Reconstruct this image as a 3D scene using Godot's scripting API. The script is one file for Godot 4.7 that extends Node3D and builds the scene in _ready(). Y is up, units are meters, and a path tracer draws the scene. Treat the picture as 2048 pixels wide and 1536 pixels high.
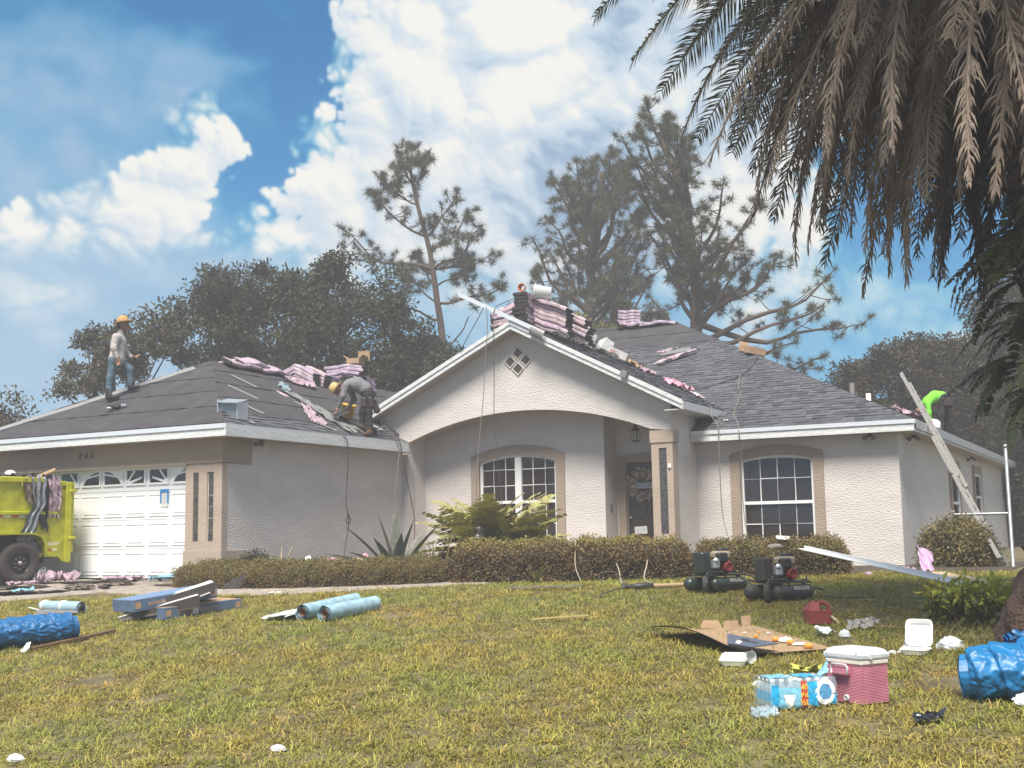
extends Node3D
# A one-storey stucco house being re-roofed, seen from its lawn. x runs along the front, z towards the street, y up, metres; the origin is the garage's front right corner.

const SL := 1.118034  # length up a 6/12 roof for one metre of run
var mats := {}
var noises := {}
var taken := {}
var rng := RandomNumberGenerator.new()
const ORD := ["lowest", "second lowest", "third", "fourth", "fifth", "sixth", "seventh", "eighth", "ninth", "tenth"]


func _ready() -> void:
	rng.seed = 20240
	# ---- camera
	var cam := Camera3D.new()
	cam.name = "camera"
	cam.position = Vector3(14.2575, 0.7297, 15.9856)
	cam.basis = Basis.from_euler(Vector3(0.1236, 0.4886, -0.0178))
	cam.fov = 35.7244
	cam.near = 0.05
	cam.far = 400.0
	add_child(cam)
	cam.current = true
	# ---- sky and exposure
	var env := Environment.new()
	env.background_mode = Environment.BG_SKY
	env.tonemap_mode = Environment.TONE_MAPPER_LINEAR
	env.tonemap_exposure = 2.2
	env.background_energy_multiplier = 0.49
	var sky := Sky.new()
	var pan := PanoramaSkyMaterial.new()
	pan.panorama = ImageTexture.create_from_image(sky_image())
	sky.sky_material = pan
	env.sky = sky
	env.sdfgi_enabled = true
	env.ssao_enabled = true
	env.ssil_enabled = true
	env.fog_enabled = true
	env.fog_light_color = Color(0.93, 0.92, 0.93)
	env.fog_density = 0.0036
	var we := WorldEnvironment.new()
	we.name = "world"
	we.environment = env
	add_child(we)
	# ---- sun, behind thin cloud
	var sun := DirectionalLight3D.new()
	sun.name = "sun"
	sun.light_energy = 1.15
	sun.light_angular_distance = 24.0
	sun.light_color = Color(1.0, 0.965, 0.915)
	sun.shadow_enabled = true
	add_child(sun)
	sun.look_at_from_position(Vector3.ZERO, -Vector3(0.12, 0.85, 0.50))
	# ---- the place
	build_ground()
	build_house()
	build_plants()
	build_trees()
	build_palm()
	build_fixtures()
	build_roof_things()
	build_people()
	build_trailer()
	build_lawn_things()
	build_cords()
	build_grass()


# ------------------------------------------------------------------ helpers
class B:
	var st := SurfaceTool.new()
	var n := 0
	func _init():
		st.begin(Mesh.PRIMITIVE_TRIANGLES)
		st.set_smooth_group(-1)
		st.set_color(Color.WHITE)
	func smooth(on := true) -> B:
		st.set_smooth_group(1 if on else -1)
		return self
	func col(c: Color) -> B:
		st.set_color(c)
		return self
	func v(p: Vector3, uv := Vector2.ZERO):
		st.set_uv(uv)
		st.add_vertex(p)
	func tri(a: Vector3, b: Vector3, c: Vector3):
		v(a, Vector2(0, 0)); v(b, Vector2(1, 0)); v(c, Vector2(1, 1))
		n += 1
	func quad(a: Vector3, b: Vector3, c: Vector3, d: Vector3):  # uv: a top left, b top right, c bottom right, d bottom left
		v(a, Vector2(0, 0)); v(b, Vector2(1, 0)); v(c, Vector2(1, 1))
		v(a, Vector2(0, 0)); v(c, Vector2(1, 1)); v(d, Vector2(0, 1))
		n += 2
	func box(c: Vector3, s: Vector3, bs := Basis.IDENTITY):
		hexa([c + bs * (s * Vector3(-.5, -.5, -.5)), c + bs * (s * Vector3(.5, -.5, -.5)), c + bs * (s * Vector3(.5, -.5, .5)), c + bs * (s * Vector3(-.5, -.5, .5)),
			c + bs * (s * Vector3(-.5, .5, -.5)), c + bs * (s * Vector3(.5, .5, -.5)), c + bs * (s * Vector3(.5, .5, .5)), c + bs * (s * Vector3(-.5, .5, .5))])
	func mm(a: Vector3, b: Vector3):  # box between two corners
		box((a + b) / 2.0, (b - a).abs())
	func hexa(p: Array):  # bottom 0-3, top 4-7
		quad(p[7], p[6], p[2], p[3]); quad(p[5], p[4], p[0], p[1]); quad(p[4], p[7], p[3], p[0]); quad(p[6], p[5], p[1], p[2]); quad(p[4], p[5], p[6], p[7]); quad(p[3], p[2], p[1], p[0])
	func rbox(c: Vector3, s: Vector3, r: float, bs := Basis.IDENTITY):  # a box with chamfered edges
		var h := s / 2.0
		var q := {}
		for x in [-1, 1]:
			for y in [-1, 1]:
				for z in [-1, 1]:
					var k := Vector3i(x, y, z)
					q[k] = [c + bs * Vector3(x * h.x, y * (h.y - r), z * (h.z - r)), c + bs * Vector3(x * (h.x - r), y * h.y, z * (h.z - r)), c + bs * Vector3(x * (h.x - r), y * (h.y - r), z * h.z)]
		for a in [-1, 1]:
			quad(q[Vector3i(a, 1, a)][0], q[Vector3i(a, 1, -a)][0], q[Vector3i(a, -1, -a)][0], q[Vector3i(a, -1, a)][0])
			quad(q[Vector3i(-1, a, -a)][1], q[Vector3i(1, a, -a)][1], q[Vector3i(1, a, a)][1], q[Vector3i(-1, a, a)][1])
			quad(q[Vector3i(-a, 1, a)][2], q[Vector3i(a, 1, a)][2], q[Vector3i(a, -1, a)][2], q[Vector3i(-a, -1, a)][2])
			for b in [-1, 1]:
				quad(q[Vector3i(a, b, -1)][0], q[Vector3i(a, b, 1)][0], q[Vector3i(a, b, 1)][1], q[Vector3i(a, b, -1)][1])
				quad(q[Vector3i(a, -1, b)][0], q[Vector3i(a, 1, b)][0], q[Vector3i(a, 1, b)][2], q[Vector3i(a, -1, b)][2])
				quad(q[Vector3i(-1, a, b)][1], q[Vector3i(1, a, b)][1], q[Vector3i(1, a, b)][2], q[Vector3i(-1, a, b)][2])
				for e in [-1, 1]:
					var k := Vector3i(a, b, e)
					tri(q[k][0], q[k][1], q[k][2])
	func bar(a: Vector3, b: Vector3, w: float, h: float, up := Vector3.UP):
		var z := (b - a).normalized()
		var x := up.cross(z)
		if x.length() < 1e-4:
			x = Vector3.RIGHT.cross(z)
		x = x.normalized()
		box((a + b) / 2.0, Vector3(w, h, a.distance_to(b)), Basis(x, z.cross(x), z))
	func tube(pts: Array, r, sides := 8, caps := true):
		var up := Vector3.UP
		var prev := []
		for i in pts.size():
			var t: Vector3 = (pts[mini(i + 1, pts.size() - 1)] - pts[maxi(i - 1, 0)]).normalized()
			var x := up.cross(t)
			if x.length() < 0.05:
				x = Vector3.RIGHT.cross(t)
			x = x.normalized()
			var y := t.cross(x)
			up = y
			var rr: float = r[i] if r is Array else r
			var ring := []
			for k in sides:
				var a := TAU * k / sides
				ring.append(pts[i] + (x * cos(a) + y * sin(a)) * rr)
			if prev:
				for k in sides:
					var m := (k + 1) % sides
					quad(prev[k], prev[m], ring[m], ring[k])
			elif caps:
				fan(ring, pts[i])
			prev = ring
		if caps:
			fan(prev, pts[-1])
	func fan(ring: Array, c: Vector3):
		for k in ring.size():
			tri(c, ring[k], ring[(k + 1) % ring.size()])
	func lathe(prof: Array, sides := 16, t := Transform3D.IDENTITY):  # prof: Vector2(radius, height)
		for i in prof.size() - 1:
			for k in sides:
				var a := TAU * k / sides
				var b := TAU * (k + 1) / sides
				var p: Vector2 = prof[i]
				var q: Vector2 = prof[i + 1]
				quad(t * Vector3(q.x * cos(a), q.y, q.x * sin(a)), t * Vector3(q.x * cos(b), q.y, q.x * sin(b)), t * Vector3(p.x * cos(b), p.y, p.x * sin(b)), t * Vector3(p.x * cos(a), p.y, p.x * sin(a)))
	func ell(c: Vector3, r: Vector3, rings := 8, segs := 12, bs := Basis.IDENTITY):
		var prof := []
		for i in rings + 1:
			var a := PI * i / rings - PI / 2
			prof.append(Vector2(maxf(cos(a), 0.0), sin(a)))
		lathe(prof, segs, Transform3D(bs * Basis.from_scale(r), c))
	func grid(nu: int, nv: int, f: Callable):  # f(u, v) -> Vector3
		var rows := []
		for j in nv + 1:
			var row := []
			for i in nu + 1:
				row.append(f.call(float(i) / nu, float(j) / nv))
			rows.append(row)
		for j in nv:
			for i in nu:
				var uvs := [Vector2(float(i) / nu, float(j) / nv), Vector2(float(i + 1) / nu, float(j) / nv), Vector2(float(i + 1) / nu, float(j + 1) / nv), Vector2(float(i) / nu, float(j + 1) / nv)]
				var q := [rows[j][i], rows[j][i + 1], rows[j + 1][i + 1], rows[j + 1][i]]
				for k in [0, 1, 2, 0, 2, 3]:
					v(q[k], uvs[k])
		n += nu * nv * 2
	func prism(poly: PackedVector2Array, z0: float, z1: float, t := Transform3D.IDENTITY, bottom := true):  # poly in t's xy plane, from z0 to z1
		var idx := Geometry2D.triangulate_polygon(poly)
		for i in range(0, idx.size(), 3):
			var a := poly[idx[i]]
			var b := poly[idx[i + 1]]
			var c := poly[idx[i + 2]]
			tri(t * Vector3(a.x, a.y, z1), t * Vector3(c.x, c.y, z1), t * Vector3(b.x, b.y, z1))
			if bottom:
				tri(t * Vector3(a.x, a.y, z0), t * Vector3(b.x, b.y, z0), t * Vector3(c.x, c.y, z0))
		for i in poly.size():
			var a := poly[i]
			var b := poly[(i + 1) % poly.size()]
			quad(t * Vector3(a.x, a.y, z1), t * Vector3(b.x, b.y, z1), t * Vector3(b.x, b.y, z0), t * Vector3(a.x, a.y, z0))
	func mesh() -> ArrayMesh:
		st.generate_normals()
		return st.commit()


func lin(r: float, g: float, b: float, a := 1.0) -> Color:
	return Color(r, g, b, a).linear_to_srgb()


func noise(key: String, freq: float, oct := 4, lo := 0.0, hi := 1.0, normal := 0.0, size := 256, kind := FastNoiseLite.TYPE_SIMPLEX_SMOOTH) -> NoiseTexture2D:
	if noises.has(key):
		return noises[key]
	var f := FastNoiseLite.new()
	f.noise_type = kind
	f.seed = hash(key) % 1000
	f.frequency = freq
	f.fractal_octaves = oct
	var t := NoiseTexture2D.new()
	t.width = size
	t.height = size
	t.seamless = true
	t.noise = f
	if normal > 0.0:
		t.as_normal_map = true
		t.bump_strength = normal
	elif lo != 0.0 or hi != 1.0:
		var g := Gradient.new()
		g.set_color(0, Color(lo, lo, lo))
		g.set_color(1, Color(hi, hi, hi))
		t.color_ramp = g
	noises[key] = t
	return t


# a plain material; o may hold: tex (albedo noise), scale (of the triplanar pattern), bump (height noise), bump_cm, metal, alpha, backlight, vcol, coat, sheen, uvtex
func mt(key: String, c: Color, rough := 0.8, o := {}) -> StandardMaterial3D:
	if mats.has(key):
		return mats[key]
	var m := StandardMaterial3D.new()
	m.resource_name = key
	m.albedo_color = c
	m.roughness = rough
	m.metallic = o.get("metal", 0.0)
	m.metallic_specular = o.get("spec", 0.5)
	if o.has("tex") or o.has("bump"):
		m.uv1_triplanar = true
		m.uv1_world_triplanar = o.get("world", true)
		var s = o.get("scale", 1.0)
		m.uv1_scale = s if s is Vector3 else Vector3.ONE * float(s)
	if o.has("tex"):
		m.albedo_texture = o.tex
	if o.has("uvtex"):
		m.albedo_texture = o.uvtex
	if o.has("bump"):
		m.heightmap_enabled = true
		m.heightmap_texture = o.bump
		m.heightmap_scale = o.get("cm", 1.0)
	if o.has("alpha"):
		m.transparency = BaseMaterial3D.TRANSPARENCY_ALPHA
		m.albedo_color.a = o.alpha
	if o.has("backlight"):
		m.backlight_enabled = true
		m.backlight = o.backlight
	if o.get("vcol", false):
		m.vertex_color_use_as_albedo = true
	if o.has("coat"):
		m.clearcoat_enabled = true
		m.clearcoat = o.coat
		m.clearcoat_roughness = 0.2
	if o.has("sheen"):
		m.rim_enabled = true
		m.rim = o.sheen
		m.rim_tint = 0.5
	m.cull_mode = BaseMaterial3D.CULL_DISABLED
	mats[key] = m
	return m


func numbered(parent: Node, called: String) -> String:
	var key := str(parent.get_instance_id()) + called
	taken[key] = taken.get(key, -1) + 1
	return called if taken[key] == 0 else "%s_%03d" % [called, taken[key]]


func part(called: String, b, m: Material, parent: Node = self) -> MeshInstance3D:
	var o := MeshInstance3D.new()
	o.name = numbered(parent, called)
	o.mesh = b.mesh() if b is B else b
	o.material_override = m
	parent.add_child(o, true)
	return o


func tag(o: Node, label: String, category := "", group := "", kind := "") -> Node:
	if label: o.set_meta("label", label)
	if category: o.set_meta("category", category)
	if group: o.set_meta("group", group)
	if kind: o.set_meta("kind", kind)
	return o


func thing(called: String, label: String, category: String, at := Vector3.ZERO, turn := 0.0, group := "") -> Node3D:
	var o := Node3D.new()
	o.name = numbered(self, called)
	add_child(o, true)
	o.position = at
	o.rotation.y = turn
	tag(o, label, category, group)
	return o


func solo(called: String, b: B, m: Material, label: String, category: String, group := "") -> MeshInstance3D:
	var o := part(called, b, m)
	tag(o, label, category, group)
	return o


func ground_y(z: float) -> float:
	return -0.02 - 0.072 * maxf(0.0, minf(z, 13.0) - 1.0)


func on_ground(x: float, z: float, lift := 0.0) -> Vector3:
	return Vector3(x, ground_y(z) + lift, z)


func rv(a: float, b: float) -> float:
	return rng.randf_range(a, b)


func text_mesh(s: String, size: float, depth := 0.004, font := "Droid Sans", weight := 700) -> TextMesh:
	var t := TextMesh.new()
	t.text = s
	var f := SystemFont.new()
	f.font_names = PackedStringArray([font])
	f.font_weight = weight
	t.font = f
	t.font_size = 48
	t.pixel_size = size / 36.0
	t.depth = depth
	t.curve_step = 2.0
	return t


func curve_pts(keys: Array, n: int) -> Array:  # a smooth run of points through keys
	var c := Curve3D.new()
	for i in keys.size():
		var a: Vector3 = keys[maxi(i - 1, 0)]
		var b: Vector3 = keys[mini(i + 1, keys.size() - 1)]
		var h := (b - a) / 6.0
		c.add_point(keys[i], -h, h)
	var l := c.get_baked_length()
	var out := []
	for i in n + 1:
		out.append(c.sample_baked(l * i / n, true))
	return out


# ------------------------------------------------------------------ sky
# Air and clouds only. A few heaped clouds stand where the photograph has them; the rest of the sky goes on with the same kind of cloud.
func sky_image() -> Image:
	var big := FastNoiseLite.new()
	big.seed = 7; big.frequency = 0.9; big.fractal_octaves = 5
	var bil := FastNoiseLite.new()
	bil.seed = 21; bil.frequency = 1.0; bil.fractal_type = FastNoiseLite.FRACTAL_NONE
	bil.noise_type = FastNoiseLite.TYPE_SIMPLEX_SMOOTH
	var w := 1024
	var h := 512
	var im := Image.create(w, h, false, Image.FORMAT_RGB8)
	for j in h:
		var el := PI / 2 - PI * (j + 0.5) / h
		for i in w:
			var az := TAU * ((i + 0.5) / w - 0.5)
			if el < -0.1:
				im.set_pixel(i, j, Color(0.55, 0.57, 0.56))
				continue
			var d := Vector3(sin(az) * cos(el), sin(el), -cos(az) * cos(el))
			var c := big.get_noise_3dv(d * 2.2) * 1.5 + 0.30
			im.set_pixel(i, j, air(el).lerp(Color(0.93, 0.94, 0.95).lerp(Color(0.74, 0.79, 0.86), smoothstep(0.25, 0.7, c)), smoothstep(0.0, 0.22, c)))
	im.resize(4096, 2048, Image.INTERPOLATE_CUBIC)
	# heaps: azimuth, elevation, radius (degrees)
	var heaps := PackedVector3Array()
	for a in CLOUDS:
		heaps.append(Vector3(a[0], a[1], a[2]))
	var x0 := int((-62.0 / 360 + 0.5) * 4096)
	var x1 := int((6.0 / 360 + 0.5) * 4096)
	var y0 := int((90.0 - 31.0) / 180 * 2048)
	var y1 := int((90.0 + 1.0) / 180 * 2048)
	for j in range(y0, y1):
		var el := 90.0 - 180.0 * (j + 0.5) / 2048
		for i in range(x0, x1):
			var az := 360.0 * ((i + 0.5) / 4096 - 0.5)
			var rim := minf(minf(i - x0, x1 - i), j - y0) / 60.0
			var c := cloud_color(az, el, heaps, big, bil)
			if rim < 1.0:
				c = im.get_pixel(i, j).lerp(c, smoothstep(0.0, 1.0, rim))
			im.set_pixel(i, j, c)
	# column 0 of a panorama faces -z
	var half := im.get_region(Rect2i(0, 0, 2048, 2048))
	im.blit_rect(im.get_region(Rect2i(2048, 0, 2048, 2048)), Rect2i(0, 0, 2048, 2048), Vector2i.ZERO)
	im.blit_rect(half, Rect2i(0, 0, 2048, 2048), Vector2i(2048, 0))
	return im


func air(el: float) -> Color:  # el in radians; the blue pales downwards
	var t := clampf(el / 0.62, 0.0, 1.0)
	return Color(0.46, 0.75, 0.89).lerp(Color(0.08, 0.57, 0.81), smoothstep(0.0, 0.40, t)).lerp(Color(0.0, 0.445, 0.69), smoothstep(0.3, 0.72, t))


func heap_depth(az: float, el: float, heaps: PackedVector3Array) -> float:
	var s := -9.0
	for q in heaps:
		var dx := (az - q.x)
		var dy := (el - q.y)
		if absf(dx) > q.z * 2.2 or absf(dy) > q.z * 2.2:
			continue
		var e := 1.0 - sqrt(dx * dx + dy * dy) / q.z
		e *= q.z * 0.35
		# smooth maximum
		var k := 0.5
		var t := clampf(0.5 + 0.5 * (e - s) / k, 0.0, 1.0)
		s = lerpf(s, e, t) + k * t * (1.0 - t)
	return s


func billow(n: FastNoiseLite, x: float, y: float) -> float:  # round heads with creases between them
	return minf(1.0, pow(absf(n.get_noise_2d(x, y)), 0.8) * 1.45)


func cloud_color(az: float, el: float, heaps: PackedVector3Array, big: FastNoiseLite, bil: FastNoiseLite) -> Color:
	var c := air(deg_to_rad(el))
	# thin veil on the left and low down
	var n1 := big.get_noise_2d(az * 0.10 + 3.0, el * 0.14)
	var n2 := big.get_noise_2d(az * 0.30 + 30.0, el * 0.42 + 9.0)
	var veil := smoothstep(-38.0, -43.5, az + n1 * 7.0 + n2 * 2.0) * smoothstep(25.0, 20.5, el + n1 * 4.0 + n2 * 2.0) * (0.78 + 0.35 * n2)
	c = c.lerp(Color(0.58, 0.71, 0.83), clampf(veil, 0.0, 0.92))
	var low := smoothstep(19.0, 12.5, el + n1 * 5.0 + n2 * 1.5) * smoothstep(-12.0, -18.0, az + n2 * 2.0)
	c = c.lerp(Color(0.58, 0.735, 0.85), clampf(low * (0.72 + 0.5 * n2), 0.0, 0.85))
	c = c.lerp(Color(0.74, 0.84, 0.91), 0.5 * smoothstep(9.0, 1.0, el))
	# heaped clouds
	var b1 := billow(bil, az * 0.17, el * 0.19)
	var b2 := billow(bil, az * 0.42 + 50.0, el * 0.46)
	var b3 := billow(bil, az * 1.05 + 90.0, el * 1.15)
	var s := heap_depth(az, el, heaps)
	var s2 := s + 0.36 * (b1 - 0.5) + 0.24 * (b2 - 0.5) + 0.13 * (b3 - 0.5)
	var soft := 0.05 + 0.3 * smoothstep(0.2, 0.7, big.get_noise_2d(az * 0.2 + 40.0, el * 0.2) + 0.35) + 0.9 * smoothstep(15.5, 10.5, el)
	var a := smoothstep(-soft * 0.5, soft, s2)
	if a > 0.0:
		# lit from above and from the right: compare with the depth a little that way
		var up := heap_depth(az + 0.6, el + 1.1, heaps)
		var lit := 0.68 + (s - up) * 0.30
		lit += (b1 - billow(bil, (az + 0.55) * 0.17, (el + 0.8) * 0.19)) * 0.26
		lit += (b2 - billow(bil, (az + 0.25) * 0.42 + 50.0, (el + 0.36) * 0.46)) * 0.15
		lit += (b3 - billow(bil, (az + 0.1) * 1.05 + 90.0, (el + 0.15) * 1.15)) * 0.08
		# broad shaded hollows in the deep of the heap
		var base := big.get_noise_2d(az * 0.075 + 21.0, el * 0.085 + 5.0) + 0.4 * big.get_noise_2d(az * 0.2 + 2.0, el * 0.24)
		var hollow := exp(-pow((az + 24.5) / 4.6, 2.0) - pow((el - 15.5) / 3.4, 2.0))
		lit -= clampf(s - 0.7, 0.0, 1.4) * 0.20 + base * 0.70 * smoothstep(0.2, 1.2, s) + hollow * 0.55
		lit = clampf(lit, 0.0, 1.0)
		var sh := Color(0.56, 0.68, 0.79).lerp(Color(0.79, 0.85, 0.90), smoothstep(0.05, 0.5, lit)).lerp(Color(0.945, 0.94, 0.915), smoothstep(0.45, 0.85, lit))
		c = c.lerp(sh, a * smoothstep(-1.0, 6.0, el + 3.0))
	return c
const CLOUDS := [[-34.3, 25.8, 2.00], [-32.0, 24.1, 3.25], [-28.8, 23.6, 3.77], [-25.8, 23.6, 3.76], [-22.5, 23.4, 3.73], [-19.6, 22.8, 4.17], [-16.4, 23.0, 4.09], [-13.5, 23.6, 3.54], [-21.9, 26.0, 4.99], [-28.2, 26.7, 5.06], [-32.8, 27.5, 3.78], [-35.4, 21.6, 1.28], [-35.0, 20.3, 1.35], [-33.6, 21.6, 2.48], [-31.3, 20.3, 3.23], [-28.4, 19.8, 3.73], [-25.1, 19.7, 3.97], [-21.9, 19.1, 3.93], [-18.5, 18.9, 4.59], [-15.6, 19.8, 3.80], [-33.3, 19.4, 1.97], [-36.5, 17.0, 1.82], [-37.2, 16.1, 1.20], [-35.3, 18.2, 1.47], [-34.8, 17.3, 2.20], [-33.3, 17.5, 2.70], [-30.9, 16.4, 3.20], [-27.9, 16.6, 3.71], [-24.7, 16.2, 3.94], [-21.5, 15.7, 3.89], [-18.2, 15.5, 4.07], [-36.0, 15.4, 1.81], [-33.6, 14.9, 2.44], [-31.4, 14.2, 2.45], [-28.5, 14.0, 2.95], [-25.5, 13.4, 3.18], [-42.6, 18.7, 0.93], [-42.1, 17.7, 0.84], [-43.0, 17.2, 1.27], [-44.2, 16.1, 1.42], [-46.1, 16.5, 0.90], [-45.2, 16.0, 1.24], [-46.7, 16.2, 0.53], [-48.9, 13.9, 1.08], [-45.4, 14.6, 1.35], [-43.8, 14.9, 1.37], [-50.8, 14.6, 0.88], [-51.2, 13.5, 0.94], [-47.4, 14.4, 0.88], [-40.0, 14.6, 0.80], [-38.7, 14.5, 0.95], [-37.6, 13.9, 1.32], [-36.3, 13.3, 1.44], [-35.3, 12.6, 1.45], [-39.8, 13.7, 0.94], [-50.3, 10.5, 0.94], [-49.3, 11.0, 0.85], [-51.6, 12.1, 0.54], [-30.0, 11.5, 0.86], [-13.0, 10.5, 1.37], [-11.4, 9.9, 1.34], [-14.1, 11.5, 1.15], [-10.1, 9.1, 0.88], [-8.6, 9.0, 0.87], [-6.5, 8.0, 1.05], [-14.9, 12.9, 1.40], [-14.0, 14.3, 1.85], [-16.5, 10.2, 1.40]]


# ------------------------------------------------------------------ ground
func build_ground() -> void:
	var soil := mt("lawn soil", lin(0.20, 0.165, 0.08), 0.95, {"tex": noise("soil", 0.02, 5, 0.55, 1.0), "scale": 0.35})
	var b := B.new().smooth()
	var zs := [-70.0, -50.0, -30.0, -10.0, -2.0, 0.0, 1.0, 1.5, 2.0, 4.0, 6.0, 8.0, 10.0, 12.0, 13.0, 16.0, 20.0, 26.0]
	for i in zs.size() - 1:
		b.quad(Vector3(-55, ground_y(zs[i]), zs[i]), Vector3(50, ground_y(zs[i]), zs[i]), Vector3(50, ground_y(zs[i + 1]), zs[i + 1]), Vector3(-55, ground_y(zs[i + 1]), zs[i + 1]))
	tag(part("ground", b, soil), "gently sloping lawn ground around the house", "", "", "structure")
	var conc := mt("old concrete", lin(0.46, 0.40, 0.345), 0.9, {"tex": noise("conc", 0.03, 5, 0.62, 1.0), "scale": 0.6, "bump": noise("concb", 0.15, 3), "cm": 0.2})
	# driveway: follows the ground 15 mm above it
	var d := B.new().smooth()
	var rows := [[0.02, -6.6, -0.35], [1.0, -6.6, -0.35], [1.6, -6.7, -0.4], [2.3, -6.8, -0.62], [3.3, -7.0, -1.35], [4.5, -7.2, -2.3], [7.0, -7.6, -3.6], [13.0, -8.2, -5.0], [24.0, -9.0, -5.6]]
	for i in rows.size() - 1:
		var p: Array = rows[i]
		var q: Array = rows[i + 1]
		d.quad(on_ground(p[1], p[0], 0.022), on_ground(p[2], p[0], 0.022), on_ground(q[2], q[0], 0.022), on_ground(q[1], q[0], 0.022))
		d.quad(on_ground(p[2], p[0], 0.022), on_ground(p[2], p[0], -0.08), on_ground(q[2], q[0], -0.08), on_ground(q[2], q[0], 0.022))
	tag(part("driveway", d, conc), "pale concrete driveway in front of the garage", "", "", "structure")
	# garden path
	var pth := B.new().smooth()
	var mid := curve_pts([Vector3(-0.6, 0, 1.75), Vector3(0.6, 0, 2.02), Vector3(2.0, 0, 2.05), Vector3(3.4, 0, 1.72), Vector3(4.6, 0, 0.95), Vector3(5.6, 0, 0.2), Vector3(6.3, 0, -1.2), Vector3(6.0, 0, -3.2), Vector3(5.3, 0, -5.6)], 60)
	var lastp := []
	for i in mid.size():
		var t: Vector3 = (mid[mini(i + 1, 60)] - mid[maxi(i - 1, 0)]).normalized()
		var s := Vector3(-t.z, 0, t.x) * 0.36
		var l: Vector3 = mid[i] + s
		var r: Vector3 = mid[i] - s
		var now := [on_ground(l.x, l.z, 0.03), on_ground(r.x, r.z, 0.03), on_ground(l.x, l.z, -0.08), on_ground(r.x, r.z, -0.08)]
		if lastp:
			pth.quad(lastp[0], now[0], now[1], lastp[1])
			pth.quad(lastp[0], lastp[2], now[2], now[0])
			pth.quad(lastp[1], lastp[3], now[3], now[1])
		lastp = now
	tag(part("path", pth, conc), "narrow curved concrete garden path", "", "", "structure")
	var mulch := mt("bed soil", lin(0.10, 0.07, 0.045), 0.95, {"tex": noise("soil", 0.02), "scale": 1.5})
	var bed := B.new()
	bed.prism(PackedVector2Array([Vector2(0.05, -1.6), Vector2(2.2, -1.65), Vector2(3.6, -1.3), Vector2(5.0, -0.75), Vector2(6.5, 0.1), Vector2(8.0, 1.2), Vector2(10.3, 2.6), Vector2(12.2, 3.6), Vector2(12.2, 9.0), Vector2(10.2, 9.0), Vector2(10.2, 7.0), Vector2(0.05, 5.6)]), -0.05, -0.004, Transform3D(Basis(Vector3(1, 0, 0), Vector3(0, 0, -1), Vector3(0, 1, 0)), Vector3.ZERO))
	tag(part("planting_bed", bed, mulch), "bare brown soil of the bed along the house", "", "", "structure")


# ------------------------------------------------------------------ house
func arch(x0: float, x1: float, ys: float, yt: float, n := 14) -> PackedVector2Array:  # from left spring to right spring over the crown
	var w := (x1 - x0) / 2.0
	var h := yt - ys
	var r := (w * w + h * h) / (2.0 * h)
	var out := PackedVector2Array()
	for i in n + 1:
		var x := lerpf(x0, x1, float(i) / n)
		out.append(Vector2(x, yt - r + sqrt(r * r - pow(x - (x0 + x1) / 2.0, 2))))
	return out


func at_z(z: float) -> Transform3D:
	return Transform3D(Basis.IDENTITY, Vector3(0, 0, z))


func ring(b: B, outer: PackedVector2Array, inner: PackedVector2Array, z0: float, z1: float):  # a band between two outlines with equally many points
	var n := outer.size()
	for i in n:
		var k := (i + 1) % n
		var q := [outer[i], outer[k], inner[k], inner[i]]
		var f := []
		for p in q: f.append(Vector3(p.x, p.y, z1))
		b.quad(f[0], f[1], f[2], f[3])
		b.quad(Vector3(q[0].x, q[0].y, z0), Vector3(q[1].x, q[1].y, z0), f[1], f[0])
		b.quad(f[3], f[2], Vector3(q[2].x, q[2].y, z0), Vector3(q[3].x, q[3].y, z0))


func opening(x0: float, x1: float, y0: float, ys: float, yt: float, grow := 0.0) -> PackedVector2Array:
	var p := arch(x0 - grow, x1 + grow, ys + grow * 0.7, yt + grow)
	p.append(Vector2(x1 + grow, y0))
	p.append(Vector2(x0 - grow, y0))
	return p


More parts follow.
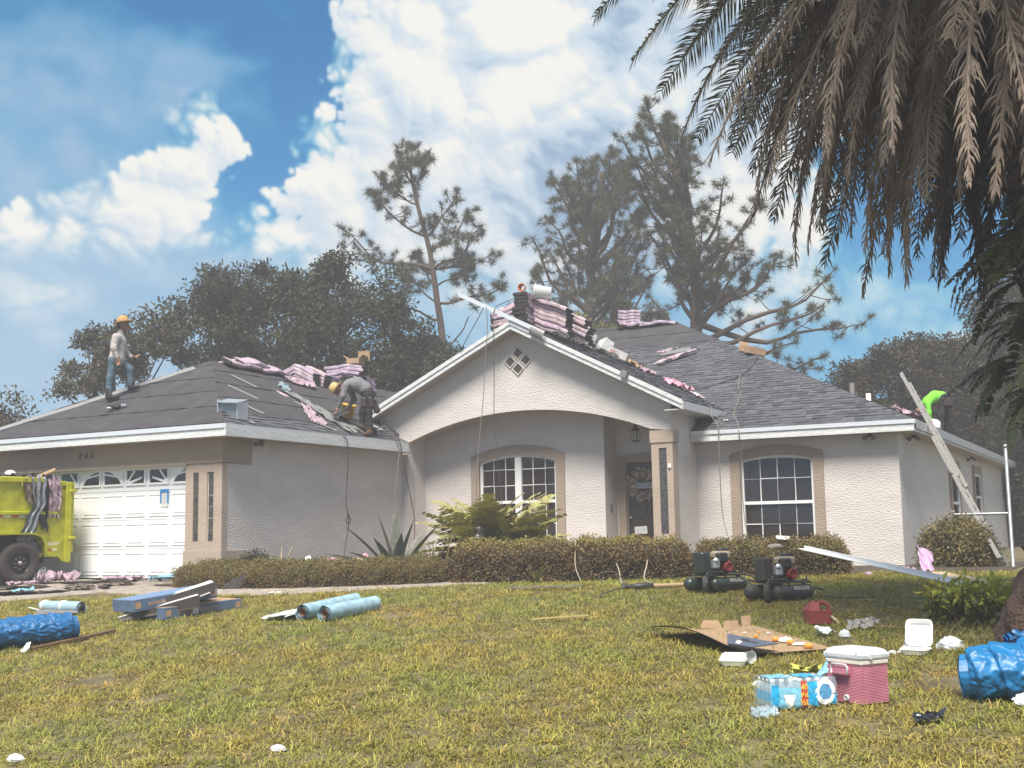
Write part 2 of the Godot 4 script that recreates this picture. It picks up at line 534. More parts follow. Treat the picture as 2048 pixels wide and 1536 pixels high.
func window(parent: Node, label: String, x0: float, x1: float, y0: float, ys: float, yt: float, z: float, rail: float, xs: Array, yu: Array, yl: Array, mullion := []) -> void:
	var tan_m: Material = mats["tan stucco"]
	var white: Material = mats["white vinyl"]
	var w := part("window", B.new(), white, parent)
	tag(w, label)
	var o := opening(x0, x1, y0, ys, yt)
	var fr := B.new()
	var sur := opening(x0, x1, y0, ys, yt, 0.2)
	# square shoulders on the painted surround
	var so := PackedVector2Array()
	for i in sur.size():
		so.append(Vector2(sur[i].x, sur[i].y))
	ring(fr, so, o, z - 0.02, z + 0.035)
	part("surround", fr, tan_m, w)
	var f := B.new()
	var i1 := opening(x0 + 0.055, x1 - 0.055, y0 + 0.05, ys - 0.03, yt - 0.055)
	ring(f, o, i1, z - 0.10, z - 0.035)
	f.box(Vector3((x0 + x1) / 2, rail, z - 0.06), Vector3(x1 - x0 - 0.1, 0.06, 0.06))
	for m in mullion:
		f.box(Vector3(m, (y0 + yt) / 2, z - 0.055), Vector3(0.15, yt - y0 - 0.1, 0.075))
	w.mesh = f.mesh()
	var glass: Material = mats["window glass"]
	var mun := B.new()
	var all_x := [x0 + 0.055] + xs + [x1 - 0.055]
	var outline := i1
	for half in 2:
		var ysl: Array = ([rail + 0.03] + yu + [yt]) if half == 0 else ([y0 + 0.05] + yl + [rail - 0.03])
		var zz := z - 0.07 if half == 0 else z - 0.085
		for i in all_x.size() - 1:
			for j in ysl.size() - 1:
				var c := PackedVector2Array([Vector2(all_x[i] + 0.004, ysl[j] + 0.004), Vector2(all_x[i + 1] - 0.004, ysl[j] + 0.004), Vector2(all_x[i + 1] - 0.004, ysl[j + 1] - 0.004), Vector2(all_x[i] + 0.004, ysl[j + 1] - 0.004)])
				for poly in Geometry2D.intersect_polygons(c, outline):
					var p := B.new()
					var tilt := Transform3D(Basis.from_euler(Vector3(rv(-0.004, 0.004), rv(-0.004, 0.004), 0)), Vector3(0, 0, zz))
					p.prism(poly, -0.006, 0.0, tilt, false)
					part("pane", p, glass, w)
		for x in xs:
			var top := yt
			for k in range(o.size() - 3):
				if x >= o[k].x and x <= o[k + 1].x:
					top = lerpf(o[k].y, o[k + 1].y, (x - o[k].x) / (o[k + 1].x - o[k].x)) - 0.05
			mun.mm(Vector3(x - 0.009, ysl[0], zz - 0.004), Vector3(x + 0.009, minf(ysl[-1], top), zz + 0.006))
		for k in range(1, ysl.size() - 1):
			mun.mm(Vector3(x0 + 0.05, ysl[k] - 0.009, zz - 0.003), Vector3(x1 - 0.05, ysl[k] + 0.009, zz + 0.007))
	part("glazing_bars", mun, white, w)


# a roof plane: o is the eave corner, u runs along the eave, s is horizontal and points up the slope; poly is in (u, run)
func slope_t(o: Vector3, u: Vector3, s: Vector3, pitch: float) -> Transform3D:
	var up := (s + Vector3.UP * pitch)
	var nrm := (Vector3.UP - s * pitch).normalized()
	return Transform3D(Basis(u, up, nrm), o)


func cut(poly: PackedVector2Array, x0: float, x1: float, y0: float, y1: float) -> Array:
	return Geometry2D.intersect_polygons(poly, PackedVector2Array([Vector2(x0, y0), Vector2(x1, y0), Vector2(x1, y1), Vector2(x0, y1)]))


func felt(parent: Node, poly: PackedVector2Array, t: Transform3D, y0: float, y1: float, course: float, m: Material):
	var y := y0
	while y < y1:
		for q in cut(poly, -50, 50, y, minf(y + course + 0.07, y1)):
			# the sheet as a slightly wavy skin of strips across
			var b := B.new().smooth()
			var lo := 99.0
			var hi := -99.0
			for p in q:
				lo = minf(lo, p.x)
				hi = maxf(hi, p.x)
			var x := lo
			while x < hi:
				var step := 0.22
				for c in cut(q, x, x + step, -50, 50):
					var idx := Geometry2D.triangulate_polygon(c)
					for k in range(0, idx.size(), 3):
						for e in [0, 2, 1]:
							var p: Vector2 = c[idx[k + e]]
							var lift := 0.012 + 0.012 * (1.0 - clampf((p.y - y) / 0.2, 0, 1)) + 0.006 * sin(p.x * 5.1 + y * 9.0) * sin(p.x * 1.7 + y) + 0.005 * sin(p.x * 13.0 + y * 5.0)
							b.v(t * Vector3(p.x, p.y, lift))
					var edge := []
					for p in c:
						if absf(p.y - y) < 1e-3: edge.append(p)
					if edge.size() == 2:
						var e0: Vector2 = edge[0]
						var e1: Vector2 = edge[1]
						b.quad(t * Vector3(e0.x, e0.y, 0.024), t * Vector3(e1.x, e1.y, 0.024), t * Vector3(e1.x, e1.y, 0.0), t * Vector3(e0.x, e0.y, 0.0))
				x += step
			part("felt_sheet", b, m, parent)
		y += course


func shingle_cols() -> Array:
	return [lin(0.105, 0.113, 0.135), lin(0.135, 0.142, 0.165), lin(0.082, 0.088, 0.106), lin(0.158, 0.163, 0.183), lin(0.118, 0.122, 0.14)]


# architectural shingles: rows of tabs of uneven width, tabs standing proud; the first `singles` are parts, the others one joined part
func shingles(parent: Node, poly: PackedVector2Array, t: Transform3D, y0: float, y1: float, singles: int, near: float):
	var rows := []
	var y := y0
	var ex := 0.145 / SL
	var k := 0
	while y < y1:
		var x := -0.4 + fmod(k * 0.37, 0.3)
		var thick := k % 2 == 0
		while x < 20.0:
			var w := rv(0.10, 0.27)
			for c in cut(poly, x, x + w - 0.006, y - 0.01, minf(y + ex + 0.03, y1)):
				if absf(c[0].x - near) < 8.5:
					rows.append([c, y, rng.randi() % 5, thick])
			thick = rng.randf() < 0.5
			x += w
		y += ex
		k += 1
	var ms := []
	for c in shingle_cols():
		ms.append(mt("shingle %s" % c.to_html(), c, 0.92, {"tex": noise("grit", 0.35, 3, 0.6, 1.0), "scale": 2.2}))
	var rest := []
	for i in 5: rest.append(B.new())
	var nth := 0
	for r in rows:
		var c: PackedVector2Array = r[0]
		var lone := nth < singles
		var b: B = B.new() if lone else rest[r[2]]
		var h := 0.022 if r[3] else 0.013
		var base := t * Transform3D(Basis.IDENTITY, Vector3.ZERO)
		for p in range(1, c.size() - 1):
			var tri := [c[0], c[p], c[p + 1]]
			var q := []
			for v in tri: q.append(base * Vector3(v.x, v.y, 0.004 + h * (1.0 - clampf((v.y - r[1] + 0.01) / (ex + 0.04), 0, 1) * 0.75)))
			b.tri(q[0], q[2], q[1])
		for p in c.size():
			var a: Vector2 = c[p]
			var e: Vector2 = c[(p + 1) % c.size()]
			var ha := 0.004 + h * (1.0 - clampf((a.y - r[1] + 0.01) / (ex + 0.04), 0, 1) * 0.75)
			var he := 0.004 + h * (1.0 - clampf((e.y - r[1] + 0.01) / (ex + 0.04), 0, 1) * 0.75)
			if a.y > y0 + ex + r[1] - y0: continue
			b.quad(base * Vector3(a.x, a.y, ha), base * Vector3(e.x, e.y, he), base * Vector3(e.x, e.y, 0), base * Vector3(a.x, a.y, 0))
		if lone:
			part("shingle", b, ms[r[2]], parent)
		nth += 1
	for i in 5:
		if rest[i].n > 0:
			tag(part("shingles", rest[i], ms[i], parent), "", "", "", "stuff")


func build_house() -> void:
	var stucco := mt("pale stucco", lin(0.63, 0.59, 0.565), 0.9, {"tex": noise("wallstain", 0.006, 4, 0.94, 1.0), "bump": noise("stucco", 0.05, 4, 0.0, 1.0, 0.0, 512), "cm": 0.8, "scale": Vector3(0.45, 1.1, 0.45)})
	var tan_m := mt("tan stucco", lin(0.34, 0.27, 0.215), 0.9, {"tex": noise("wallstain", 0.006), "bump": noise("stucco", 0.05), "cm": 0.7, "scale": Vector3(0.45, 1.1, 0.45)})
	var white := mt("white vinyl", lin(0.78, 0.79, 0.79), 0.45)
	var fascia_m := mt("white fascia", lin(0.76, 0.78, 0.79), 0.5, {"tex": noise("fasciadirt", 0.02, 4, 0.82, 1.0), "scale": Vector3(0.8, 3, 0.8)})
	var soffit_m := mt("soffit", lin(0.42, 0.37, 0.33), 0.8)
	var drip_m := mt("drip edge", lin(0.72, 0.75, 0.78), 0.35, {"metal": 0.3})
	var felt_m := mt("black felt", lin(0.060, 0.057, 0.063), 0.85, {"tex": noise("feltn", 0.012, 4, 0.7, 1.0), "scale": 0.6, "bump": noise("feltb", 0.05, 3), "cm": 0.6})
	mt("window glass", lin(0.028, 0.021, 0.022), 0.06, {"spec": 0.55})
	mt("white paper", lin(0.60, 0.60, 0.59), 0.7)
	mt("tool black", lin(0.03, 0.03, 0.032), 0.5)
	mt("shingle edge", lin(0.045, 0.042, 0.045), 0.9)
	mt("bronze", lin(0.05, 0.04, 0.03), 0.4, {"metal": 0.6})
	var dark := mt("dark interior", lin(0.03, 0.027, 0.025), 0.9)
	var h := thing("house", "one-storey pale stucco house with tan trim and hip roofs", "house")

	# --- walls
	var b := B.new()
	b.mm(Vector3(-6.5, -0.1, -0.25), Vector3(-5.29, 2.46, -0.002))
	b.mm(Vector3(-0.8, 0.0, -0.25), Vector3(-0.002, 2.46, -0.004))
	b.mm(Vector3(-5.29, 2.10, -0.25), Vector3(-0.8, 2.46, -0.006))
	b.mm(Vector3(-6.5, -0.1, -0.25), Vector3(-6.25, 2.46, -11.0))
	part("garage_front_wall", b, stucco, h)
	b = B.new()
	b.mm(Vector3(-0.25, -0.1, -0.25), Vector3(0.0, 2.62, -5.70))
	part("garage_side_wall", b, stucco, h)
	# gable wall with its wide arch
	b = B.new()
	var g := PackedVector2Array([Vector2(0.0, -0.1), Vector2(0.0, 2.4), Vector2(-0.6, 3.2), Vector2(-0.6, 3.35), Vector2(2.9, 4.98), Vector2(6.2, 3.28), Vector2(6.2, 2.63)])
	var ar := arch(0.14, 5.76, 2.68, 3.215, 30)
	for i in range(ar.size() - 1, -1, -1):
		g.append(ar[i])
	g.append(Vector2(0.14, -0.1))
	b.prism(g, -5.95, -5.70)
	part("gable_wall", b, stucco, h)
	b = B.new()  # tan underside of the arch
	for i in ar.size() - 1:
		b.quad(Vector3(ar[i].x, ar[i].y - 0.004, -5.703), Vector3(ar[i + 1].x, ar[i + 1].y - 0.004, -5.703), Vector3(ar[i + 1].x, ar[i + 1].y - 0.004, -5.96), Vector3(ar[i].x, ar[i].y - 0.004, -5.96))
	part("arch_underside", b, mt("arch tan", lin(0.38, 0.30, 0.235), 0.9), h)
	b = B.new()
	b.mm(Vector3(6.0, -0.1, -7.12), Vector3(6.19, 3.25, -5.96))
	b.mm(Vector3(6.02, 2.63, -5.96), Vector3(6.197, 3.25, -5.705))
	part("porch_side_wall", b, stucco, h)
	# porch back wall with the double window, the entry's jog and door wall
	b = B.new()
	b.mm(Vector3(0.0, -0.1, -6.6), Vector3(1.53, 3.4, -6.4))
	b.mm(Vector3(3.365, -0.1, -6.6), Vector3(4.462, 3.4, -6.4))
	b.mm(Vector3(1.53, -0.1, -6.6), Vector3(3.365, 0.42, -6.4))
	var wa := arch(1.53, 3.365, 2.22, 2.365)
	var above := PackedVector2Array([Vector2(1.53, 3.4), Vector2(3.365, 3.4)])
	for i in range(wa.size() - 1, -1, -1): above.append(wa[i])
	b.prism(above, -6.6, -6.4)
	b.mm(Vector3(0.0, -0.1, -6.42), Vector3(0.14, 3.25, -5.94))
	part("porch_back_wall", b, stucco, h)
	b = B.new()
	b.mm(Vector3(4.26, -0.1, -7.2), Vector3(4.460, 3.4, -6.402))
	b.mm(Vector3(4.46, -0.1, -7.23), Vector3(4.67, 3.4, -7.03))
	b.mm(Vector3(5.58, -0.1, -7.23), Vector3(6.02, 3.4, -7.03))
	b.mm(Vector3(4.67, 2.12, -7.23), Vector3(5.58, 3.4, -7.03))
	part("entry_wall", b, stucco, h)
	b = B.new()
	b.mm(Vector3(-0.2, 3.25, -7.3), Vector3(6.2, 3.32, -5.72))
	part("porch_ceiling", b, soffit_m, h)
	b = B.new()
	b.mm(Vector3(0.14, -0.1, -7.1), Vector3(6.0, 0.05, -5.75))
	part("porch_floor", b, mats["old concrete"], h)
	# right wing
	b = B.new()
	var wx0 := 7.085
	var wx1 := 8.54
	b.mm(Vector3(6.19, -0.1, -7.35), Vector3(wx0, 2.46, -7.12))
	b.mm(Vector3(wx1, -0.1, -7.35), Vector3(10.15, 2.46, -7.12))
	b.mm(Vector3(wx0, -0.1, -7.35), Vector3(wx1, 0.40, -7.12))
	wa = arch(wx0, wx1, 2.055, 2.145)
	above = PackedVector2Array([Vector2(wx0, 2.46), Vector2(wx1, 2.46)])
	for i in range(wa.size() - 1, -1, -1): above.append(wa[i])
	b.prism(above, -7.35, -7.12)
	part("wing_front_wall", b, stucco, h)
	b = B.new()
	b.mm(Vector3(9.92, -0.1, -25.2), Vector3(10.148, 2.46, -7.122))
	part("wing_side_wall", b, stucco, h)
	b = B.new()  # what closes the house behind
	b.mm(Vector3(-6.5, -0.1, -21.0), Vector3(-6.25, 2.46, -11.0))
	b.mm(Vector3(-6.25, -0.1, -25.2), Vector3(9.92, 2.46, -25.0))
	part("rear_wall", b, stucco, h)
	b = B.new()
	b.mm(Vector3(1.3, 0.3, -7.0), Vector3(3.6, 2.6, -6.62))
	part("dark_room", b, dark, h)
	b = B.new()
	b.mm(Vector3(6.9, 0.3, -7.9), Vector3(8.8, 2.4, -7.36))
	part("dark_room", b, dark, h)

	# --- tan trim
	b = B.new()
	b.mm(Vector3(-6.55, 2.03, -0.12), Vector3(0.05, 2.462, 0.045))
	b.mm(Vector3(-0.15, 2.032, -0.73), Vector3(0.048, 2.458, 0.04))
	b.mm(Vector3(-5.4, 2.015, -0.13), Vector3(-0.78, 2.06, 0.065))
	part("header_band", b, tan_m, h)
	var tan_l := mt("light tan stucco", lin(0.42, 0.34, 0.275), 0.9, {"tex": noise("wallstain", 0.006), "bump": noise("stucco", 0.05), "cm": 0.5, "scale": Vector3(0.45, 1.1, 0.45)})
	var col := part("garage_pillar", B.new(), tan_l, h)
	b = B.new()
	# the pillar's face is built round two sunk strips
	for x in [[-0.82, -0.64], [-0.515, -0.316], [-0.17, 0.02]]:
		b.mm(Vector3(x[0], 0.5, -0.1), Vector3(x[1], 2.03, 0.02))
	for x in [[-0.64, -0.515], [-0.316, -0.17]]:
		b.mm(Vector3(x[0], 0.5, -0.1), Vector3(x[1], 0.66, 0.02))
		b.mm(Vector3(x[0], 1.87, -0.1), Vector3(x[1], 2.03, 0.02))
	b.mm(Vector3(-0.84, -0.05, -0.12), Vector3(0.035, 0.5, 0.04))
	b.mm(Vector3(-0.2, -0.05, -0.62), Vector3(0.032, 0.495, 0.03))
	col.mesh = b.mesh()
	var inlay := mt("dark marbled inlay", lin(0.075, 0.072, 0.07), 0.25, {"tex": noise("vein", 0.02, 4, 0.25, 1.9, 0.0, 256, FastNoiseLite.TYPE_CELLULAR), "scale": Vector3(3, 1.6, 3)})
	for x in [-0.578, -0.243]:
		b = B.new()
		for k in 6:
			b.rbox(Vector3(x, 0.66 + 1.21 * (k + 0.5) / 6.0, -0.012 + rv(0, 0.006)), Vector3(0.12, 0.196, 0.02), 0.004)
		part("inlay_strip", b, inlay, col)
	# entry column
	col = part("entry_column", B.new(), tan_l, h)
	b = B.new()
	for x in [[5.775, 5.928], [6.085, 6.21]]:
		b.mm(Vector3(x[0], 0.5, -5.97), Vector3(x[1], 2.4, -5.68))
	b.mm(Vector3(5.928, 0.5, -5.97), Vector3(6.085, 0.645, -5.68))
	b.mm(Vector3(5.928, 2.29, -5.97), Vector3(6.085, 2.4, -5.68))
	b.mm(Vector3(5.928, 0.645, -5.97), Vector3(6.085, 2.29, -5.72))
	b.mm(Vector3(5.755, -0.05, -6.0), Vector3(6.235, 0.5, -5.655))
	b.mm(Vector3(5.755, 2.4, -6.0), Vector3(6.235, 2.636, -5.66))
	col.mesh = b.mesh()
	b = B.new()
	for k in 8:
		b.rbox(Vector3(6.006, 0.645 + 1.645 * (k + 0.5) / 8.0, -5.712 + rv(0, 0.006)), Vector3(0.15, 0.2, 0.02), 0.004)
	part("inlay_strip", b, inlay, col)

	# --- windows and the front door
	window(h, "wide double window with white bars behind the entry arch", 1.53, 3.365, 0.42, 2.22, 2.365, -6.4, 1.36, [1.845, 2.13, 2.79, 3.08], [1.71, 2.05], [0.9], [2.455])
	window(h, "single arched window with white bars in the right wing", wx0, wx1, 0.40, 2.055, 2.145, -7.12, 1.215, [7.47, 7.815, 8.16], [1.69], [0.80])
	b = B.new()  # side windows of the right wing
	for q in [[-14.6, -13.5, 0.45, 2.0], [-18.9, -17.7, 0.85, 2.02]]:
		var wn := part("side_window", B.new(), white, h)
		var f := B.new()
		for zz in [q[0], q[1]]: f.mm(Vector3(10.13, q[2], zz - 0.03), Vector3(10.19, q[3], zz + 0.03))
		for yy in [q[2], (q[2] + q[3]) / 2, q[3]]: f.mm(Vector3(10.13, yy - 0.03, q[0]), Vector3(10.185, yy + 0.03, q[1]))
		wn.mesh = f.mesh()
		for k in 2:
			var p := B.new()
			p.mm(Vector3(10.12, lerpf(q[2], q[3], k * 0.5) + 0.03, q[0] + 0.03), Vector3(10.16, lerpf(q[2], q[3], (k + 1) * 0.5) - 0.03, q[1] - 0.03))
			part("pane", p, mats["window glass"], wn)
		var sr := B.new()
		for zz in [q[0] - 0.14, q[1] + 0.14]: sr.mm(Vector3(10.12, q[2] - 0.1, zz - 0.1), Vector3(10.20, q[3] + 0.24, zz + 0.1))
		sr.mm(Vector3(10.12, q[3] + 0.035, q[0] - 0.04), Vector3(10.197, q[3] + 0.235, q[1] + 0.04))
		part("surround", sr, tan_m, wn)
	var door_m := mt("dark brown door", lin(0.040, 0.031, 0.026), 0.45)
	var dr := part("front_door", B.new(), door_m, h)
	b = B.new()
	b.mm(Vector3(4.67, 0.05, -7.2), Vector3(5.58, 2.12, -7.13))
	for q in [[4.76, 5.07, 0.2, 0.85], [5.17, 5.48, 0.2, 0.85], [4.76, 5.07, 1.0, 1.95], [5.17, 5.48, 1.0, 1.95]]:
		b.rbox(Vector3((q[0] + q[1]) / 2, (q[2] + q[3]) / 2, -7.128), Vector3(q[1] - q[0], q[3] - q[2], 0.03), 0.012)
	dr.mesh = b.mesh()
	b = B.new().smooth()
	b.ell(Vector3(4.735, 0.98, -7.07), Vector3(0.03, 0.03, 0.025))
	b.tube([Vector3(4.735, 0.98, -7.13), Vector3(4.735, 0.98, -7.08)], 0.012)
	part("door_knob", b, mt("brass", lin(0.6, 0.5, 0.3), 0.3, {"metal": 0.9}), dr)
	b = B.new()
	b.mm(Vector3(4.50, -0.02, -7.06), Vector3(4.668, 2.12, -6.985))
	b.mm(Vector3(5.582, -0.02, -7.06), Vector3(5.75, 2.12, -6.985))
	b.prism(PackedVector2Array([Vector2(4.50, 2.12), Vector2(4.50, 2.24), Vector2(4.75, 2.285), Vector2(5.125, 2.31), Vector2(5.5, 2.285), Vector2(5.75, 2.24), Vector2(5.75, 2.12)]), -7.06, -6.988)
	part("door_surround", b, tan_m, dr)
	b = B.new()
	b.mm(Vector3(4.462, 1.08, -6.72), Vector3(4.475, 1.26, -6.69))
	part("doorbell_plate", b, mt("bronze", lin(0.05, 0.04, 0.03), 0.4, {"metal": 0.6}), h)

	# --- garage door: four rows of eight raised panels, the top row glazed with two sunbursts
	var gd := part("garage_door", B.new(), mt("white door paint", lin(0.78, 0.80, 0.81), 0.42), h)
	tag(gd, "white panelled garage door with sunburst lights")
	var pw := 0.57
	b = B.new()
	for r in 4:
		b.rbox(Vector3(-3.01, 0.012 + 0.527 * (r + 0.5), -0.145), Vector3(4.58, 0.521, 0.05), 0.006)
	gd.mesh = b.mesh()
	for r in 3:
		for c in 8:
			var x := -0.73 - pw * (c + 0.5)
			var y := 0.012 + 0.527 * (r + 0.5)
			b = B.new()
			ring(b, rect(x, y, 0.485, 0.40), rect(x, y, 0.445, 0.36), -0.121, -0.108)
			ring(b, rect(x, y, 0.445, 0.36), rect(x, y, 0.39, 0.30), -0.121, -0.118)
			b.rbox(Vector3(x, y, -0.118), Vector3(0.39, 0.30, 0.022), 0.010)
			part("panel", b, mats["white door paint"], gd)
	for c in 8:
		sunburst(gd, -0.73 - pw * (c + 0.5), 0.012 + 0.527 * 3.5, c % 4)
	b = B.new()
	for x in [-5.25, -0.77]: b.mm(Vector3(x - 0.05, 0, -0.13), Vector3(x + 0.05, 2.06, -0.04))
	b.mm(Vector3(-5.3, 1.985, -0.125), Vector3(-0.72, 2.04, -0.035))
	part("weather_strip", b, white, gd)
	# house number
	var num_m := mt("dark numerals", lin(0.05, 0.04, 0.04), 0.5)
	var nx := -3.42
	for s in ["2", "4", "1"]:
		var t := MeshInstance3D.new()
		t.name = numbered(h, "numeral")
		t.mesh = text_mesh(s, 0.105, 0.02, "Droid Serif")
		t.material_override = num_m
		t.transform = Transform3D(Basis(Vector3(1, 0, 0), Vector3(0.26, 1, 0), Vector3(0, 0, 1)), Vector3(nx, 2.285, 0.056))
		h.add_child(t, true)
		nx += 0.145

	# --- diamond of four gable vents
	var ventm := mt("vent grille", lin(0.10, 0.095, 0.085), 0.7)
	var rim := mt("vent rim", lin(0.56, 0.52, 0.49), 0.8)
	for q in [Vector2(2.885, 4.41), Vector2(2.705, 4.245), Vector2(3.07, 4.255), Vector2(2.885, 4.085)]:
		var v := part("gable_vent", B.new(), rim, h)
		b = B.new()
		var tt := Transform3D(Basis.from_euler(Vector3(0, 0, PI / 4)), Vector3(q.x, q.y, -5.70))
		for s in [-1, 1]:
			b.box(tt * Vector3(s * 0.092, 0, 0.012), Vector3(0.02, 0.204, 0.03), tt.basis)
			b.box(tt * Vector3(0, s * 0.092, 0.012), Vector3(0.164, 0.02, 0.03), tt.basis)
		v.mesh = b.mesh()
		b = B.new()
		b.box(tt * Vector3(0, 0, 0.002), Vector3(0.17, 0.17, 0.006), tt.basis)
		for k in 5: b.box(Vector3(q.x, q.y + (k - 2) * 0.035, -5.690), Vector3(0.19 - 0.075 * absf(k - 2), 0.012, 0.012))
		part("louvres", b, ventm, v)

	# --- roofs
	var X := Vector3.RIGHT
	var Z := Vector3.BACK
	var under := mt("roof deck", lin(0.10, 0.085, 0.08), 0.9)
	var gf := slope_t(Vector3(0.36, 2.66, 0.36), -X, -Z, 0.5)
	var gfp := PackedVector2Array([Vector2(0, 0), Vector2(7.22, 0), Vector2(3.61, 3.61)])
	var gr := slope_t(Vector3(0.36, 2.66, 0.36), -Z, -X, 0.5)
	var grp := PackedVector2Array([Vector2(0, 0), Vector2(5.72, 0), Vector2(5.73, 0.42), Vector2(11.5, 0.62), Vector2(11.5, 3.61), Vector2(3.61, 3.61)])
	var rg := part("garage_roof", B.new(), under, h)
	tag(rg, "garage hip roof under black felt")
	b = B.new()
	b.prism(gfp, -0.03, 0.0, gf); b.prism(grp, -0.03, 0.0, gr)
	b.prism(PackedVector2Array([Vector2(0, 0), Vector2(11.5, 0), Vector2(11.5, 3.61), Vector2(3.61, 3.61)]), -0.03, 0.0, slope_t(Vector3(-6.86, 2.66, 0.36), -Z, X, 0.5))
	rg.mesh = b.mesh()
	felt(rg, gfp, gf, 0.02, 3.61, 0.82, felt_m)
	felt(rg, grp, gr, 0.52, 3.61, 0.82, felt_m)
	shingles(rg, grp, gr, -0.02, 0.56, 60, 2.5)
	var mn := slope_t(Vector3(10.51, 2.66, -6.76), -X, -Z, 0.5)
	var mnp := PackedVector2Array([Vector2(0, 0), Vector2(4.31, 0), Vector2(4.31, 1.3), Vector2(16.07, 1.3), Vector2(10.17, 7.2), Vector2(7.2, 7.2)])
	var rm := part("main_roof", B.new(), under, h)
	tag(rm, "main hip roof, grey shingles below and black felt near the ridge")
	b = B.new()
	b.prism(mnp, -0.03, 0.0, mn)
	var mr := slope_t(Vector3(10.51, 2.66, -6.76), -Z, -X, 0.5)
	b.prism(PackedVector2Array([Vector2(0, 0), Vector2(18.7, 0), Vector2(18.7, 7.2), Vector2(7.2, 7.2)]), -0.03, 0.0, mr)
	b.prism(PackedVector2Array([Vector2(0, 0), Vector2(14.4, 0), Vector2(14.4, 7.2), Vector2(7.2, 7.2)]), -0.03, 0.0, slope_t(Vector3(-6.86, 2.66, -6.76), -Z, X, 0.5))
	b.prism(PackedVector2Array([Vector2(0, 0), Vector2(17.37, 0), Vector2(10.17, 7.2), Vector2(7.2, 7.2)]), -0.03, 0.0, slope_t(Vector3(-6.86, 2.66, -21.16), X, Z, 0.5))
	rm.mesh = b.mesh()
	felt(rm, mnp, mn, 5.35, 7.2, 0.82, felt_m)
	felt(rm, Geometry2D.intersect_polygons(mnp, PackedVector2Array([Vector2(8.5, 1.3), Vector2(17, 1.3), Vector2(17, 5.4), Vector2(8.5, 5.4)]))[0], mn, 1.3, 5.35, 0.82, felt_m)
	shingles(rm, Geometry2D.intersect_polygons(mnp, PackedVector2Array([Vector2(0, 0), Vector2(8.2, 0), Vector2(8.2, 5.4), Vector2(0, 5.4)]))[0], mn, 0.0, 5.4, 300, 3.0)
	var rs := part("side_roof_felt", B.new(), felt_m, rm)
	b = B.new()
	b.prism(PackedVector2Array([Vector2(0.1, 0.02), Vector2(18.7, 0.02), Vector2(18.7, 7.2), Vector2(7.2, 7.19)]), 0.002, 0.012, mr)
	rs.mesh = b.mesh()
	var gq := part("gable_roof", B.new(), under, h)
	tag(gq, "entry gable roof with weathered grey shingles")
	var gqr := slope_t(Vector3(6.57, 3.15, -5.35), -Z, -X, 0.515)
	var gqp := PackedVector2Array([Vector2(0, 0), Vector2(2.4, 0), Vector2(6.15, 3.67), Vector2(0, 3.67)])
	var gql := slope_t(Vector3(-0.75, 3.31, -5.35), -Z, X, 0.474)
	var glp := PackedVector2Array([Vector2(0, 0), Vector2(6.0, 0), Vector2(6.15, 3.65), Vector2(0, 3.65)])
	b = B.new()
	b.prism(gqp, -0.03, 0.0, gqr); b.prism(glp, -0.03, 0.0, gql)
	gq.mesh = b.mesh()
	shingles(gq, gqp, gqr, 0.0, 3.67, 0, 0.0)
	shingles(gq, glp, gql, 0.0, 3.65, 0, 0.0)
	# --- eaves: soffit, fascia board, drip edge
	var sf := B.new()
	sf.mm(Vector3(-6.86, 2.455, -11), Vector3(-6.25, 2.475, 0.34)); sf.mm(Vector3(-6.6, 2.456, -0.1), Vector3(0.34, 2.476, 0.34)); sf.mm(Vector3(-0.1, 2.457, -5.68), Vector3(0.34, 2.477, 0.1))
	part("soffit", sf, soffit_m, h)
	sf = B.new()
	sf.mm(Vector3(6.2, 2.455, -7.2), Vector3(10.49, 2.475, -6.78)); sf.mm(Vector3(10.0, 2.456, -25.4), Vector3(10.49, 2.476, -7.0))
	part("soffit", sf, soffit_m, h)
	eave(h, Vector3(-6.86, 0, 0.36), Vector3(0.36, 0, 0.36), fascia_m, drip_m)
	eave(h, Vector3(0.36, 0, 0.36), Vector3(0.36, 0, -5.36), fascia_m, drip_m)
	eave(h, Vector3(6.2, 0, -6.76), Vector3(10.51, 0, -6.76), fascia_m, drip_m)
	eave(h, Vector3(10.51, 0, -6.76), Vector3(10.51, 0, -25.46), fascia_m, drip_m)
	b = B.new()
	b.bar(Vector3(0.36, 2.56, -5.37), Vector3(-0.2, 2.56, -5.37), 0.03, 0.2)
	part("fascia", b, fascia_m, h)
	# metal flashing bent over the right eave in short lengths
	b = B.new()
	var zz := -6.9
	while zz > -25.0:
		var l := rv(0.5, 1.3)
		b.mm(Vector3(10.535, 2.50, zz - l + 0.015), Vector3(10.545, 2.655, zz))
		zz -= l
	part("fascia_cover", b, mt("dull metal", lin(0.40, 0.41, 0.42), 0.5, {"metal": 0.4}), h)
	# --- gable rakes
	for s in [[Vector3(2.9, 5.04, -5.34), Vector3(-0.75, 3.31, -5.34)], [Vector3(2.9, 5.04, -5.34), Vector3(6.57, 3.15, -5.34)]]:
		var a: Vector3 = s[0]
		var e: Vector3 = s[1]
		b = B.new()
		b.hexa([a + Vector3(0, -0.17, -0.03), e + Vector3(0, -0.17, -0.03), e + Vector3(0, -0.17, 0.0), a + Vector3(0, -0.17, 0.0), a + Vector3(0, 0.0, -0.03), e + Vector3(0, 0.0, -0.03), e, a])
		b.hexa([a + Vector3(0, -0.075, 0.0), e + Vector3(0, -0.075, 0.0), e + Vector3(0, -0.075, 0.022), a + Vector3(0, -0.075, 0.022), a + Vector3(0, 0.012, 0.0), e + Vector3(0, 0.012, 0.0), e + Vector3(0, 0.012, 0.022), a + Vector3(0, 0.012, 0.022)])
		part("rake_board", b, fascia_m, h)
		b = B.new()
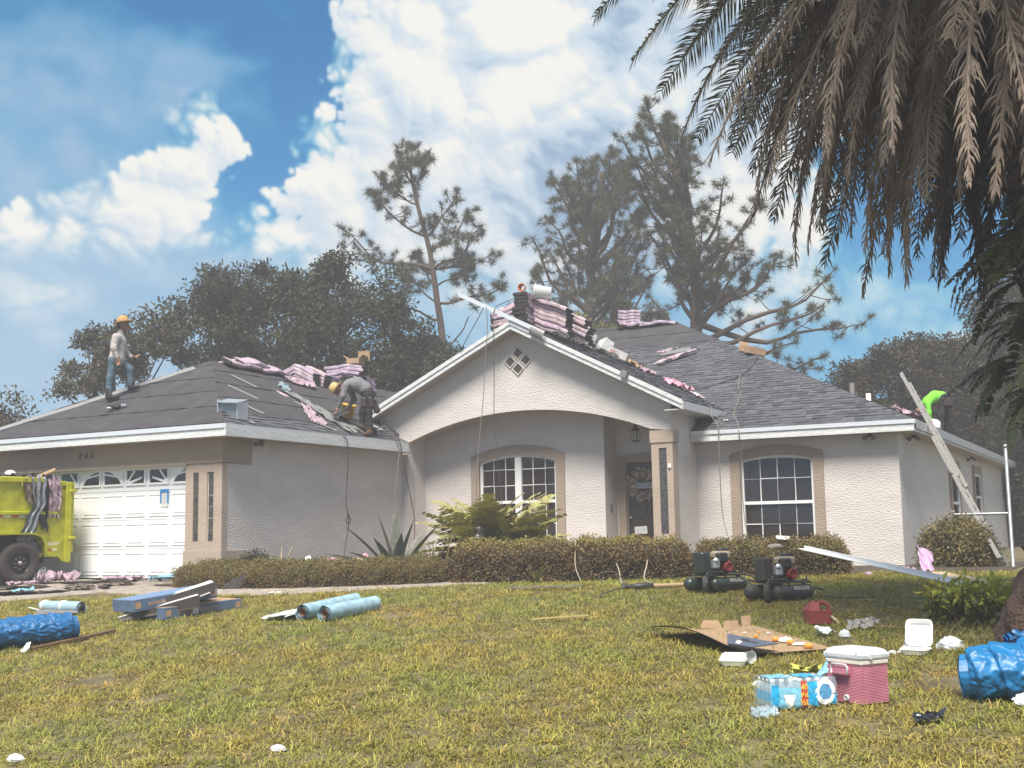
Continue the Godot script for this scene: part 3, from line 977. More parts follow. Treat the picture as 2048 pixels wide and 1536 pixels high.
		b.hexa([a + Vector3(0, -0.16, -0.36), e + Vector3(0, -0.16, -0.36), e + Vector3(0, -0.16, -0.03), a + Vector3(0, -0.16, -0.03), a + Vector3(0, -0.14, -0.36), e + Vector3(0, -0.14, -0.36), e + Vector3(0, -0.14, -0.03), a + Vector3(0, -0.14, -0.03)])
		part("rake_soffit", b, soffit_m, h)
	b = B.new()
	var zr := -5.33
	while zr > -7.5:
		b.mm(Vector3(6.54, 2.985, zr - 0.29), Vector3(6.585, 3.14, zr))
		zr -= 0.3
	b.mm(Vector3(6.19, 2.98, -7.6), Vector3(6.56, 3.0, -5.37))
	part("gable_eave_return", b, mt("grey metal return", lin(0.50, 0.51, 0.52), 0.5), h)
	# plumbing vents behind the right hip
	for q in [[Vector3(9.0, 3.25, -8.8), 0.05, lin(0.12, 0.11, 0.11)], [Vector3(9.3, 3.02, -8.9), 0.05, lin(0.75, 0.68, 0.58)]]:
		b = B.new().smooth()
		b.tube([q[0], q[0] + Vector3(0, 0.40, 0)], q[1], 10)
		part("vent_pipe", b, mt("pipe %s" % q[2].to_html(), q[2], 0.7), rm)


func rect(x: float, y: float, w: float, h: float) -> PackedVector2Array:
	return PackedVector2Array([Vector2(x - w / 2, y - h / 2), Vector2(x + w / 2, y - h / 2), Vector2(x + w / 2, y + h / 2), Vector2(x - w / 2, y + h / 2)])


func eave(h: Node, a: Vector3, e: Vector3, fm: Material, dm: Material):
	var out := Vector3(-(e - a).normalized().z, 0, (e - a).normalized().x)
	var mid := (a + e) / 2.0
	if out.dot(mid - Vector3(2, 0, -12)) < 0: out = -out
	var b := B.new()
	b.bar(a + Vector3.UP * 2.525 - out * 0.016, e + Vector3.UP * 2.525 - out * 0.016, 0.03, 0.14)
	part("fascia", b, fm, h)
	b = B.new()
	b.bar(a + Vector3.UP * 2.63 - out * 0.004, e + Vector3.UP * 2.63 - out * 0.004, 0.05, 0.078)
	part("drip_edge", b, dm, h)


# one light of the top row: a dark pane behind white rays; kind 0 and 3 are the outer quarters of the fan
func sunburst(door: Node, x: float, y: float, kind: int):
	var white: Material = mats["white door paint"]
	var fl := -1.0 if kind < 2 else 1.0   # which side the fan's middle lies on
	var p := B.new()
	p.mm(Vector3(x - 0.22, y - 0.125, -0.119), Vector3(x + 0.22, y + 0.125, -0.112))
	part("pane", p, mats["window glass"], door)
	var b := B.new()
	ring(b, rect(x, y, 0.50, 0.31), rect(x, y, 0.43, 0.24), -0.121, -0.095)
	var w := 0.215
	var hh := 0.12
	if kind == 1 or kind == 2:
		# rays from the lower corner next to the middle of the fan
		var c := Vector3(x + fl * -w * 1.05, y - hh * 1.05, -0.104)
		for a in [16.0, 50.0]:
			var d := Vector3(fl * cos(deg_to_rad(a)), sin(deg_to_rad(a)), 0)
			b.bar(c, c + d * (0.40 if a < 20 else 0.31), 0.014, 0.04, Vector3.UP)
		b.prism(PackedVector2Array([Vector2(c.x, c.y), Vector2(c.x + fl * 0.10, c.y), Vector2(c.x + fl * 0.07, c.y + 0.06), Vector2(c.x, c.y + 0.075)]), -0.112, -0.098)
	else:
		# solid beyond the arc, one ray below it
		var pts := PackedVector2Array([Vector2(x + fl * w, y + hh)])
		for k in 9:
			var u := k / 8.0
			pts.append(Vector2(x + fl * (w - (1.0 - u) * 0.40), y - hh + (1.0 - pow(u, 2.2)) * 0.235))
		if Geometry2D.is_polygon_clockwise(pts) == false: pts.reverse()
		b.prism(pts, -0.112, -0.098)
		b.bar(Vector3(x - fl * w, y + 0.075, -0.104), Vector3(x + fl * w, y - 0.005, -0.104), 0.014, 0.035)
	part("window_rays", b, white, door)


# ------------------------------------------------------------------ plants
const RIGHT := Vector3(0.882, 0, -0.471)  # along the picture's width, on the ground

func leaf_clump(n: int, r: float, len: float, wid: float, bend := 0.3, up := 0.2) -> ArrayMesh:  # n leaves in a ball of radius r
	var b := B.new()
	for i in n:
		var c := Vector3(rv(-1, 1), rv(-1, 1), rv(-1, 1))
		while c.length() > 1.0: c = Vector3(rv(-1, 1), rv(-1, 1), rv(-1, 1))
		var d := (c + Vector3(rv(-1, 1), rv(-1, 1) + up, rv(-1, 1)) * 0.9).normalized()
		var s := d.cross(Vector3(rv(-1, 1), rv(-1, 1), rv(-1, 1))).normalized()
		var nrm := s.cross(d)
		var p := c * r
		var l := len * rv(0.7, 1.25)
		var w := wid * rv(0.8, 1.2)
		var m := p + d * l * 0.5 + nrm * l * bend * 0.25
		var e := p + d * l - nrm * l * bend * 0.3
		var k := rv(0.75, 1.2)
		b.col(Color(k * rv(0.92, 1.08), k, k * rv(0.85, 1.1)))
		b.tri(p, m + s * w / 2, m - s * w / 2)
		b.tri(m + s * w / 2, e, m - s * w / 2)
	return b.mesh()


func scatter(called: String, parent: Node, mesh: Mesh, m: Material, xf: Array, cols: Array, kind := "stuff") -> MultiMeshInstance3D:
	var mm := MultiMesh.new()
	mm.transform_format = MultiMesh.TRANSFORM_3D
	mm.use_colors = true
	mm.mesh = mesh
	mm.instance_count = xf.size()
	for i in xf.size():
		mm.set_instance_transform(i, xf[i])
		mm.set_instance_color(i, cols[i])
	var o := MultiMeshInstance3D.new()
	o.name = numbered(parent, called)
	o.multimesh = mm
	o.material_override = m
	parent.add_child(o, true)
	o.set_meta("kind", kind)
	return o


func leafy(key: String, c: Color, rough := 0.6, back := 0.5) -> StandardMaterial3D:
	return mt(key, c, rough, {"vcol": true, "backlight": Color(back, back, back * 0.6), "spec": 0.35})


func spin(p: Vector3, s: float) -> Transform3D:
	return Transform3D(Basis.from_euler(Vector3(rv(-PI, PI), rv(-PI, PI), rv(-PI, PI))).scaled(Vector3.ONE * s), p)


func tone(lo: float, hi: float, warm := 0.0) -> Color:
	var k := rv(lo, hi)
	var w := rv(-warm, warm)
	return Color(k * (1.0 + w), k, k * (1.0 - w))


# a clipped hedge: leaves over the surface of a lumpy bank along pts
func hedge(called: String, label: String, pts: Array, w: float, h: float, per_m: int, leaf: ArrayMesh, m: Material, hue: Callable, size := 1.0, group := ""):
	var t := thing(called, label, "hedge", Vector3.ZERO, 0.0, group)
	var line := curve_pts(pts, 40)
	var core := B.new().smooth()
	var prof := [Vector2(-0.5, 0.0), Vector2(-0.5, 0.6), Vector2(-0.32, 0.9), Vector2(0.32, 0.9), Vector2(0.5, 0.6), Vector2(0.5, 0.0)]
	var last := []
	for i in line.size():
		var d: Vector3 = (line[mini(i + 1, 40)] - line[maxi(i - 1, 0)]).normalized()
		var s := Vector3(-d.z, 0, d.x)
		var endk := clampf(minf(i, 40 - i) / 3.0, 0.25, 1.0)
		var row := []
		for q in prof:
			var p: Vector3 = line[i] + s * q.x * w * 0.82 * endk
			row.append(on_ground(p.x, p.z, q.y * h * 0.85 * sqrt(endk)))
		if last:
			for k in row.size() - 1:
				core.quad(last[k], last[k + 1], row[k + 1], row[k])
		last = row
	part("inner_twigs", core, mt("twig dark", lin(0.045, 0.032, 0.022), 0.95, {"tex": noise("soil", 0.02), "scale": 4.0}), t)
	var xf := []
	var cols := []
	var length := 0.0
	for i in 40: length += line[i].distance_to(line[i + 1])
	var lump := FastNoiseLite.new()
	lump.seed = hash(called + label) % 999
	lump.frequency = 1.3
	for i in int(length * per_m):
		var u := rng.randf() * 40.0
		var k := mini(int(u), 39)
		var c: Vector3 = line[k].lerp(line[k + 1], u - k)
		var d: Vector3 = (line[k + 1] - line[k]).normalized()
		var s := Vector3(-d.z, 0, d.x)
		var a := rv(-0.15, PI + 0.15)
		var rr := sqrt(rv(0.55, 1.0))
		var endk := clampf(minf(u, 40.0 - u) / 2.5, 0.3, 1.0)
		var lu := 1.0 + 0.22 * lump.get_noise_2d(u * length / 40.0, a)
		var off := s * clampf(cos(a) * 1.25, -1, 1) * w * 0.5 * rr * endk
		var y := maxf(0.02, pow(maxf(sin(a), 0.0), 0.55) * h * rr * lu * sqrt(endk))
		var p := c + off
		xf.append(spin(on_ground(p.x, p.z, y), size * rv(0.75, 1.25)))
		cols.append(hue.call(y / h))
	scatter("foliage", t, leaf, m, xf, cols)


func blade(b: B, base: Vector3, dir: Vector3, len: float, w: float, droop: float, n := 4, fold := 0.0):  # a strap leaf that arches over
	var p := base
	var d := dir.normalized()
	var lw := 0.0
	var pl := Vector3.ZERO
	var side := d.cross(Vector3.UP)
	if side.length() < 0.05: side = Vector3.RIGHT
	side = side.normalized()
	var up := side.cross(d)
	for i in n + 1:
		var t := float(i) / n
		var ww := w * (0.55 + 1.2 * t * (1.0 - t) * 1.6) * (1.0 - pow(t, 3.0)) * 0.5
		if i > 0:
			if fold > 0.0:
				var lift := up * ww * fold
				var liftl := up * lw * fold
				b.quad(pl - side * lw + liftl, pl, p, p - side * ww + lift)
				b.quad(pl, pl + side * lw + liftl, p + side * ww + lift, p)
			else:
				b.quad(pl - side * lw, pl + side * lw, p + side * ww, p - side * ww)
		lw = ww
		pl = p
		d = (d + Vector3.DOWN * droop / n).normalized()
		up = side.cross(d)
		p += d * len / n


func build_plants() -> void:
	var small := leaf_clump(16, 0.07, 0.035, 0.022)
	var tiny := leaf_clump(20, 0.06, 0.026, 0.016)
	var hm := leafy("hedge leaf", lin(0.30, 0.25, 0.105))
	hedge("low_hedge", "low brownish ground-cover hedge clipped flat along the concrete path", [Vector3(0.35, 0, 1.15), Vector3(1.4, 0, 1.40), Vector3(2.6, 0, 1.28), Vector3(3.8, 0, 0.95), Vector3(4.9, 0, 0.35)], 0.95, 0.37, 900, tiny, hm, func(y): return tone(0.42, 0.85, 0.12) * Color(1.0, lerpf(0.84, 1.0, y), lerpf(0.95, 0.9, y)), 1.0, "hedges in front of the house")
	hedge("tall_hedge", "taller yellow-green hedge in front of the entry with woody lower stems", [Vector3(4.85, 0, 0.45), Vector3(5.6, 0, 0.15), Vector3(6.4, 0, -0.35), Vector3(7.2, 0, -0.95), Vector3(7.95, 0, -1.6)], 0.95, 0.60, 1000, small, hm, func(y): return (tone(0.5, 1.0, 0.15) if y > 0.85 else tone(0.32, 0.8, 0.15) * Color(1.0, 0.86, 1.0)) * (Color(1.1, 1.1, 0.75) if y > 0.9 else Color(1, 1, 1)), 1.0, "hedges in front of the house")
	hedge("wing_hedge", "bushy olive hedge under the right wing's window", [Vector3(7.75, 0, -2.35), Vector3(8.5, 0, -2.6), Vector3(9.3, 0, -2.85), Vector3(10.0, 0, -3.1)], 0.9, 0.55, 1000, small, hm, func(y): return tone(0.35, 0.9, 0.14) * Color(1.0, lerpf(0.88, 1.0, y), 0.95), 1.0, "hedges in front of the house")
	# a few loose stalks over the hedges
	var stalk := leafy("dry stalk", lin(0.24, 0.19, 0.10))
	for q in [[Vector3(6.9, 0, -0.6), 7], [Vector3(8.0, 0, -2.0), 8], [Vector3(5.2, 0, 0.55), 7], [Vector3(7.6, 0, -1.1), 6], [Vector3(9.6, 0, -2.6), 6]]:
		var b := B.new()
		for i in q[1]:
			var p: Vector3 = q[0] + Vector3(rv(-0.5, 0.5), 0, rv(-0.15, 0.3))
			blade(b, on_ground(p.x, p.z, rv(0.1, 0.4)), Vector3(rv(-1, 1), rv(0.4, 1.6), rv(-0.3, 0.6)), rv(0.3, 0.55), 0.03, rv(0.5, 1.6), 5)
		solo("stray_grass", b, stalk, "", "grass tuft", "stray grasses in the hedges")
	var names := ["stray grass tuft rising from the middle of the tall hedge", "stray stalks beside the entry column's foot", "drooping strap leaves at the low hedge's right end", "stray stalks at the right end of the tall hedge", "dry stalks at the right end of the wing hedge"]
	for i in 5:
		get_node("stray_grass" + ("" if i == 0 else "_%03d" % i)).set_meta("label", names[i])

	# agave
	var ag := thing("agave", "large grey-green agave with stiff pointed leaves before the garage wall", "agave", Vector3(3.50, -0.02, -0.2))
	var agm := mt("agave leaf", lin(0.21, 0.225, 0.18), 0.55, {"tex": noise("agv", 0.02, 3, 0.7, 1.0), "scale": 2.0})
	for q in [[0, 1.02, 1.12, 0.0], [15, 0.86, 1.2, 0.05], [-14, 0.95, 1.22, 0.05], [34, 1.0, 1.05, 0.1], [-38, 1.05, 0.95, 0.1], [58, 0.95, 0.8, 0.25], [-60, 1.0, 0.85, 0.2], [72, 0.85, 0.5, 0.3], [-74, 0.9, 0.45, 0.3], [8, 0.7, 1.0, 0.5], [-22, 0.7, 0.9, 0.5], [48, 0.72, 0.7, 0.6], [-5, 1.0, 1.25, -0.5], [25, 0.95, 1.1, -0.5], [-48, 0.8, 0.75, 0.6]]:
		var b := B.new().smooth()
		var a := deg_to_rad(q[0])
		var d: Vector3 = RIGHT * sin(a) + Vector3.UP * cos(a) * 1.0 + Vector3(0.47, 0, 0.88) * q[3]
		blade(b, Vector3(0, 0.1, 0) + Vector3(d.x, 0, d.z) * 0.12, d, q[1] * 1.12, 0.20, 0.12 + absf(q[0]) * 0.004, 8, 0.45)
		part("leaf", b, agm, ag)
	# sago: a mound of dense feather leaves
	var sg := thing("sago_palm", "broad yellow-green feathery sago mound under the double window", "sago palm", Vector3(4.82, -0.02, -1.2))
	var sgm := leafy("sago leaf", lin(0.36, 0.34, 0.14), 0.5, 0.6)
	var sfr := []
	for k in 3: sfr.append(frond(0.85, 0.1, 1.2, 0.21, 17, 0.55, 0.05, 0.075, 77 + k, 0.12))
	for i in 130:
		var o := MeshInstance3D.new()
		o.name = numbered(sg, "frond")
		o.mesh = sfr[i % 3]
		o.material_override = sgm
		var el := rv(-0.72, 0.35)
		o.transform = Transform3D(Basis.from_euler(Vector3(0, rv(-PI, PI), 0)) * Basis.from_euler(Vector3(rv(-0.4, 0.4), 0, el)) * Basis.from_scale(Vector3.ONE * rv(0.85, 1.15)), Vector3(rv(-0.35, 0.35), rv(0.25, 0.6), rv(-0.25, 0.25)))
		sg.add_child(o, true)
	# shrubs and grasses along the garage wall
	var dk := thing("dark_shrub", "small dense dark green shrub by the garage pillar", "shrub", Vector3(0.95, -0.02, 0.25))
	var xf := []
	var cols := []
	for i in 420:
		var d := Vector3(rv(-1, 1), rv(0, 1), rv(-1, 1)).normalized() * rv(0.6, 1.0)
		xf.append(spin(d * Vector3(0.36, 0.50, 0.3) + Vector3(0, 0.02, 0), rv(0.8, 1.2)))
		cols.append(tone(0.3, 0.75, 0.08))
	scatter("foliage", dk, small, leafy("dark shrub leaf", lin(0.10, 0.10, 0.05)), xf, cols)
	for q in [["strap_lily", "pale arching strap leaves beside the dark shrub", Vector3(1.48, 0, 0.2), 46, 0.75, 0.028, 1.5, lin(0.30, 0.26, 0.14)], ["round_grass", "rounded olive grass clump against the garage side wall", Vector3(1.85, 0, -0.3), 240, 0.62, 0.012, 1.6, lin(0.22, 0.19, 0.08)], ["papyrus", "thin tufted stems standing between agave and sago", Vector3(3.75, 0, -0.95), 60, 1.0, 0.014, 1.0, lin(0.20, 0.18, 0.09)], ["bromeliad", "reddish strap-leaved bromeliad at the right end of the sago", Vector3(6.15, 0.2, -0.75), 26, 0.45, 0.05, 1.2, lin(0.22, 0.12, 0.08)], ["sword_fern", "arching green strap plant in front of the tall hedge", Vector3(6.3, 0, 0.32), 16, 0.5, 0.04, 1.9, lin(0.26, 0.24, 0.10)]]:
		var b := B.new()
		var p: Vector3 = q[2]
		for i in q[3]:
			var a := rv(0, TAU)
			b.col(tone(0.7, 1.2, 0.08))
			blade(b, on_ground(p.x, p.z, p.y) + Vector3(cos(a), 0, sin(a)) * rv(0, 0.08), Vector3(cos(a) * rv(0.2, 1.0), rv(0.7, 1.6), sin(a) * rv(0.2, 1.0)), q[4] * rv(0.6, 1.1), q[5], q[6] * rv(0.6, 1.2), 6)
		solo(q[0], b, leafy(q[0] + " leaf", q[7]), q[1], "grass plant")
	# the big bush at the right corner
	var bush := thing("corner_bush", "large wild brownish bush beside the wing's right side wall", "bush", Vector3(11.18, -0.02, -6.5))
	xf = []
	cols = []
	for i in 2100:
		var d := Vector3(rv(-1, 1), rv(0, 1), rv(-1, 1)).normalized() * pow(rng.randf(), 0.35)
		xf.append(spin(d * Vector3(0.64, 0.82, 0.55) * (1.0 + 0.15 * sin(d.x * 9.0 + d.z * 7.0)), rv(0.8, 1.4)))
		cols.append(tone(0.3, 0.9, 0.16))
	scatter("foliage", bush, leaf_clump(14, 0.09, 0.07, 0.02), hm, xf, cols)
	var tw := B.new()
	for i in 70:
		var a := rv(0, TAU)
		blade(tw, Vector3(rv(-0.3, 0.3), 0, rv(-0.3, 0.3)), Vector3(cos(a), rv(0.6, 1.6), sin(a)), rv(0.7, 1.15), 0.016, rv(0.3, 1.2), 5)
	part("stem", tw, stalk, bush)
	# young plant and rank grass by the palm's foot
	var yp := thing("young_shrub", "young plant with bright yellow-green leaves in front of the palm", "shrub", on_ground(12.66, 3.7))
	xf = []
	cols = []
	for i in 150:
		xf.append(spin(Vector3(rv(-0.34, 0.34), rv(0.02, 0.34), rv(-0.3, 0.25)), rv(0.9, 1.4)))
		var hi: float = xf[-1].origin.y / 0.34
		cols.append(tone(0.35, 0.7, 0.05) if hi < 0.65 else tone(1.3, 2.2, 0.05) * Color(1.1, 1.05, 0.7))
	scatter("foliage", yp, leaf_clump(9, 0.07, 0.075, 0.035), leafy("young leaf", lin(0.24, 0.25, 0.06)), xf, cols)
	var rk := B.new()
	for i in 520:
		var p := Vector3(12.75 + rv(-0.55, 0.6), 0, 4.35 + rv(-0.9, 1.0))
		var a := rv(0, TAU)
		rk.col(tone(0.55, 1.3, 0.1))
		blade(rk, on_ground(p.x, p.z), Vector3(cos(a), rv(0.4, 1.6), sin(a)), rv(0.1, 0.3), 0.010, rv(0.5, 2.0), 4)
	tag(solo("rank_grass", rk, leafy("rank grass leaf", lin(0.22, 0.185, 0.085)), "", ""), "", "", "", "stuff")


# ------------------------------------------------------------------ trees
func limb_pts(a: Vector3, e: Vector3, wob: float, n := 6) -> Array:
	var out := []
	for i in n + 1:
		var t := float(i) / n
		out.append(a.lerp(e, t) + Vector3(rv(-1, 1), rv(-1, 1), rv(-1, 1)) * wob * sin(PI * t) + Vector3.DOWN * wob * 0.8 * sin(PI * t))
	return out


func taper(r0: float, r1: float, n: int) -> Array:
	var out := []
	for i in n + 1: out.append(lerpf(r0, r1, float(i) / n))
	return out


func broadleaf(called: String, label: String, at: Vector3, lobes: Array, count: int, leaf: ArrayMesh, m: Material, bark: Material, group: String, dark := 0.0, trunk_r := 0.28):
	var t := thing(called, label, "tree", at, 0.4886, group)
	var xf := []
	var cols := []
	var subs := []
	var vol := 0.0
	for q in lobes: vol += pow(q[1].x * q[1].y * q[1].z, 0.667)
	for q in lobes:
		var share: float = pow(q[1].x * q[1].y * q[1].z, 0.667) / vol
		var k := int(maxf(5, share * count / 34.0))
		for i in k:
			var d := Vector3(rv(-1, 1), rv(-0.9, 1), rv(-1, 1)).normalized() * rv(0.55, 1.0)
			var c: Vector3 = q[0] + d * q[1]
			subs.append(c)
			var r := rv(0.45, 0.95) * clampf(q[1].y / 2.2, 0.55, 1.2)
			var base := rv(0.55, 1.05)
			for j in 34:
				var e := Vector3(rv(-1, 1), rv(-0.75, 1), rv(-1, 1)).normalized() * pow(rng.randf(), 0.4) * r
				xf.append(spin(c + e * Vector3(1.15, 0.8, 1.15), rv(0.8, 1.3)))
				cols.append(tone(0.75, 1.15, 0.08) * Color(base, base, base, 1) * (1.0 - dark))
	var low: float = lobes[0][0].y
	var tr := B.new().smooth()
	var top := Vector3(lobes[0][0].x * 0.6, low, 0)
	tr.tube(limb_pts(Vector3(0, -0.3, 0), top, 0.15, 8), taper(trunk_r, trunk_r * 0.6, 8), 9)
	part("trunk", tr, bark, t)
	var br := B.new().smooth()
	for i in range(0, subs.size(), 2):
		var st := Vector3(0, -0.3, 0).lerp(top, rv(0.5, 1.0))
		br.tube(limb_pts(st, subs[i], 0.25, 5), taper(trunk_r * 0.3, 0.015, 5), 5, false)
	tag(part("branches", br, bark, t), "", "", "", "stuff")
	scatter("crown", t, leaf, m, xf, cols)


func needle_tuft(n: int, len: float) -> ArrayMesh:  # points along +y
	var b := B.new()
	for i in n:
		var d := Vector3(rv(-1, 1), rv(-0.55, 1.0), rv(-1, 1)).normalized()
		var s := d.cross(Vector3(rv(-1, 1), rv(-1, 1), rv(-1, 1))).normalized() * 0.009
		var l := len * rv(0.75, 1.15)
		var k := rv(0.7, 1.25)
		b.col(Color(k, k, k * 0.9))
		var p := Vector3.UP * rv(-0.1, 0.04)
		var e := p + d * l + Vector3.DOWN * l * 0.12
		b.tri(p - s, p + s, e)
	return b.mesh()


# limbs: [height on trunk 0..1, end point, how many tufts, bare part 0..1]
func pine(label: String, at: Vector3, trunk: Array, r0: float, limbs: Array, tuft: ArrayMesh, m: Material, bark: Material, size := 1.0):
	var t := thing("pine_tree", label, "pine tree", at, 0.4886, "pines behind the house")
	var line := curve_pts(trunk, 24)
	var b := B.new().smooth()
	b.tube(line, taper(r0, r0 * 0.25, 24), 9)
	part("trunk", b, bark, t)
	var xf := []
	var cols := []
	var br := B.new().smooth()
	for q in limbs:
		var st: Vector3 = line[clampi(int(q[0] * 24), 0, 24)]
		var e: Vector3 = q[1]
		var lp := []
		var len := st.distance_to(e)
		for i in 9:
			var u := i / 8.0
			lp.append(st.lerp(e, u) + Vector3.DOWN * sin(PI * u) * len * 0.10 + Vector3(sin(u * 7.0 + e.x * 3.0), cos(u * 6.0 + e.y), sin(u * 5.0 + e.z)) * 0.05 * len * sin(PI * u))
		br.tube(lp, taper(r0 * 0.30 * clampf(len / 3.0, 0.5, 1.2), 0.02, 8), 6, false)
		for i in q[2]:
			var u := rv(q[3], 1.0)
			var k := u * 8.0
			var p: Vector3 = lp[mini(int(k), 7)].lerp(lp[mini(int(k), 7) + 1], k - int(k))
			var spread := len * 0.22 * (1.25 - u) + 0.30
			var tip := p + Vector3(rv(-1, 1) * spread, rv(-0.55, 0.85) * spread, rv(-1, 1) * spread)
			if i == 0: tip = e
			br.tube([p, p.lerp(tip, 0.5) + Vector3.DOWN * 0.06, tip], [0.022, 0.017, 0.012], 4, false)
			var d := (tip - p + Vector3.UP * 0.25).normalized()
			var bs := Basis(Quaternion(Vector3.UP, d)) * Basis.from_euler(Vector3(0, rv(0, TAU), 0))
			xf.append(Transform3D(bs.scaled(Vector3.ONE * rv(0.8, 1.2) * size), tip))
			cols.append(tone(0.6, 1.2, 0.07))
			for e2 in 2:
				var p2 := tip.lerp(p, rv(0.1, 0.5)) + Vector3(rv(-0.15, 0.15), rv(-0.1, 0.15), rv(-0.15, 0.15))
				xf.append(Transform3D(bs.scaled(Vector3.ONE * rv(0.6, 0.95) * size), p2))
				cols.append(tone(0.6, 1.1, 0.07))
	tag(part("branches", br, bark, t), "", "", "", "stuff")
	scatter("crown", t, tuft, m, xf, cols)


func build_trees() -> void:
	var bark := mt("bark", lin(0.115, 0.09, 0.07), 0.95, {"tex": noise("barkn", 0.04, 4, 0.5, 1.0), "scale": Vector3(1.5, 0.5, 1.5)})
	var oakleaf := leaf_clump(15, 0.20, 0.13, 0.06)
	var oak := leafy("oak leaf", lin(0.055, 0.062, 0.030), 0.6, 0.25)
	var oak2 := leafy("olive leaf", lin(0.105, 0.098, 0.052), 0.6, 0.35)
	broadleaf("oak_tree", "biggest dark round-crowned oak rising behind the garage roof", Vector3(-9.8, 0, -14.4), [
		[Vector3(-0.6, 6.9, 0), Vector3(3.0, 2.6, 2.6)], [Vector3(-2.9, 6.6, 0), Vector3(1.9, 2.3, 2.0)], [Vector3(1.9, 6.7, 0.2), Vector3(2.0, 2.5, 2.2)], [Vector3(3.6, 5.6, 0), Vector3(1.8, 1.9, 1.8)], [Vector3(-1.5, 8.6, 0), Vector3(1.5, 1.3, 1.4)], [Vector3(0.9, 8.6, 0), Vector3(1.5, 1.2, 1.4)], [Vector3(0, 4.4, 0), Vector3(4.2, 1.6, 2.2)]], 6200, oakleaf, oak, bark, "trees behind the house", 0.0, 0.4)
	broadleaf("oak_tree", "dark leafy oak filling the gap between big oak and slender pine", Vector3(-5.9, 0, -17.2), [
		[Vector3(0, 5.0, 0), Vector3(1.6, 2.1, 1.6)], [Vector3(0.6, 3.8, 0), Vector3(1.7, 1.6, 1.6)], [Vector3(-1.0, 6.1, 0), Vector3(1.2, 1.1, 1.2)]], 2000, oakleaf, oak, bark, "trees behind the house", 0.0)
	broadleaf("oak_tree", "open olive-leaved oak with a forked trunk behind the standing roofer", Vector3(-13.6, 0, -10.6), [
		[Vector3(-0.6, 6.4, 0), Vector3(1.5, 1.0, 1.3)], [Vector3(1.0, 6.7, 0), Vector3(1.3, 1.0, 1.2)], [Vector3(-1.2, 5.6, 0), Vector3(0.8, 0.6, 0.8)]], 800, oakleaf, oak2, bark, "trees behind the house", 0.0, 0.17)
	broadleaf("round_bush", "grey-brown rounded tree at the left edge beyond the garage roof", Vector3(-14.6, 0, -6.2), [
		[Vector3(-0.6, 3.5, 0), Vector3(2.0, 1.9, 1.9)], [Vector3(0.9, 3.0, 0), Vector3(1.5, 1.5, 1.5)], [Vector3(-2.2, 3.3, 0), Vector3(1.5, 1.6, 1.5)]], 2300, oakleaf, oak2, bark, "trees behind the house", 0.1)
	broadleaf("light_tree", "yellowish small-leaved tree showing over the main ridge", Vector3(-2.1, 0, -21.6), [
		[Vector3(-0.4, 7.2, 0), Vector3(0.85, 0.8, 0.8)], [Vector3(0.8, 7.0, 0), Vector3(0.9, 0.75, 0.8)], [Vector3(1.7, 6.6, 0), Vector3(0.8, 0.6, 0.7)]], 620, oakleaf, leafy("yellowish leaf", lin(0.20, 0.185, 0.07), 0.6, 0.5), bark, "trees behind the house")
	broadleaf("right_tree", "brownish wide tree behind the right hip of the roof", Vector3(6.6, 0, -27.6), [
		[Vector3(0, 5.4, 0), Vector3(2.3, 1.9, 2.0)], [Vector3(2.0, 5.0, 0), Vector3(2.0, 2.6, 1.8)], [Vector3(-1.8, 4.6, 0), Vector3(1.6, 1.7, 1.4)], [Vector3(2.6, 3.0, 0), Vector3(3.0, 2.2, 1.6)]], 4600, oakleaf, leafy("brown leaf", lin(0.07, 0.058, 0.028), 0.6, 0.3), bark, "trees at the right of the house")
	broadleaf("right_tree", "tall dark green tree wall behind the lime-shirted roofer", Vector3(9.4, 0, -29.5), [
		[Vector3(0.2, 4.6, 0), Vector3(2.3, 2.9, 1.9)], [Vector3(-1.0, 5.8, 0), Vector3(1.5, 1.7, 1.3)], [Vector3(1.7, 6.2, 0), Vector3(2.0, 2.9, 1.7)], [Vector3(0.4, 1.6, 0.4), Vector3(2.6, 1.8, 1.4)], [Vector3(1.6, 8.8, 0), Vector3(2.0, 1.9, 1.7)], [Vector3(2.9, 3.2, 0.4), Vector3(2.2, 3.2, 1.5)]], 7600, oakleaf, leafy("dark green leaf", lin(0.045, 0.047, 0.015), 0.55, 0.3), bark, "trees at the right of the house")
	broadleaf("right_tree", "deep green tree beyond the palm at the right edge", Vector3(12.4, 0, -26.5), [
		[Vector3(-0.8, 3.6, 0), Vector3(1.9, 3.2, 1.6)], [Vector3(0.8, 5.4, 0), Vector3(2.0, 2.8, 1.6)], [Vector3(-0.9, 1.4, 0), Vector3(1.8, 1.6, 1.2)]], 4200, oakleaf, leafy("deep green leaf", lin(0.045, 0.05, 0.015), 0.55, 0.3), bark, "trees at the right of the house")
	# pines
	var tuft := needle_tuft(54, 0.34)
	var pm := leafy("pine needles", lin(0.085, 0.090, 0.045), 0.6, 0.3)
	var pbark := mt("pine bark", lin(0.15, 0.105, 0.08), 0.95, {"tex": noise("barkn", 0.04), "scale": Vector3(1.5, 0.6, 1.5)})
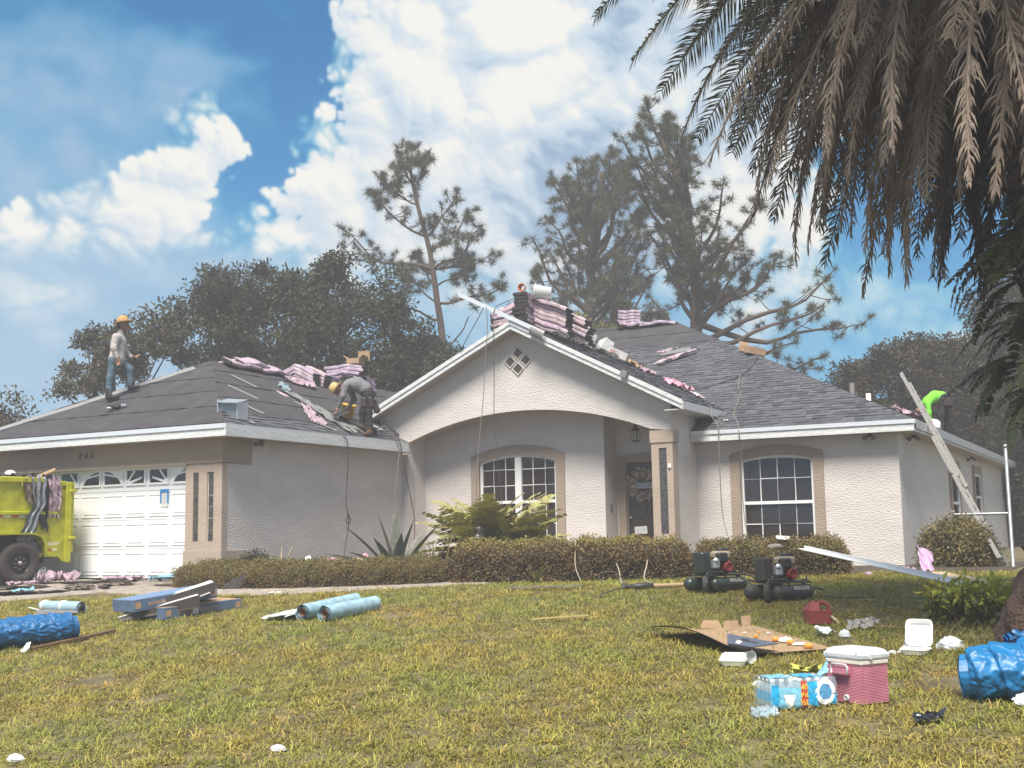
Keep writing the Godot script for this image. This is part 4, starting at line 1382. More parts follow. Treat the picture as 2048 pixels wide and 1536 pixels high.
	# the slender pine: x to the picture's right, y up
	pine("slender pine with a long bare trunk rising left of the gable", Vector3(-8.7, 0, -21.8), [Vector3(0, -0.5, 0), Vector3(0, 7.0, 0), Vector3(-0.25, 9.6, 0.1), Vector3(-0.5, 11.4, 0), Vector3(-0.95, 13.2, 0), Vector3(-1.3, 15.1, 0)], 0.22, [
		[0.72, Vector3(-3.9, 12.3, 0.3), 20, 0.25], [0.60, Vector3(-2.4, 9.9, -0.4), 13, 0.45], [0.63, Vector3(2.35, 9.95, 0.4), 13, 0.45], [0.72, Vector3(1.9, 11.3, -0.3), 17, 0.3], [0.76, Vector3(1.0, 12.7, 0.5), 15, 0.3], [0.74, Vector3(1.5, 12.0, 1.1), 13, 0.3], [0.82, Vector3(0.6, 13.8, -0.3), 15, 0.3],
		[0.80, Vector3(-2.5, 13.4, 0.5), 15, 0.35], [0.88, Vector3(-2.3, 14.3, -0.4), 15, 0.3], [0.92, Vector3(-1.7, 15.4, 0.2), 15, 0.2], [0.94, Vector3(-0.6, 14.9, 0.3), 13, 0.3], [0.97, Vector3(-1.2, 15.6, -0.3), 12, 0.2], [0.66, Vector3(-1.3, 10.4, 0.8), 12, 0.4], [0.70, Vector3(-1.0, 11.6, -1.0), 11, 0.4], [0.69, Vector3(1.1, 10.6, 1.0), 11, 0.4],
		[0.55, Vector3(-2.6, 8.9, 0.3), 4, 0.7], [0.52, Vector3(0.95, 8.8, 0), 0, 0.9], [0.57, Vector3(-2.0, 9.2, -0.8), 5, 0.6]], tuft, pm, pbark)
	var crown := func(n: int, c: Vector3, r: Vector3, lo: float, hi: float) -> Array:
		var out := []
		for i in n:
			var d := Vector3(rv(-1, 1), rv(-1, 1), rv(-1, 1)).normalized() * rv(0.6, 1.0)
			var e: Vector3 = c + d * r
			out.append([clampf(lo + (hi - lo) * (0.5 + d.y * 0.5) - 0.05, 0.3, 0.98), e, 9, 0.45])
		return out
	pine("broad dense pine behind the pink shingle stack on the ridge", Vector3(-5.5, 0, -27.5), [Vector3(0, -0.5, 0), Vector3(0.1, 8, 0), Vector3(0.35, 11, 0), Vector3(0.8, 13.6, 0), Vector3(0.9, 15.4, 0)], 0.34,
		crown.call(26, Vector3(0.6, 13.7, 0), Vector3(3.0, 2.6, 2.4), 0.62, 0.97) + crown.call(16, Vector3(0.1, 11.6, 0), Vector3(3.6, 1.7, 2.4), 0.55, 0.75) + [[0.99, Vector3(1.3, 16.4, 0.2), 14, 0.2], [0.97, Vector3(0.4, 16.0, -0.3), 14, 0.3], [0.95, Vector3(1.9, 15.6, 0.3), 13, 0.3]] + [[0.55, Vector3(-2.4, 10.2, 0.4), 6, 0.5], [0.5, Vector3(2.6, 9.4, 0), 7, 0.5], [0.46, Vector3(-2.6, 9.4, 0.3), 0, 0.9], [0.5, Vector3(-3.0, 9.9, -0.2), 1, 0.8], [0.48, Vector3(3.6, 8.6, 0.3), 4, 0.5]], tuft, pm, pbark, 1.05)
	pine("tall open pine half hidden behind the hanging palm fronds", Vector3(0.2, 0, -24.5), [Vector3(0, -0.5, 0), Vector3(0.05, 7, 0), Vector3(0.1, 10, 0), Vector3(-0.3, 13, 0), Vector3(-1.1, 15.2, 0)], 0.36,
		crown.call(16, Vector3(-1.1, 14.4, 0), Vector3(2.0, 1.9, 1.8), 0.7, 0.97) + [[0.99, Vector3(-1.5, 16.3, 0.2), 14, 0.2], [0.97, Vector3(-0.6, 15.9, -0.3), 14, 0.3]] + crown.call(22, Vector3(0.6, 11.6, 0), Vector3(3.2, 2.4, 2.6), 0.55, 0.8) + [[0.5, Vector3(4.6, 8.6, 0.3), 9, 0.45], [0.52, Vector3(5.2, 10.0, 0), 10, 0.45], [0.46, Vector3(3.6, 7.3, 0.3), 8, 0.45], [0.48, Vector3(-2.5, 8.8, 0.4), 6, 0.5], [0.44, Vector3(-3.0, 7.9, 0), 3, 0.6], [0.43, Vector3(4.8, 6.9, -0.3), 8, 0.5], [0.55, Vector3(6.2, 8.0, -0.3), 8, 0.5], [0.5, Vector3(-1.5, 9.3, -0.8), 6, 0.4]], tuft, pm, pbark, 1.0)


# ------------------------------------------------------------------ palm
# a feather leaf in its own xy plane: leaves the origin at elevation e0 and ends at e1 (radians)
func frond(e0: float, e1: float, length: float, leaf: float, pairs: int, fold: float, hang: float, wid: float, sd: int, ragged := 0.15) -> ArrayMesh:
	var r := RandomNumberGenerator.new()
	r.seed = sd
	var b := B.new()
	var n := 18
	var pts := [Vector3.ZERO]
	var p := Vector3.ZERO
	for i in n:
		var t := (i + 0.5) / n
		var e := lerpf(e0, e1, pow(t, 0.8))
		p += Vector3(cos(e), sin(e), 0.05 * sin(t * 4.0 + sd)) * length / n
		pts.append(p)
	b.col(Color(1.15, 1.1, 1.0))
	b.tube(pts, taper(length * 0.0085, length * 0.0016, n), 4, false)
	for i in pairs:
		var t := 0.10 + 0.90 * (i + r.randf()) / pairs
		var k := minf(t * n, n - 0.001)
		var c: Vector3 = pts[int(k)].lerp(pts[int(k) + 1], k - int(k))
		var tan: Vector3 = (pts[mini(int(k) + 1, n)] - pts[int(k)]).normalized()
		var len := leaf * sin(PI * clampf(0.12 + 0.80 * t, 0, 1)) * r.randf_range(1.0 - ragged * 2.2, 1.15)
		for s in [-1.0, 1.0]:
			var f := clampf(fold + r.randf_range(-ragged, ragged), 0.05, 1.5)
			var d := (Vector3(0, 0, s) * cos(f) + tan * sin(f) + Vector3(r.randf_range(-1, 1), r.randf_range(-1, 1), r.randf_range(-1, 1)) * ragged).normalized()
			var sd2 := tan.cross(d).cross(d).normalized() * wid * 0.5
			var v := r.randf_range(0.62, 1.25)
			b.col(Color(v, v * r.randf_range(0.94, 1.02), v * r.randf_range(0.88, 1.0)))
			var m := c + d * len * 0.5
			var d2 := (d + Vector3.DOWN * hang * r.randf_range(0.6, 1.4)).normalized()
			var e := m + d2 * len * 0.55
			b.quad(c - sd2 * 0.5, c + sd2 * 0.5, m + sd2, m - sd2)
			b.tri(m - sd2, m + sd2, e)
	return b.mesh()


func build_palm() -> void:
	var at := Vector3(13.84, -0.30, 4.58)
	var palm := thing("palm_tree", "big date palm with a shaggy skirt of dead hanging fronds", "palm tree", at)
	var bark := mt("palm bark", lin(0.075, 0.05, 0.037), 0.95, {"tex": noise("barkn", 0.04), "scale": Vector3(2.0, 3.0, 2.0), "bump": noise("barkb", 0.06, 4), "cm": 3.0})
	var b := B.new().smooth()
	var prof := [Vector2(0.62, -0.1), Vector2(0.56, 0.25), Vector2(0.47, 0.7), Vector2(0.43, 1.2), Vector2(0.41, 2.5), Vector2(0.42, 4.0), Vector2(0.47, 5.2), Vector2(0.55, 6.6), Vector2(0.42, 7.4), Vector2(0.0, 7.8)]
	b.lathe(prof, 22)
	part("trunk", b, bark, palm)
	# stubs of cut leaf bases in a spiral
	b = B.new()
	for i in 210:
		var a := i * 2.39996
		var y := 0.15 + i * 0.031
		var o := Vector3(cos(a), 0, sin(a))
		var t := Vector3(-sin(a), 0, cos(a))
		var c := o * (0.40 if y > 0.8 else 0.48) + Vector3.UP * y
		var w := rv(0.07, 0.11)
		b.hexa([c - t * w, c + t * w, c + t * w + o * 0.03 - Vector3.UP * 0.05, c - t * w + o * 0.03 - Vector3.UP * 0.05, c - t * w * 0.6 + Vector3.UP * 0.16 + o * 0.04, c + t * w * 0.6 + Vector3.UP * 0.16 + o * 0.04, c + t * w * 0.5 + Vector3.UP * 0.15 + o * rv(0.09, 0.15), c - t * w * 0.5 + Vector3.UP * 0.15 + o * rv(0.09, 0.15)])
	tag(part("leaf_stubs", b, mt("palm stub", lin(0.085, 0.06, 0.045), 0.95, {"tex": noise("barkn", 0.04), "scale": 3.0}), palm), "", "", "", "stuff")
	# mound of roots and litter
	b = B.new().smooth()
	b.grid(40, 14, func(u, v):
		var a: float = u * TAU
		var hh: float = -0.06 + 0.92 * v
		var r: float = lerpf(0.90, 0.40, pow(v, 2.2)) + 0.05 * sin(a * 5.0 + v * 4.0) + 0.035 * sin(a * 13.0 - v * 17.0) + 0.02 * sin(a * 29.0 + v * 40.0)
		return Vector3(cos(a) * r * 0.95, hh, sin(a) * r * 0.95))
	part("root_mound", b, mt("root litter", lin(0.17, 0.10, 0.07), 0.97, {"tex": noise("litter", 0.06, 5, 0.35, 1.0), "scale": 1.6, "bump": noise("barkb", 0.06), "cm": 3.0}), palm)
	var dead := mt("dead frond", lin(0.33, 0.255, 0.205), 0.85, {"vcol": true, "backlight": Color(0.25, 0.2, 0.15)})
	var worn := mt("browning frond", lin(0.16, 0.125, 0.09), 0.8, {"vcol": true, "backlight": Color(0.25, 0.22, 0.15)})
	var live := mt("green frond", lin(0.115, 0.12, 0.06), 0.6, {"vcol": true, "backlight": Color(0.4, 0.4, 0.25)})
	var kinds := []
	for k in 3: kinds.append([frond(0.55 - 0.25 * k, -0.75 - 0.12 * k, 4.1, 0.50, 150, 0.62, 0.35, 0.017, 5 + k, 0.07), live])
	for k in 4: kinds.append([frond(0.0 - 0.22 * k, -1.15 - 0.08 * k, 4.1, 0.50, 150, 0.85, 0.6, 0.017, 15 + k, 0.24), worn])
	for k in 5: kinds.append([frond(-0.15 - 0.22 * k, -1.48, 3.9, 0.36, 150, 1.22, 1.0, 0.016, 25 + k, 0.3), dead])
	for i in 290:
		var q: Array = kinds[i % 12]
		var o := MeshInstance3D.new()
		o.name = numbered(palm, "frond")
		o.mesh = q[0]
		o.material_override = q[1]
		var az := i * 2.39996 + rv(-0.2, 0.2) if i < 210 else 3.5 + rv(-1.1, 1.1)
		var lvl := 7.55 if i % 12 < 3 else (7.3 if i % 12 < 7 else 7.1)
		o.transform = Transform3D(Basis.from_euler(Vector3(0, az, 0)) * Basis.from_euler(Vector3(rv(-0.25, 0.25), 0, rv(-0.1, 0.1))) * Basis.from_scale(Vector3.ONE * (rv(0.72, 1.0) if i < 210 else rv(0.85, 1.1))), Vector3(cos(az) * 0.3, lvl + rv(-0.25, 0.25), -sin(az) * 0.3))
		palm.add_child(o, true)
	# old fronds hanging straight down against the trunk
	var skirt := frond(-1.25, -1.56, 2.7, 0.42, 90, 1.1, 0.7, 0.03, 90, 0.25)
	var sk := mt("old skirt frond", lin(0.075, 0.055, 0.042), 0.9, {"vcol": true})
	for i in 60:
		var o := MeshInstance3D.new()
		o.name = numbered(palm, "skirt_frond")
		o.mesh = skirt
		o.material_override = sk
		var az := i * 2.39996
		o.transform = Transform3D(Basis.from_euler(Vector3(0, az, 0)) * Basis.from_euler(Vector3(rv(-0.2, 0.2), 0, rv(-0.05, 0.2))) * Basis.from_scale(Vector3.ONE * rv(0.75, 1.15)), Vector3(cos(az) * 0.45, 6.6 - rv(0, 0.7), -sin(az) * 0.45))
		palm.add_child(o, true)
	# ferns that grow on the trunk
	var fm := mt("fern leaf", lin(0.060, 0.072, 0.022), 0.6, {"vcol": true, "backlight": Color(0.3, 0.35, 0.15)})
	var fern := [frond(0.5, -1.1, 0.75, 0.10, 30, 0.35, 0.2, 0.03, 3, 0.1), frond(0.2, -1.3, 0.9, 0.12, 34, 0.3, 0.2, 0.034, 4, 0.1)]
	var spots := [[2.0, 3.5], [2.6, 3.2], [3.3, 3.6], [2.3, 2.7], [3.0, 2.4], [1.6, 2.9], [2.7, 4.0], [2.0, 2.2], [3.6, 2.9]]
	var rank := [6, 4, 7, 2, 1, 3, 8, 0, 5]
	for i in spots.size():
		var a: float = spots[i][0]
		var f := thing("fern", "fern sprouting from the palm trunk, %s counted up from the ground" % ORD[rank[i]], "fern", at + Vector3(cos(a) * 0.44, spots[i][1], sin(a) * 0.44), 0.0, "ferns on the palm trunk")
		for k in 9:
			var o := MeshInstance3D.new()
			o.name = numbered(f, "frond")
			o.mesh = fern[k % 2]
			o.material_override = fm
			o.transform = Transform3D(Basis.from_euler(Vector3(0, -a + rv(-1.1, 1.1), 0)) * Basis.from_euler(Vector3(rv(-0.3, 0.3), 0, rv(-0.3, 0.4))) * Basis.from_scale(Vector3.ONE * rv(0.7, 1.1)), Vector3(0, rv(-0.1, 0.1), 0))
			f.add_child(o, true)


# ------------------------------------------------------------------ lawn
func on_lawn(x: float, z: float) -> bool:
	if z < 0.9 + maxf(0, 4.6 - x) * 0.4 and x < 5.2: return false
	if x < 5.2 and z < 2.45 - maxf(0.0, x - 2.0) * 0.42: return false
	if x < -0.5 and x < -0.62 - (z - 2.3) * 0.66: return false
	if x >= 5.2 and x < 8.0 and z < 0.75 - (x - 5.2) * 0.78: return false
	if x >= 8.0 and x < 10.2 and z < -1.6 - (x - 8.0) * 0.42: return false
	return true


func build_grass() -> void:
	var gm := leafy("grass blade", lin(0.34, 0.308, 0.082), 0.65, 0.6)
	var clumps := []
	for k in 4:
		var b := B.new()
		for i in 15:
			var a := rv(0, TAU)
			var k2 := rv(0.62, 1.25)
			b.col(Color(k2 * rv(0.92, 1.12), k2, k2 * rv(0.8, 1.1)))
			blade(b, Vector3(rv(-0.05, 0.05), 0, rv(-0.05, 0.05)), Vector3(cos(a), rv(0.5, 2.2), sin(a)), rv(0.045, 0.10), rv(0.005, 0.009), rv(0.6, 2.4), 3)
		clumps.append(b.mesh())
	var dry := FastNoiseLite.new()
	dry.seed = 4
	dry.frequency = 0.55
	dry.fractal_octaves = 3
	var xf := [[], [], [], []]
	var cols := [[], [], [], []]
	var bare := [Vector3(5.85, 0.45, 8.1), Vector3(7.0, 0.2, 8.6), Vector3(8.6, 0.16, 8.9), Vector3(12.95, 0.5, 6.6), Vector3(10.7, 0.5, -0.6), Vector3(11.3, 0.6, 0.3), Vector3(6.2, 0.4, 3.9)]
	var tries := 0
	while tries < 125000:
		tries += 1
		var z := 13.2 - pow(rng.randf(), 0.8) * 17.0
		var x := lerpf(-4.5, 15.0, rng.randf())
		# leave out what lies well outside the view
		var d := Vector3(x - 14.26, 0, z - 15.99)
		var fw := d.dot(Vector3(-0.469, 0, -0.883))
		if fw < 5.2 or absf(d.dot(RIGHT)) > fw * 0.47 + 0.4: continue
		if fw > 12.0 and rng.randf() > 0.75: continue
		if not on_lawn(x, z): continue
		var sparse := 0.0
		for q in bare: sparse = maxf(sparse, 1.0 - Vector2(x - q.x, z - q.z).length() / q.y * (1.0 + 0.4 * dry.get_noise_2d(x * 6.0, z * 6.0)))
		if rng.randf() < clampf(sparse * 1.5, 0.0, 0.93): continue
		var v := dry.get_noise_2d(x, z)
		var w := dry.get_noise_2d(x * 4.0 + 30.0, z * 4.0)
		var k := rv(0.72, 1.15) * (1.0 + w * 0.35)
		var yel := clampf(0.5 + v * 1.3 + rv(-0.2, 0.2), 0, 1)
		if sparse > 0.0: yel = clampf(yel + 0.9, 0, 1.6)
		var c := Color(0.86, 1.0, 0.85).lerp(Color(1.10, 1.0, 0.92), yel)
		if rng.randf() < 0.05: c = Color(1.6, 1.3, 1.6)
		var i := rng.randi() % 4
		xf[i].append(Transform3D(Basis.from_euler(Vector3(rv(-0.15, 0.15), rv(0, TAU), rv(-0.15, 0.15))).scaled(Vector3.ONE * rv(0.7, 1.15) * (1.0 + w * 0.2)), on_ground(x, z, -0.004)))
		cols[i].append(Color(c.r * k, c.g * k, c.b * k))
	for i in 4:
		var o := scatter("grass", self, clumps[i], gm, xf[i], cols[i])
		tag(o, "olive-green lawn grass blades", "", "", "stuff")


# ------------------------------------------------------------------ things on the roof
# a thin crumpled sheet between four corners
func sheet(b: B, c: Array, amp: float, n := 9, thick := 0.004, sag := 0.0, freq := 7.0):
	var f := FastNoiseLite.new()
	f.seed = rng.randi() % 9999
	f.frequency = freq
	f.fractal_octaves = 3
	var nrm: Vector3 = (c[1] - c[0]).cross(c[3] - c[0]).normalized()
	if nrm.y < 0: nrm = -nrm
	for k in 2:
		b.grid(n, n, func(u, v):
			var p: Vector3 = c[0].lerp(c[1], u).lerp(c[3].lerp(c[2], u), v)
			var e: Vector3 = (c[1] - c[0]) * f.get_noise_2d(u * 0.5 + 9.0, v * 0.5) * 0.22 + (c[3] - c[0]) * f.get_noise_2d(u * 0.5, v * 0.5 + 9.0) * 0.22
			return p + e + nrm * (amp * (0.6 + f.get_noise_2d(u, v) * 1.6) - k * thick) + Vector3.DOWN * sag * sin(PI * u) * sin(PI * v))


func loose(called: String, label: String, cat: String, m: Material, c: Array, amp: float, n := 9, group := "", sag := 0.0, freq := 7.0) -> MeshInstance3D:
	var b := B.new().smooth()
	sheet(b, c, amp, n, 0.004, sag, freq)
	return solo(called, b, m, label, cat, group)


func bundle_meshes(bend: float) -> Array:  # [wrapper, shingle ends]: a paper-wrapped pack 0.98 x 0.34, bent over a ridge by bend
	var w := B.new()
	var n := 8
	var rows := []
	for i in n + 1:
		var x := lerpf(-0.49, 0.49, float(i) / n)
		var y := -absf(x) * bend + 0.012 * sin(x * 9.0)
		var wob := 0.006 * sin(i * 2.3)
		var row := []
		for q in [[-0.155, 0.0], [-0.17, 0.015], [-0.17 - wob, 0.06], [-0.15, 0.078 + wob], [0.15, 0.078 - wob], [0.17 + wob, 0.06], [0.17, 0.015], [0.155, 0.0]]:
			row.append(Vector3(x, y + q[1], q[0]))
		rows.append(row)
	for i in n:
		for k in 8:
			var m := (k + 1) % 8
			w.quad(rows[i][k], rows[i][m], rows[i + 1][m], rows[i + 1][k])
	var d := B.new()
	for s in [0, n]:
		var e := -1.0 if s == 0 else 1.0
		for j in 3:
			d.box(rows[s][0].lerp(rows[s][7], 0.5) + Vector3(e * 0.012 + e * rv(0, 0.012), 0.016 + j * 0.022, rv(-0.01, 0.01)), Vector3(0.03, 0.016, 0.31))
	return [w.mesh(), d.mesh()]


var bundle_kinds := []

func bundle(label: String, at: Vector3, turn: Basis, bend: int, group: String):
	var t := thing("shingle_bundle", label, "shingle bundle", at, 0.0, group)
	t.basis = turn
	var pink := mt("pink wrapper %d" % (rng.randi() % 3), lin(0.50 + rv(-0.05, 0.05), 0.41 + rv(-0.03, 0.03), 0.465 + rv(-0.02, 0.04)), 0.45, {"tex": noise("wrapn", 0.03, 4, 0.72, 1.05), "scale": 1.6})
	part("wrapper", bundle_kinds[bend][0], pink, t)
	part("shingle_ends", bundle_kinds[bend][1], mt("shingle edge", lin(0.045, 0.042, 0.045), 0.9), t)


func carton(b: B, c: Vector3, s: Vector3, bs: Basis, lid := true, flaps := 0.0):  # an open or closed cardboard box
	var t := 0.006
	for x in [-1, 1]:
		b.box(c + bs * Vector3(x * (s.x / 2 - t / 2), s.y / 2, 0), Vector3(t, s.y, s.z), bs)
		b.box(c + bs * Vector3(0, s.y / 2, x * (s.z / 2 - t / 2)), Vector3(s.x - 2 * t, s.y, t), bs)
	b.box(c + bs * Vector3(0, t / 2 + 0.001, 0), Vector3(s.x - 2 * t, t, s.z - 2 * t), bs)
	if lid:
		b.box(c + bs * Vector3(0, s.y + t / 2 + 0.001, 0), Vector3(s.x, t, s.z), bs)
	elif flaps > 0.0:
		for x in [-1, 1]:
			b.box(c + bs * Vector3(x * (s.x / 2 + flaps * 0.35), s.y + flaps * 0.3, 0), Vector3(flaps, t, s.z * 0.96), bs * Basis.from_euler(Vector3(0, 0, x * 0.75)))


func build_roof_things() -> void:
	bundle_kinds = [bundle_meshes(0.0), bundle_meshes(0.5), bundle_meshes(0.12)]
	var along := Basis(Vector3.UP, PI / 2)                      # long side down the ridge (z)
	var on_right := Basis(Vector3.BACK, -0.4636)                # tilted to the garage's right slope
	var up := Basis.IDENTITY
	# stack at the garage peak
	bundle("flat pink shingle bundle nearest the garage roof's peak", Vector3(-3.02, 4.44, -3.95), on_right * along, 0, "bundles on the garage ridge")
	bundle("pink shingle bundle lying end to end behind the one at the garage peak", Vector3(-2.98, 4.43, -4.95), on_right * along, 2, "bundles on the garage ridge")
	bundle("pink bundle resting askew on top of the flat pair by the garage peak", Vector3(-3.05, 4.54, -4.35), on_right * along * Basis(Vector3.UP, 0.06), 2, "bundles on the garage ridge")
	bundle("dark-ended bundle sagging over the hip beside the standing roofer", Vector3(-3.42, 4.36, -3.50), Basis(Vector3.UP, 0.9) * Basis(Vector3.BACK, 0.40), 2, "bundles on the garage ridge")
	for i in 4:
		bundle("pink bundle, %s of the round-topped four-layer stack on the garage ridge" % ORD[i], Vector3(-3.15 + rv(-0.03, 0.03), 4.40 + i * 0.083, -6.1 + rv(-0.05, 0.05)), Basis(Vector3.UP, 0.2 + rv(-0.06, 0.06)), 1 if i > 0 else 1, "bundles on the garage ridge")
		bundle("pink bundle, %s layer at the back of the round-topped garage stack" % ORD[i], Vector3(-3.13 + rv(-0.03, 0.03), 4.40 + i * 0.083, -6.48 + rv(-0.04, 0.04)), Basis(Vector3.UP, 0.2 + rv(-0.06, 0.06)), 1, "bundles on the garage ridge")
	for i in 4:
		bundle("pink bundle, %s of the lower pile under the cardboard box" % ORD[i], Vector3(-3.0 + rv(-0.03, 0.03), 4.37 + i * 0.083, -8.35 + rv(-0.06, 0.06)), along * Basis(Vector3.UP, rv(-0.05, 0.05)) * Basis(Vector3.RIGHT, 0.25), 2, "bundles under the cardboard box")
	for i in 4:
		bundle("pink bundle, %s of the upper pile under the cardboard box" % ORD[i], Vector3(-3.22 + rv(-0.03, 0.03), 4.62 + i * 0.083, -8.05 + rv(-0.05, 0.05)), Basis(Vector3.UP, 0.25 + rv(-0.08, 0.08)), 2, "bundles under the cardboard box")
	for i in 2:
		bundle("bundle with black shingle ends, %s of the pair left of the box pile" % ORD[i], Vector3(-3.3, 4.42 + i * 0.085, -7.35), along * Basis(Vector3.UP, 0.2), 0, "bundles under the cardboard box")
	# the big stack astride the gable ridge
	for i in 9:
		var y := 5.03 + i * 0.081
		bundle("pink bundle, %s layer of the gable stack's left column" % ORD[i], Vector3(2.36 + rv(-0.03, 0.03), y - 0.17, -6.35 + rv(-0.04, 0.04)), Basis(Vector3.UP, 0.5) * Basis(Vector3.BACK, 0.34) * Basis(Vector3.UP, rv(-0.05, 0.05)) * Basis.from_scale(Vector3(0.75, 1, 1)), 0, "bundles stacked on the gable ridge")
		if i < 9:
			bundle("black-ended bundle, %s layer of the gable stack's middle column" % ORD[i], Vector3(2.80 + rv(-0.03, 0.03), y, -6.45 + rv(-0.05, 0.03)), along * Basis(Vector3.UP, rv(-0.06, 0.06)), 0, "bundles stacked on the gable ridge")
		if i < 8:
			bundle("pink bundle, %s layer of the gable stack's right front column" % ORD[i], Vector3(3.36 + rv(-0.04, 0.04), y - 0.14, -6.40 + rv(-0.05, 0.05)), Basis(Vector3.BACK, -0.40) * Basis(Vector3.UP, rv(-0.06, 0.06)) * Basis.from_scale(Vector3(0.85, 1, 1)), 0, "bundles stacked on the gable ridge")
		if i < 7:
			bundle("pink bundle, %s layer of the gable stack's right rear column" % ORD[i], Vector3(3.42 + rv(-0.04, 0.04), y - 0.16, -7.15 + rv(-0.05, 0.05)), Basis(Vector3.BACK, -0.42) * Basis(Vector3.UP, rv(-0.08, 0.08)), 0, "bundles stacked on the gable ridge")
	for i in 5:
		bundle("pink bundle, %s of the small stack on the main ridge" % ORD[i], Vector3(2.05 + rv(-0.03, 0.03), 6.24 + i * 0.083, -13.8), Basis(Vector3.UP, 0.5 + rv(-0.06, 0.06)) * Basis.from_scale(Vector3(0.62, 1, 1)), 0, "bundles on the main ridge")
	bundle("single pink bundle lying flat at the right end of the main ridge", Vector3(2.95, 6.20, -13.75), Basis(Vector3.UP, 0.12), 2, "bundles on the main ridge")
	bundle("single pink bundle lying between the small ridge stack and the vent", Vector3(2.42, 6.22, -13.70), Basis(Vector3.UP, 0.05) * Basis.from_scale(Vector3(0.6, 1, 1)), 2, "bundles on the main ridge")
	# turbine-like vent behind them
	var b := B.new().smooth()
	b.lathe([Vector2(0.20, 0.0), Vector2(0.15, 0.06), Vector2(0.12, 0.14), Vector2(0.17, 0.24), Vector2(0.19, 0.32), Vector2(0.15, 0.40), Vector2(0, 0.43)], 14, Transform3D(Basis.IDENTITY, Vector3(2.72, 6.27, -14.05)))
	solo("roof_vent", b, mt("dark vent metal", lin(0.06, 0.055, 0.055), 0.5, {"metal": 0.4}), "dark round roof vent behind the main ridge", "roof vent")
	# orange coil, white pail, cartons
	b = B.new().smooth()
	for k in 4:
		var pts := []
		for i in 19:
			var a := TAU * i / 18.0
			pts.append(Vector3(2.80, 5.93, -6.12) + Vector3(cos(a) * (0.055 + 0.009 * k), sin(a) * (0.06 + 0.008 * k) - 0.05, 0.025 * k - 0.03))
		b.tube(pts, 0.013, 6, false)
	solo("cord_coil", b, mt("orange rope", lin(0.42, 0.12, 0.05), 0.7), "coil of orange cord on top of the gable stack", "cord coil")
	b = B.new().smooth()
	b.lathe([Vector2(0, 0), Vector2(0.125, 0.0), Vector2(0.15, 0.34), Vector2(0.16, 0.345), Vector2(0.16, 0.37), Vector2(0.145, 0.37), Vector2(0.12, 0.01)], 20, Transform3D(Basis.from_euler(Vector3(0.2, 0.4, 1.45)), Vector3(3.36, 5.74, -6.35)))
	solo("pail", b, mt("white pail plastic", lin(0.62, 0.63, 0.62), 0.4), "white plastic pail lying on its side on the gable stack", "pail")
	var kraft := mt("kraft board", lin(0.44, 0.295, 0.175), 0.85, {"tex": noise("kraftn", 0.02, 4, 0.82, 1.0), "scale": 1.2})
	b = B.new()
	carton(b, Vector3(-3.12, 4.97, -8.35), Vector3(0.32, 0.13, 0.55), Basis(Vector3.UP, 0.35), false, 0.14)
	b.box(Vector3(-3.05, 5.22, -8.62), Vector3(0.30, 0.26, 0.008), Basis(Vector3.UP, 0.4) * Basis(Vector3.RIGHT, 0.1))
	solo("cardboard_box", b, kraft, "torn-open brown cardboard box on the bundles behind the bent roofer", "box")
	b = B.new()
	var hb := Basis(Vector3.BACK, -0.25) * Basis(Vector3.UP, 0.7)
	carton(b, Vector3(6.35, 4.74, -10.95), Vector3(0.42, 0.16, 0.30), hb, false, 0.0)
	b.grid(6, 4, func(u, v): return Vector3(6.02, 4.86, -11.05) + hb * Vector3(v * 0.24 - 0.1, sin(u * 2.2) * 0.22, -u * 0.1 + 0.05))
	solo("cardboard_box", b, kraft, "brown cardboard box with a bent-up flap on the right hip", "box")
	var wcard := mt("white carton", lin(0.60, 0.60, 0.59), 0.7, {"tex": noise("kraftn", 0.02), "scale": 1.4})
	for q in [[Vector3(3.45, 4.80, -7.85), Vector3(0.27, 0.30, 0.26), Basis.from_euler(Vector3(0.1, 0.6, -0.45)), "white nail carton leaning uppermost of three on the gable slope"], [Vector3(3.72, 4.66, -8.1), Vector3(0.24, 0.30, 0.30), Basis.from_euler(Vector3(-0.1, 1.0, -0.6)), "torn white carton in the middle of three on the gable slope"], [Vector3(4.12, 4.50, -8.0), Vector3(0.46, 0.16, 0.26), Basis.from_euler(Vector3(0, 0.25, -0.48)), "long white carton lying lowest of three with faded red print"]]:
		var t := thing("nail_carton", q[3], "box", q[0], 0.0, "white cartons on the gable slope")
		t.basis = q[2]
		b = B.new()
		carton(b, Vector3.ZERO, q[1], Basis.IDENTITY)
		part("carton", b, wcard, t)
		if q[1].x > 0.4:
			var tx := MeshInstance3D.new()
			tx.name = "print"
			tx.mesh = text_mesh("ABC", 0.07, 0.003)
			tx.material_override = mt("faded red ink", lin(0.45, 0.16, 0.17), 0.8)
			tx.position = Vector3(-0.08, 0.085, 0.132)
			t.add_child(tx, true)
	# wrappers and scraps
	var pinkp := mt("pink film", lin(0.55, 0.40, 0.48), 0.35, {"backlight": Color(0.4, 0.35, 0.38), "tex": noise("wrapn", 0.03), "scale": 2.5})
	loose("pink_wrapper", "crumpled pink wrapper hanging below the round-topped garage stack", "wrapper", pinkp, [Vector3(-2.75, 4.30, -4.95), Vector3(-2.55, 4.22, -5.75), Vector3(-2.25, 4.04, -5.6), Vector3(-2.45, 4.10, -5.1)], 0.05, 10)
	loose("pink_wrapper", "long twisted lavender wrapper lying low on the garage slope", "wrapper", pinkp, [Vector3(-1.08, 3.42, -3.58), Vector3(-1.02, 3.38, -3.78), Vector3(-0.10, 2.93, -3.15), Vector3(-0.12, 2.93, -2.65)], 0.035, 12)
	b = B.new().smooth()
	b.tube([Vector3(-1.74, 3.74, -3.60), Vector3(-1.6, 3.67, -3.61), Vector3(-1.45, 3.60, -3.62)], 0.03, 8)
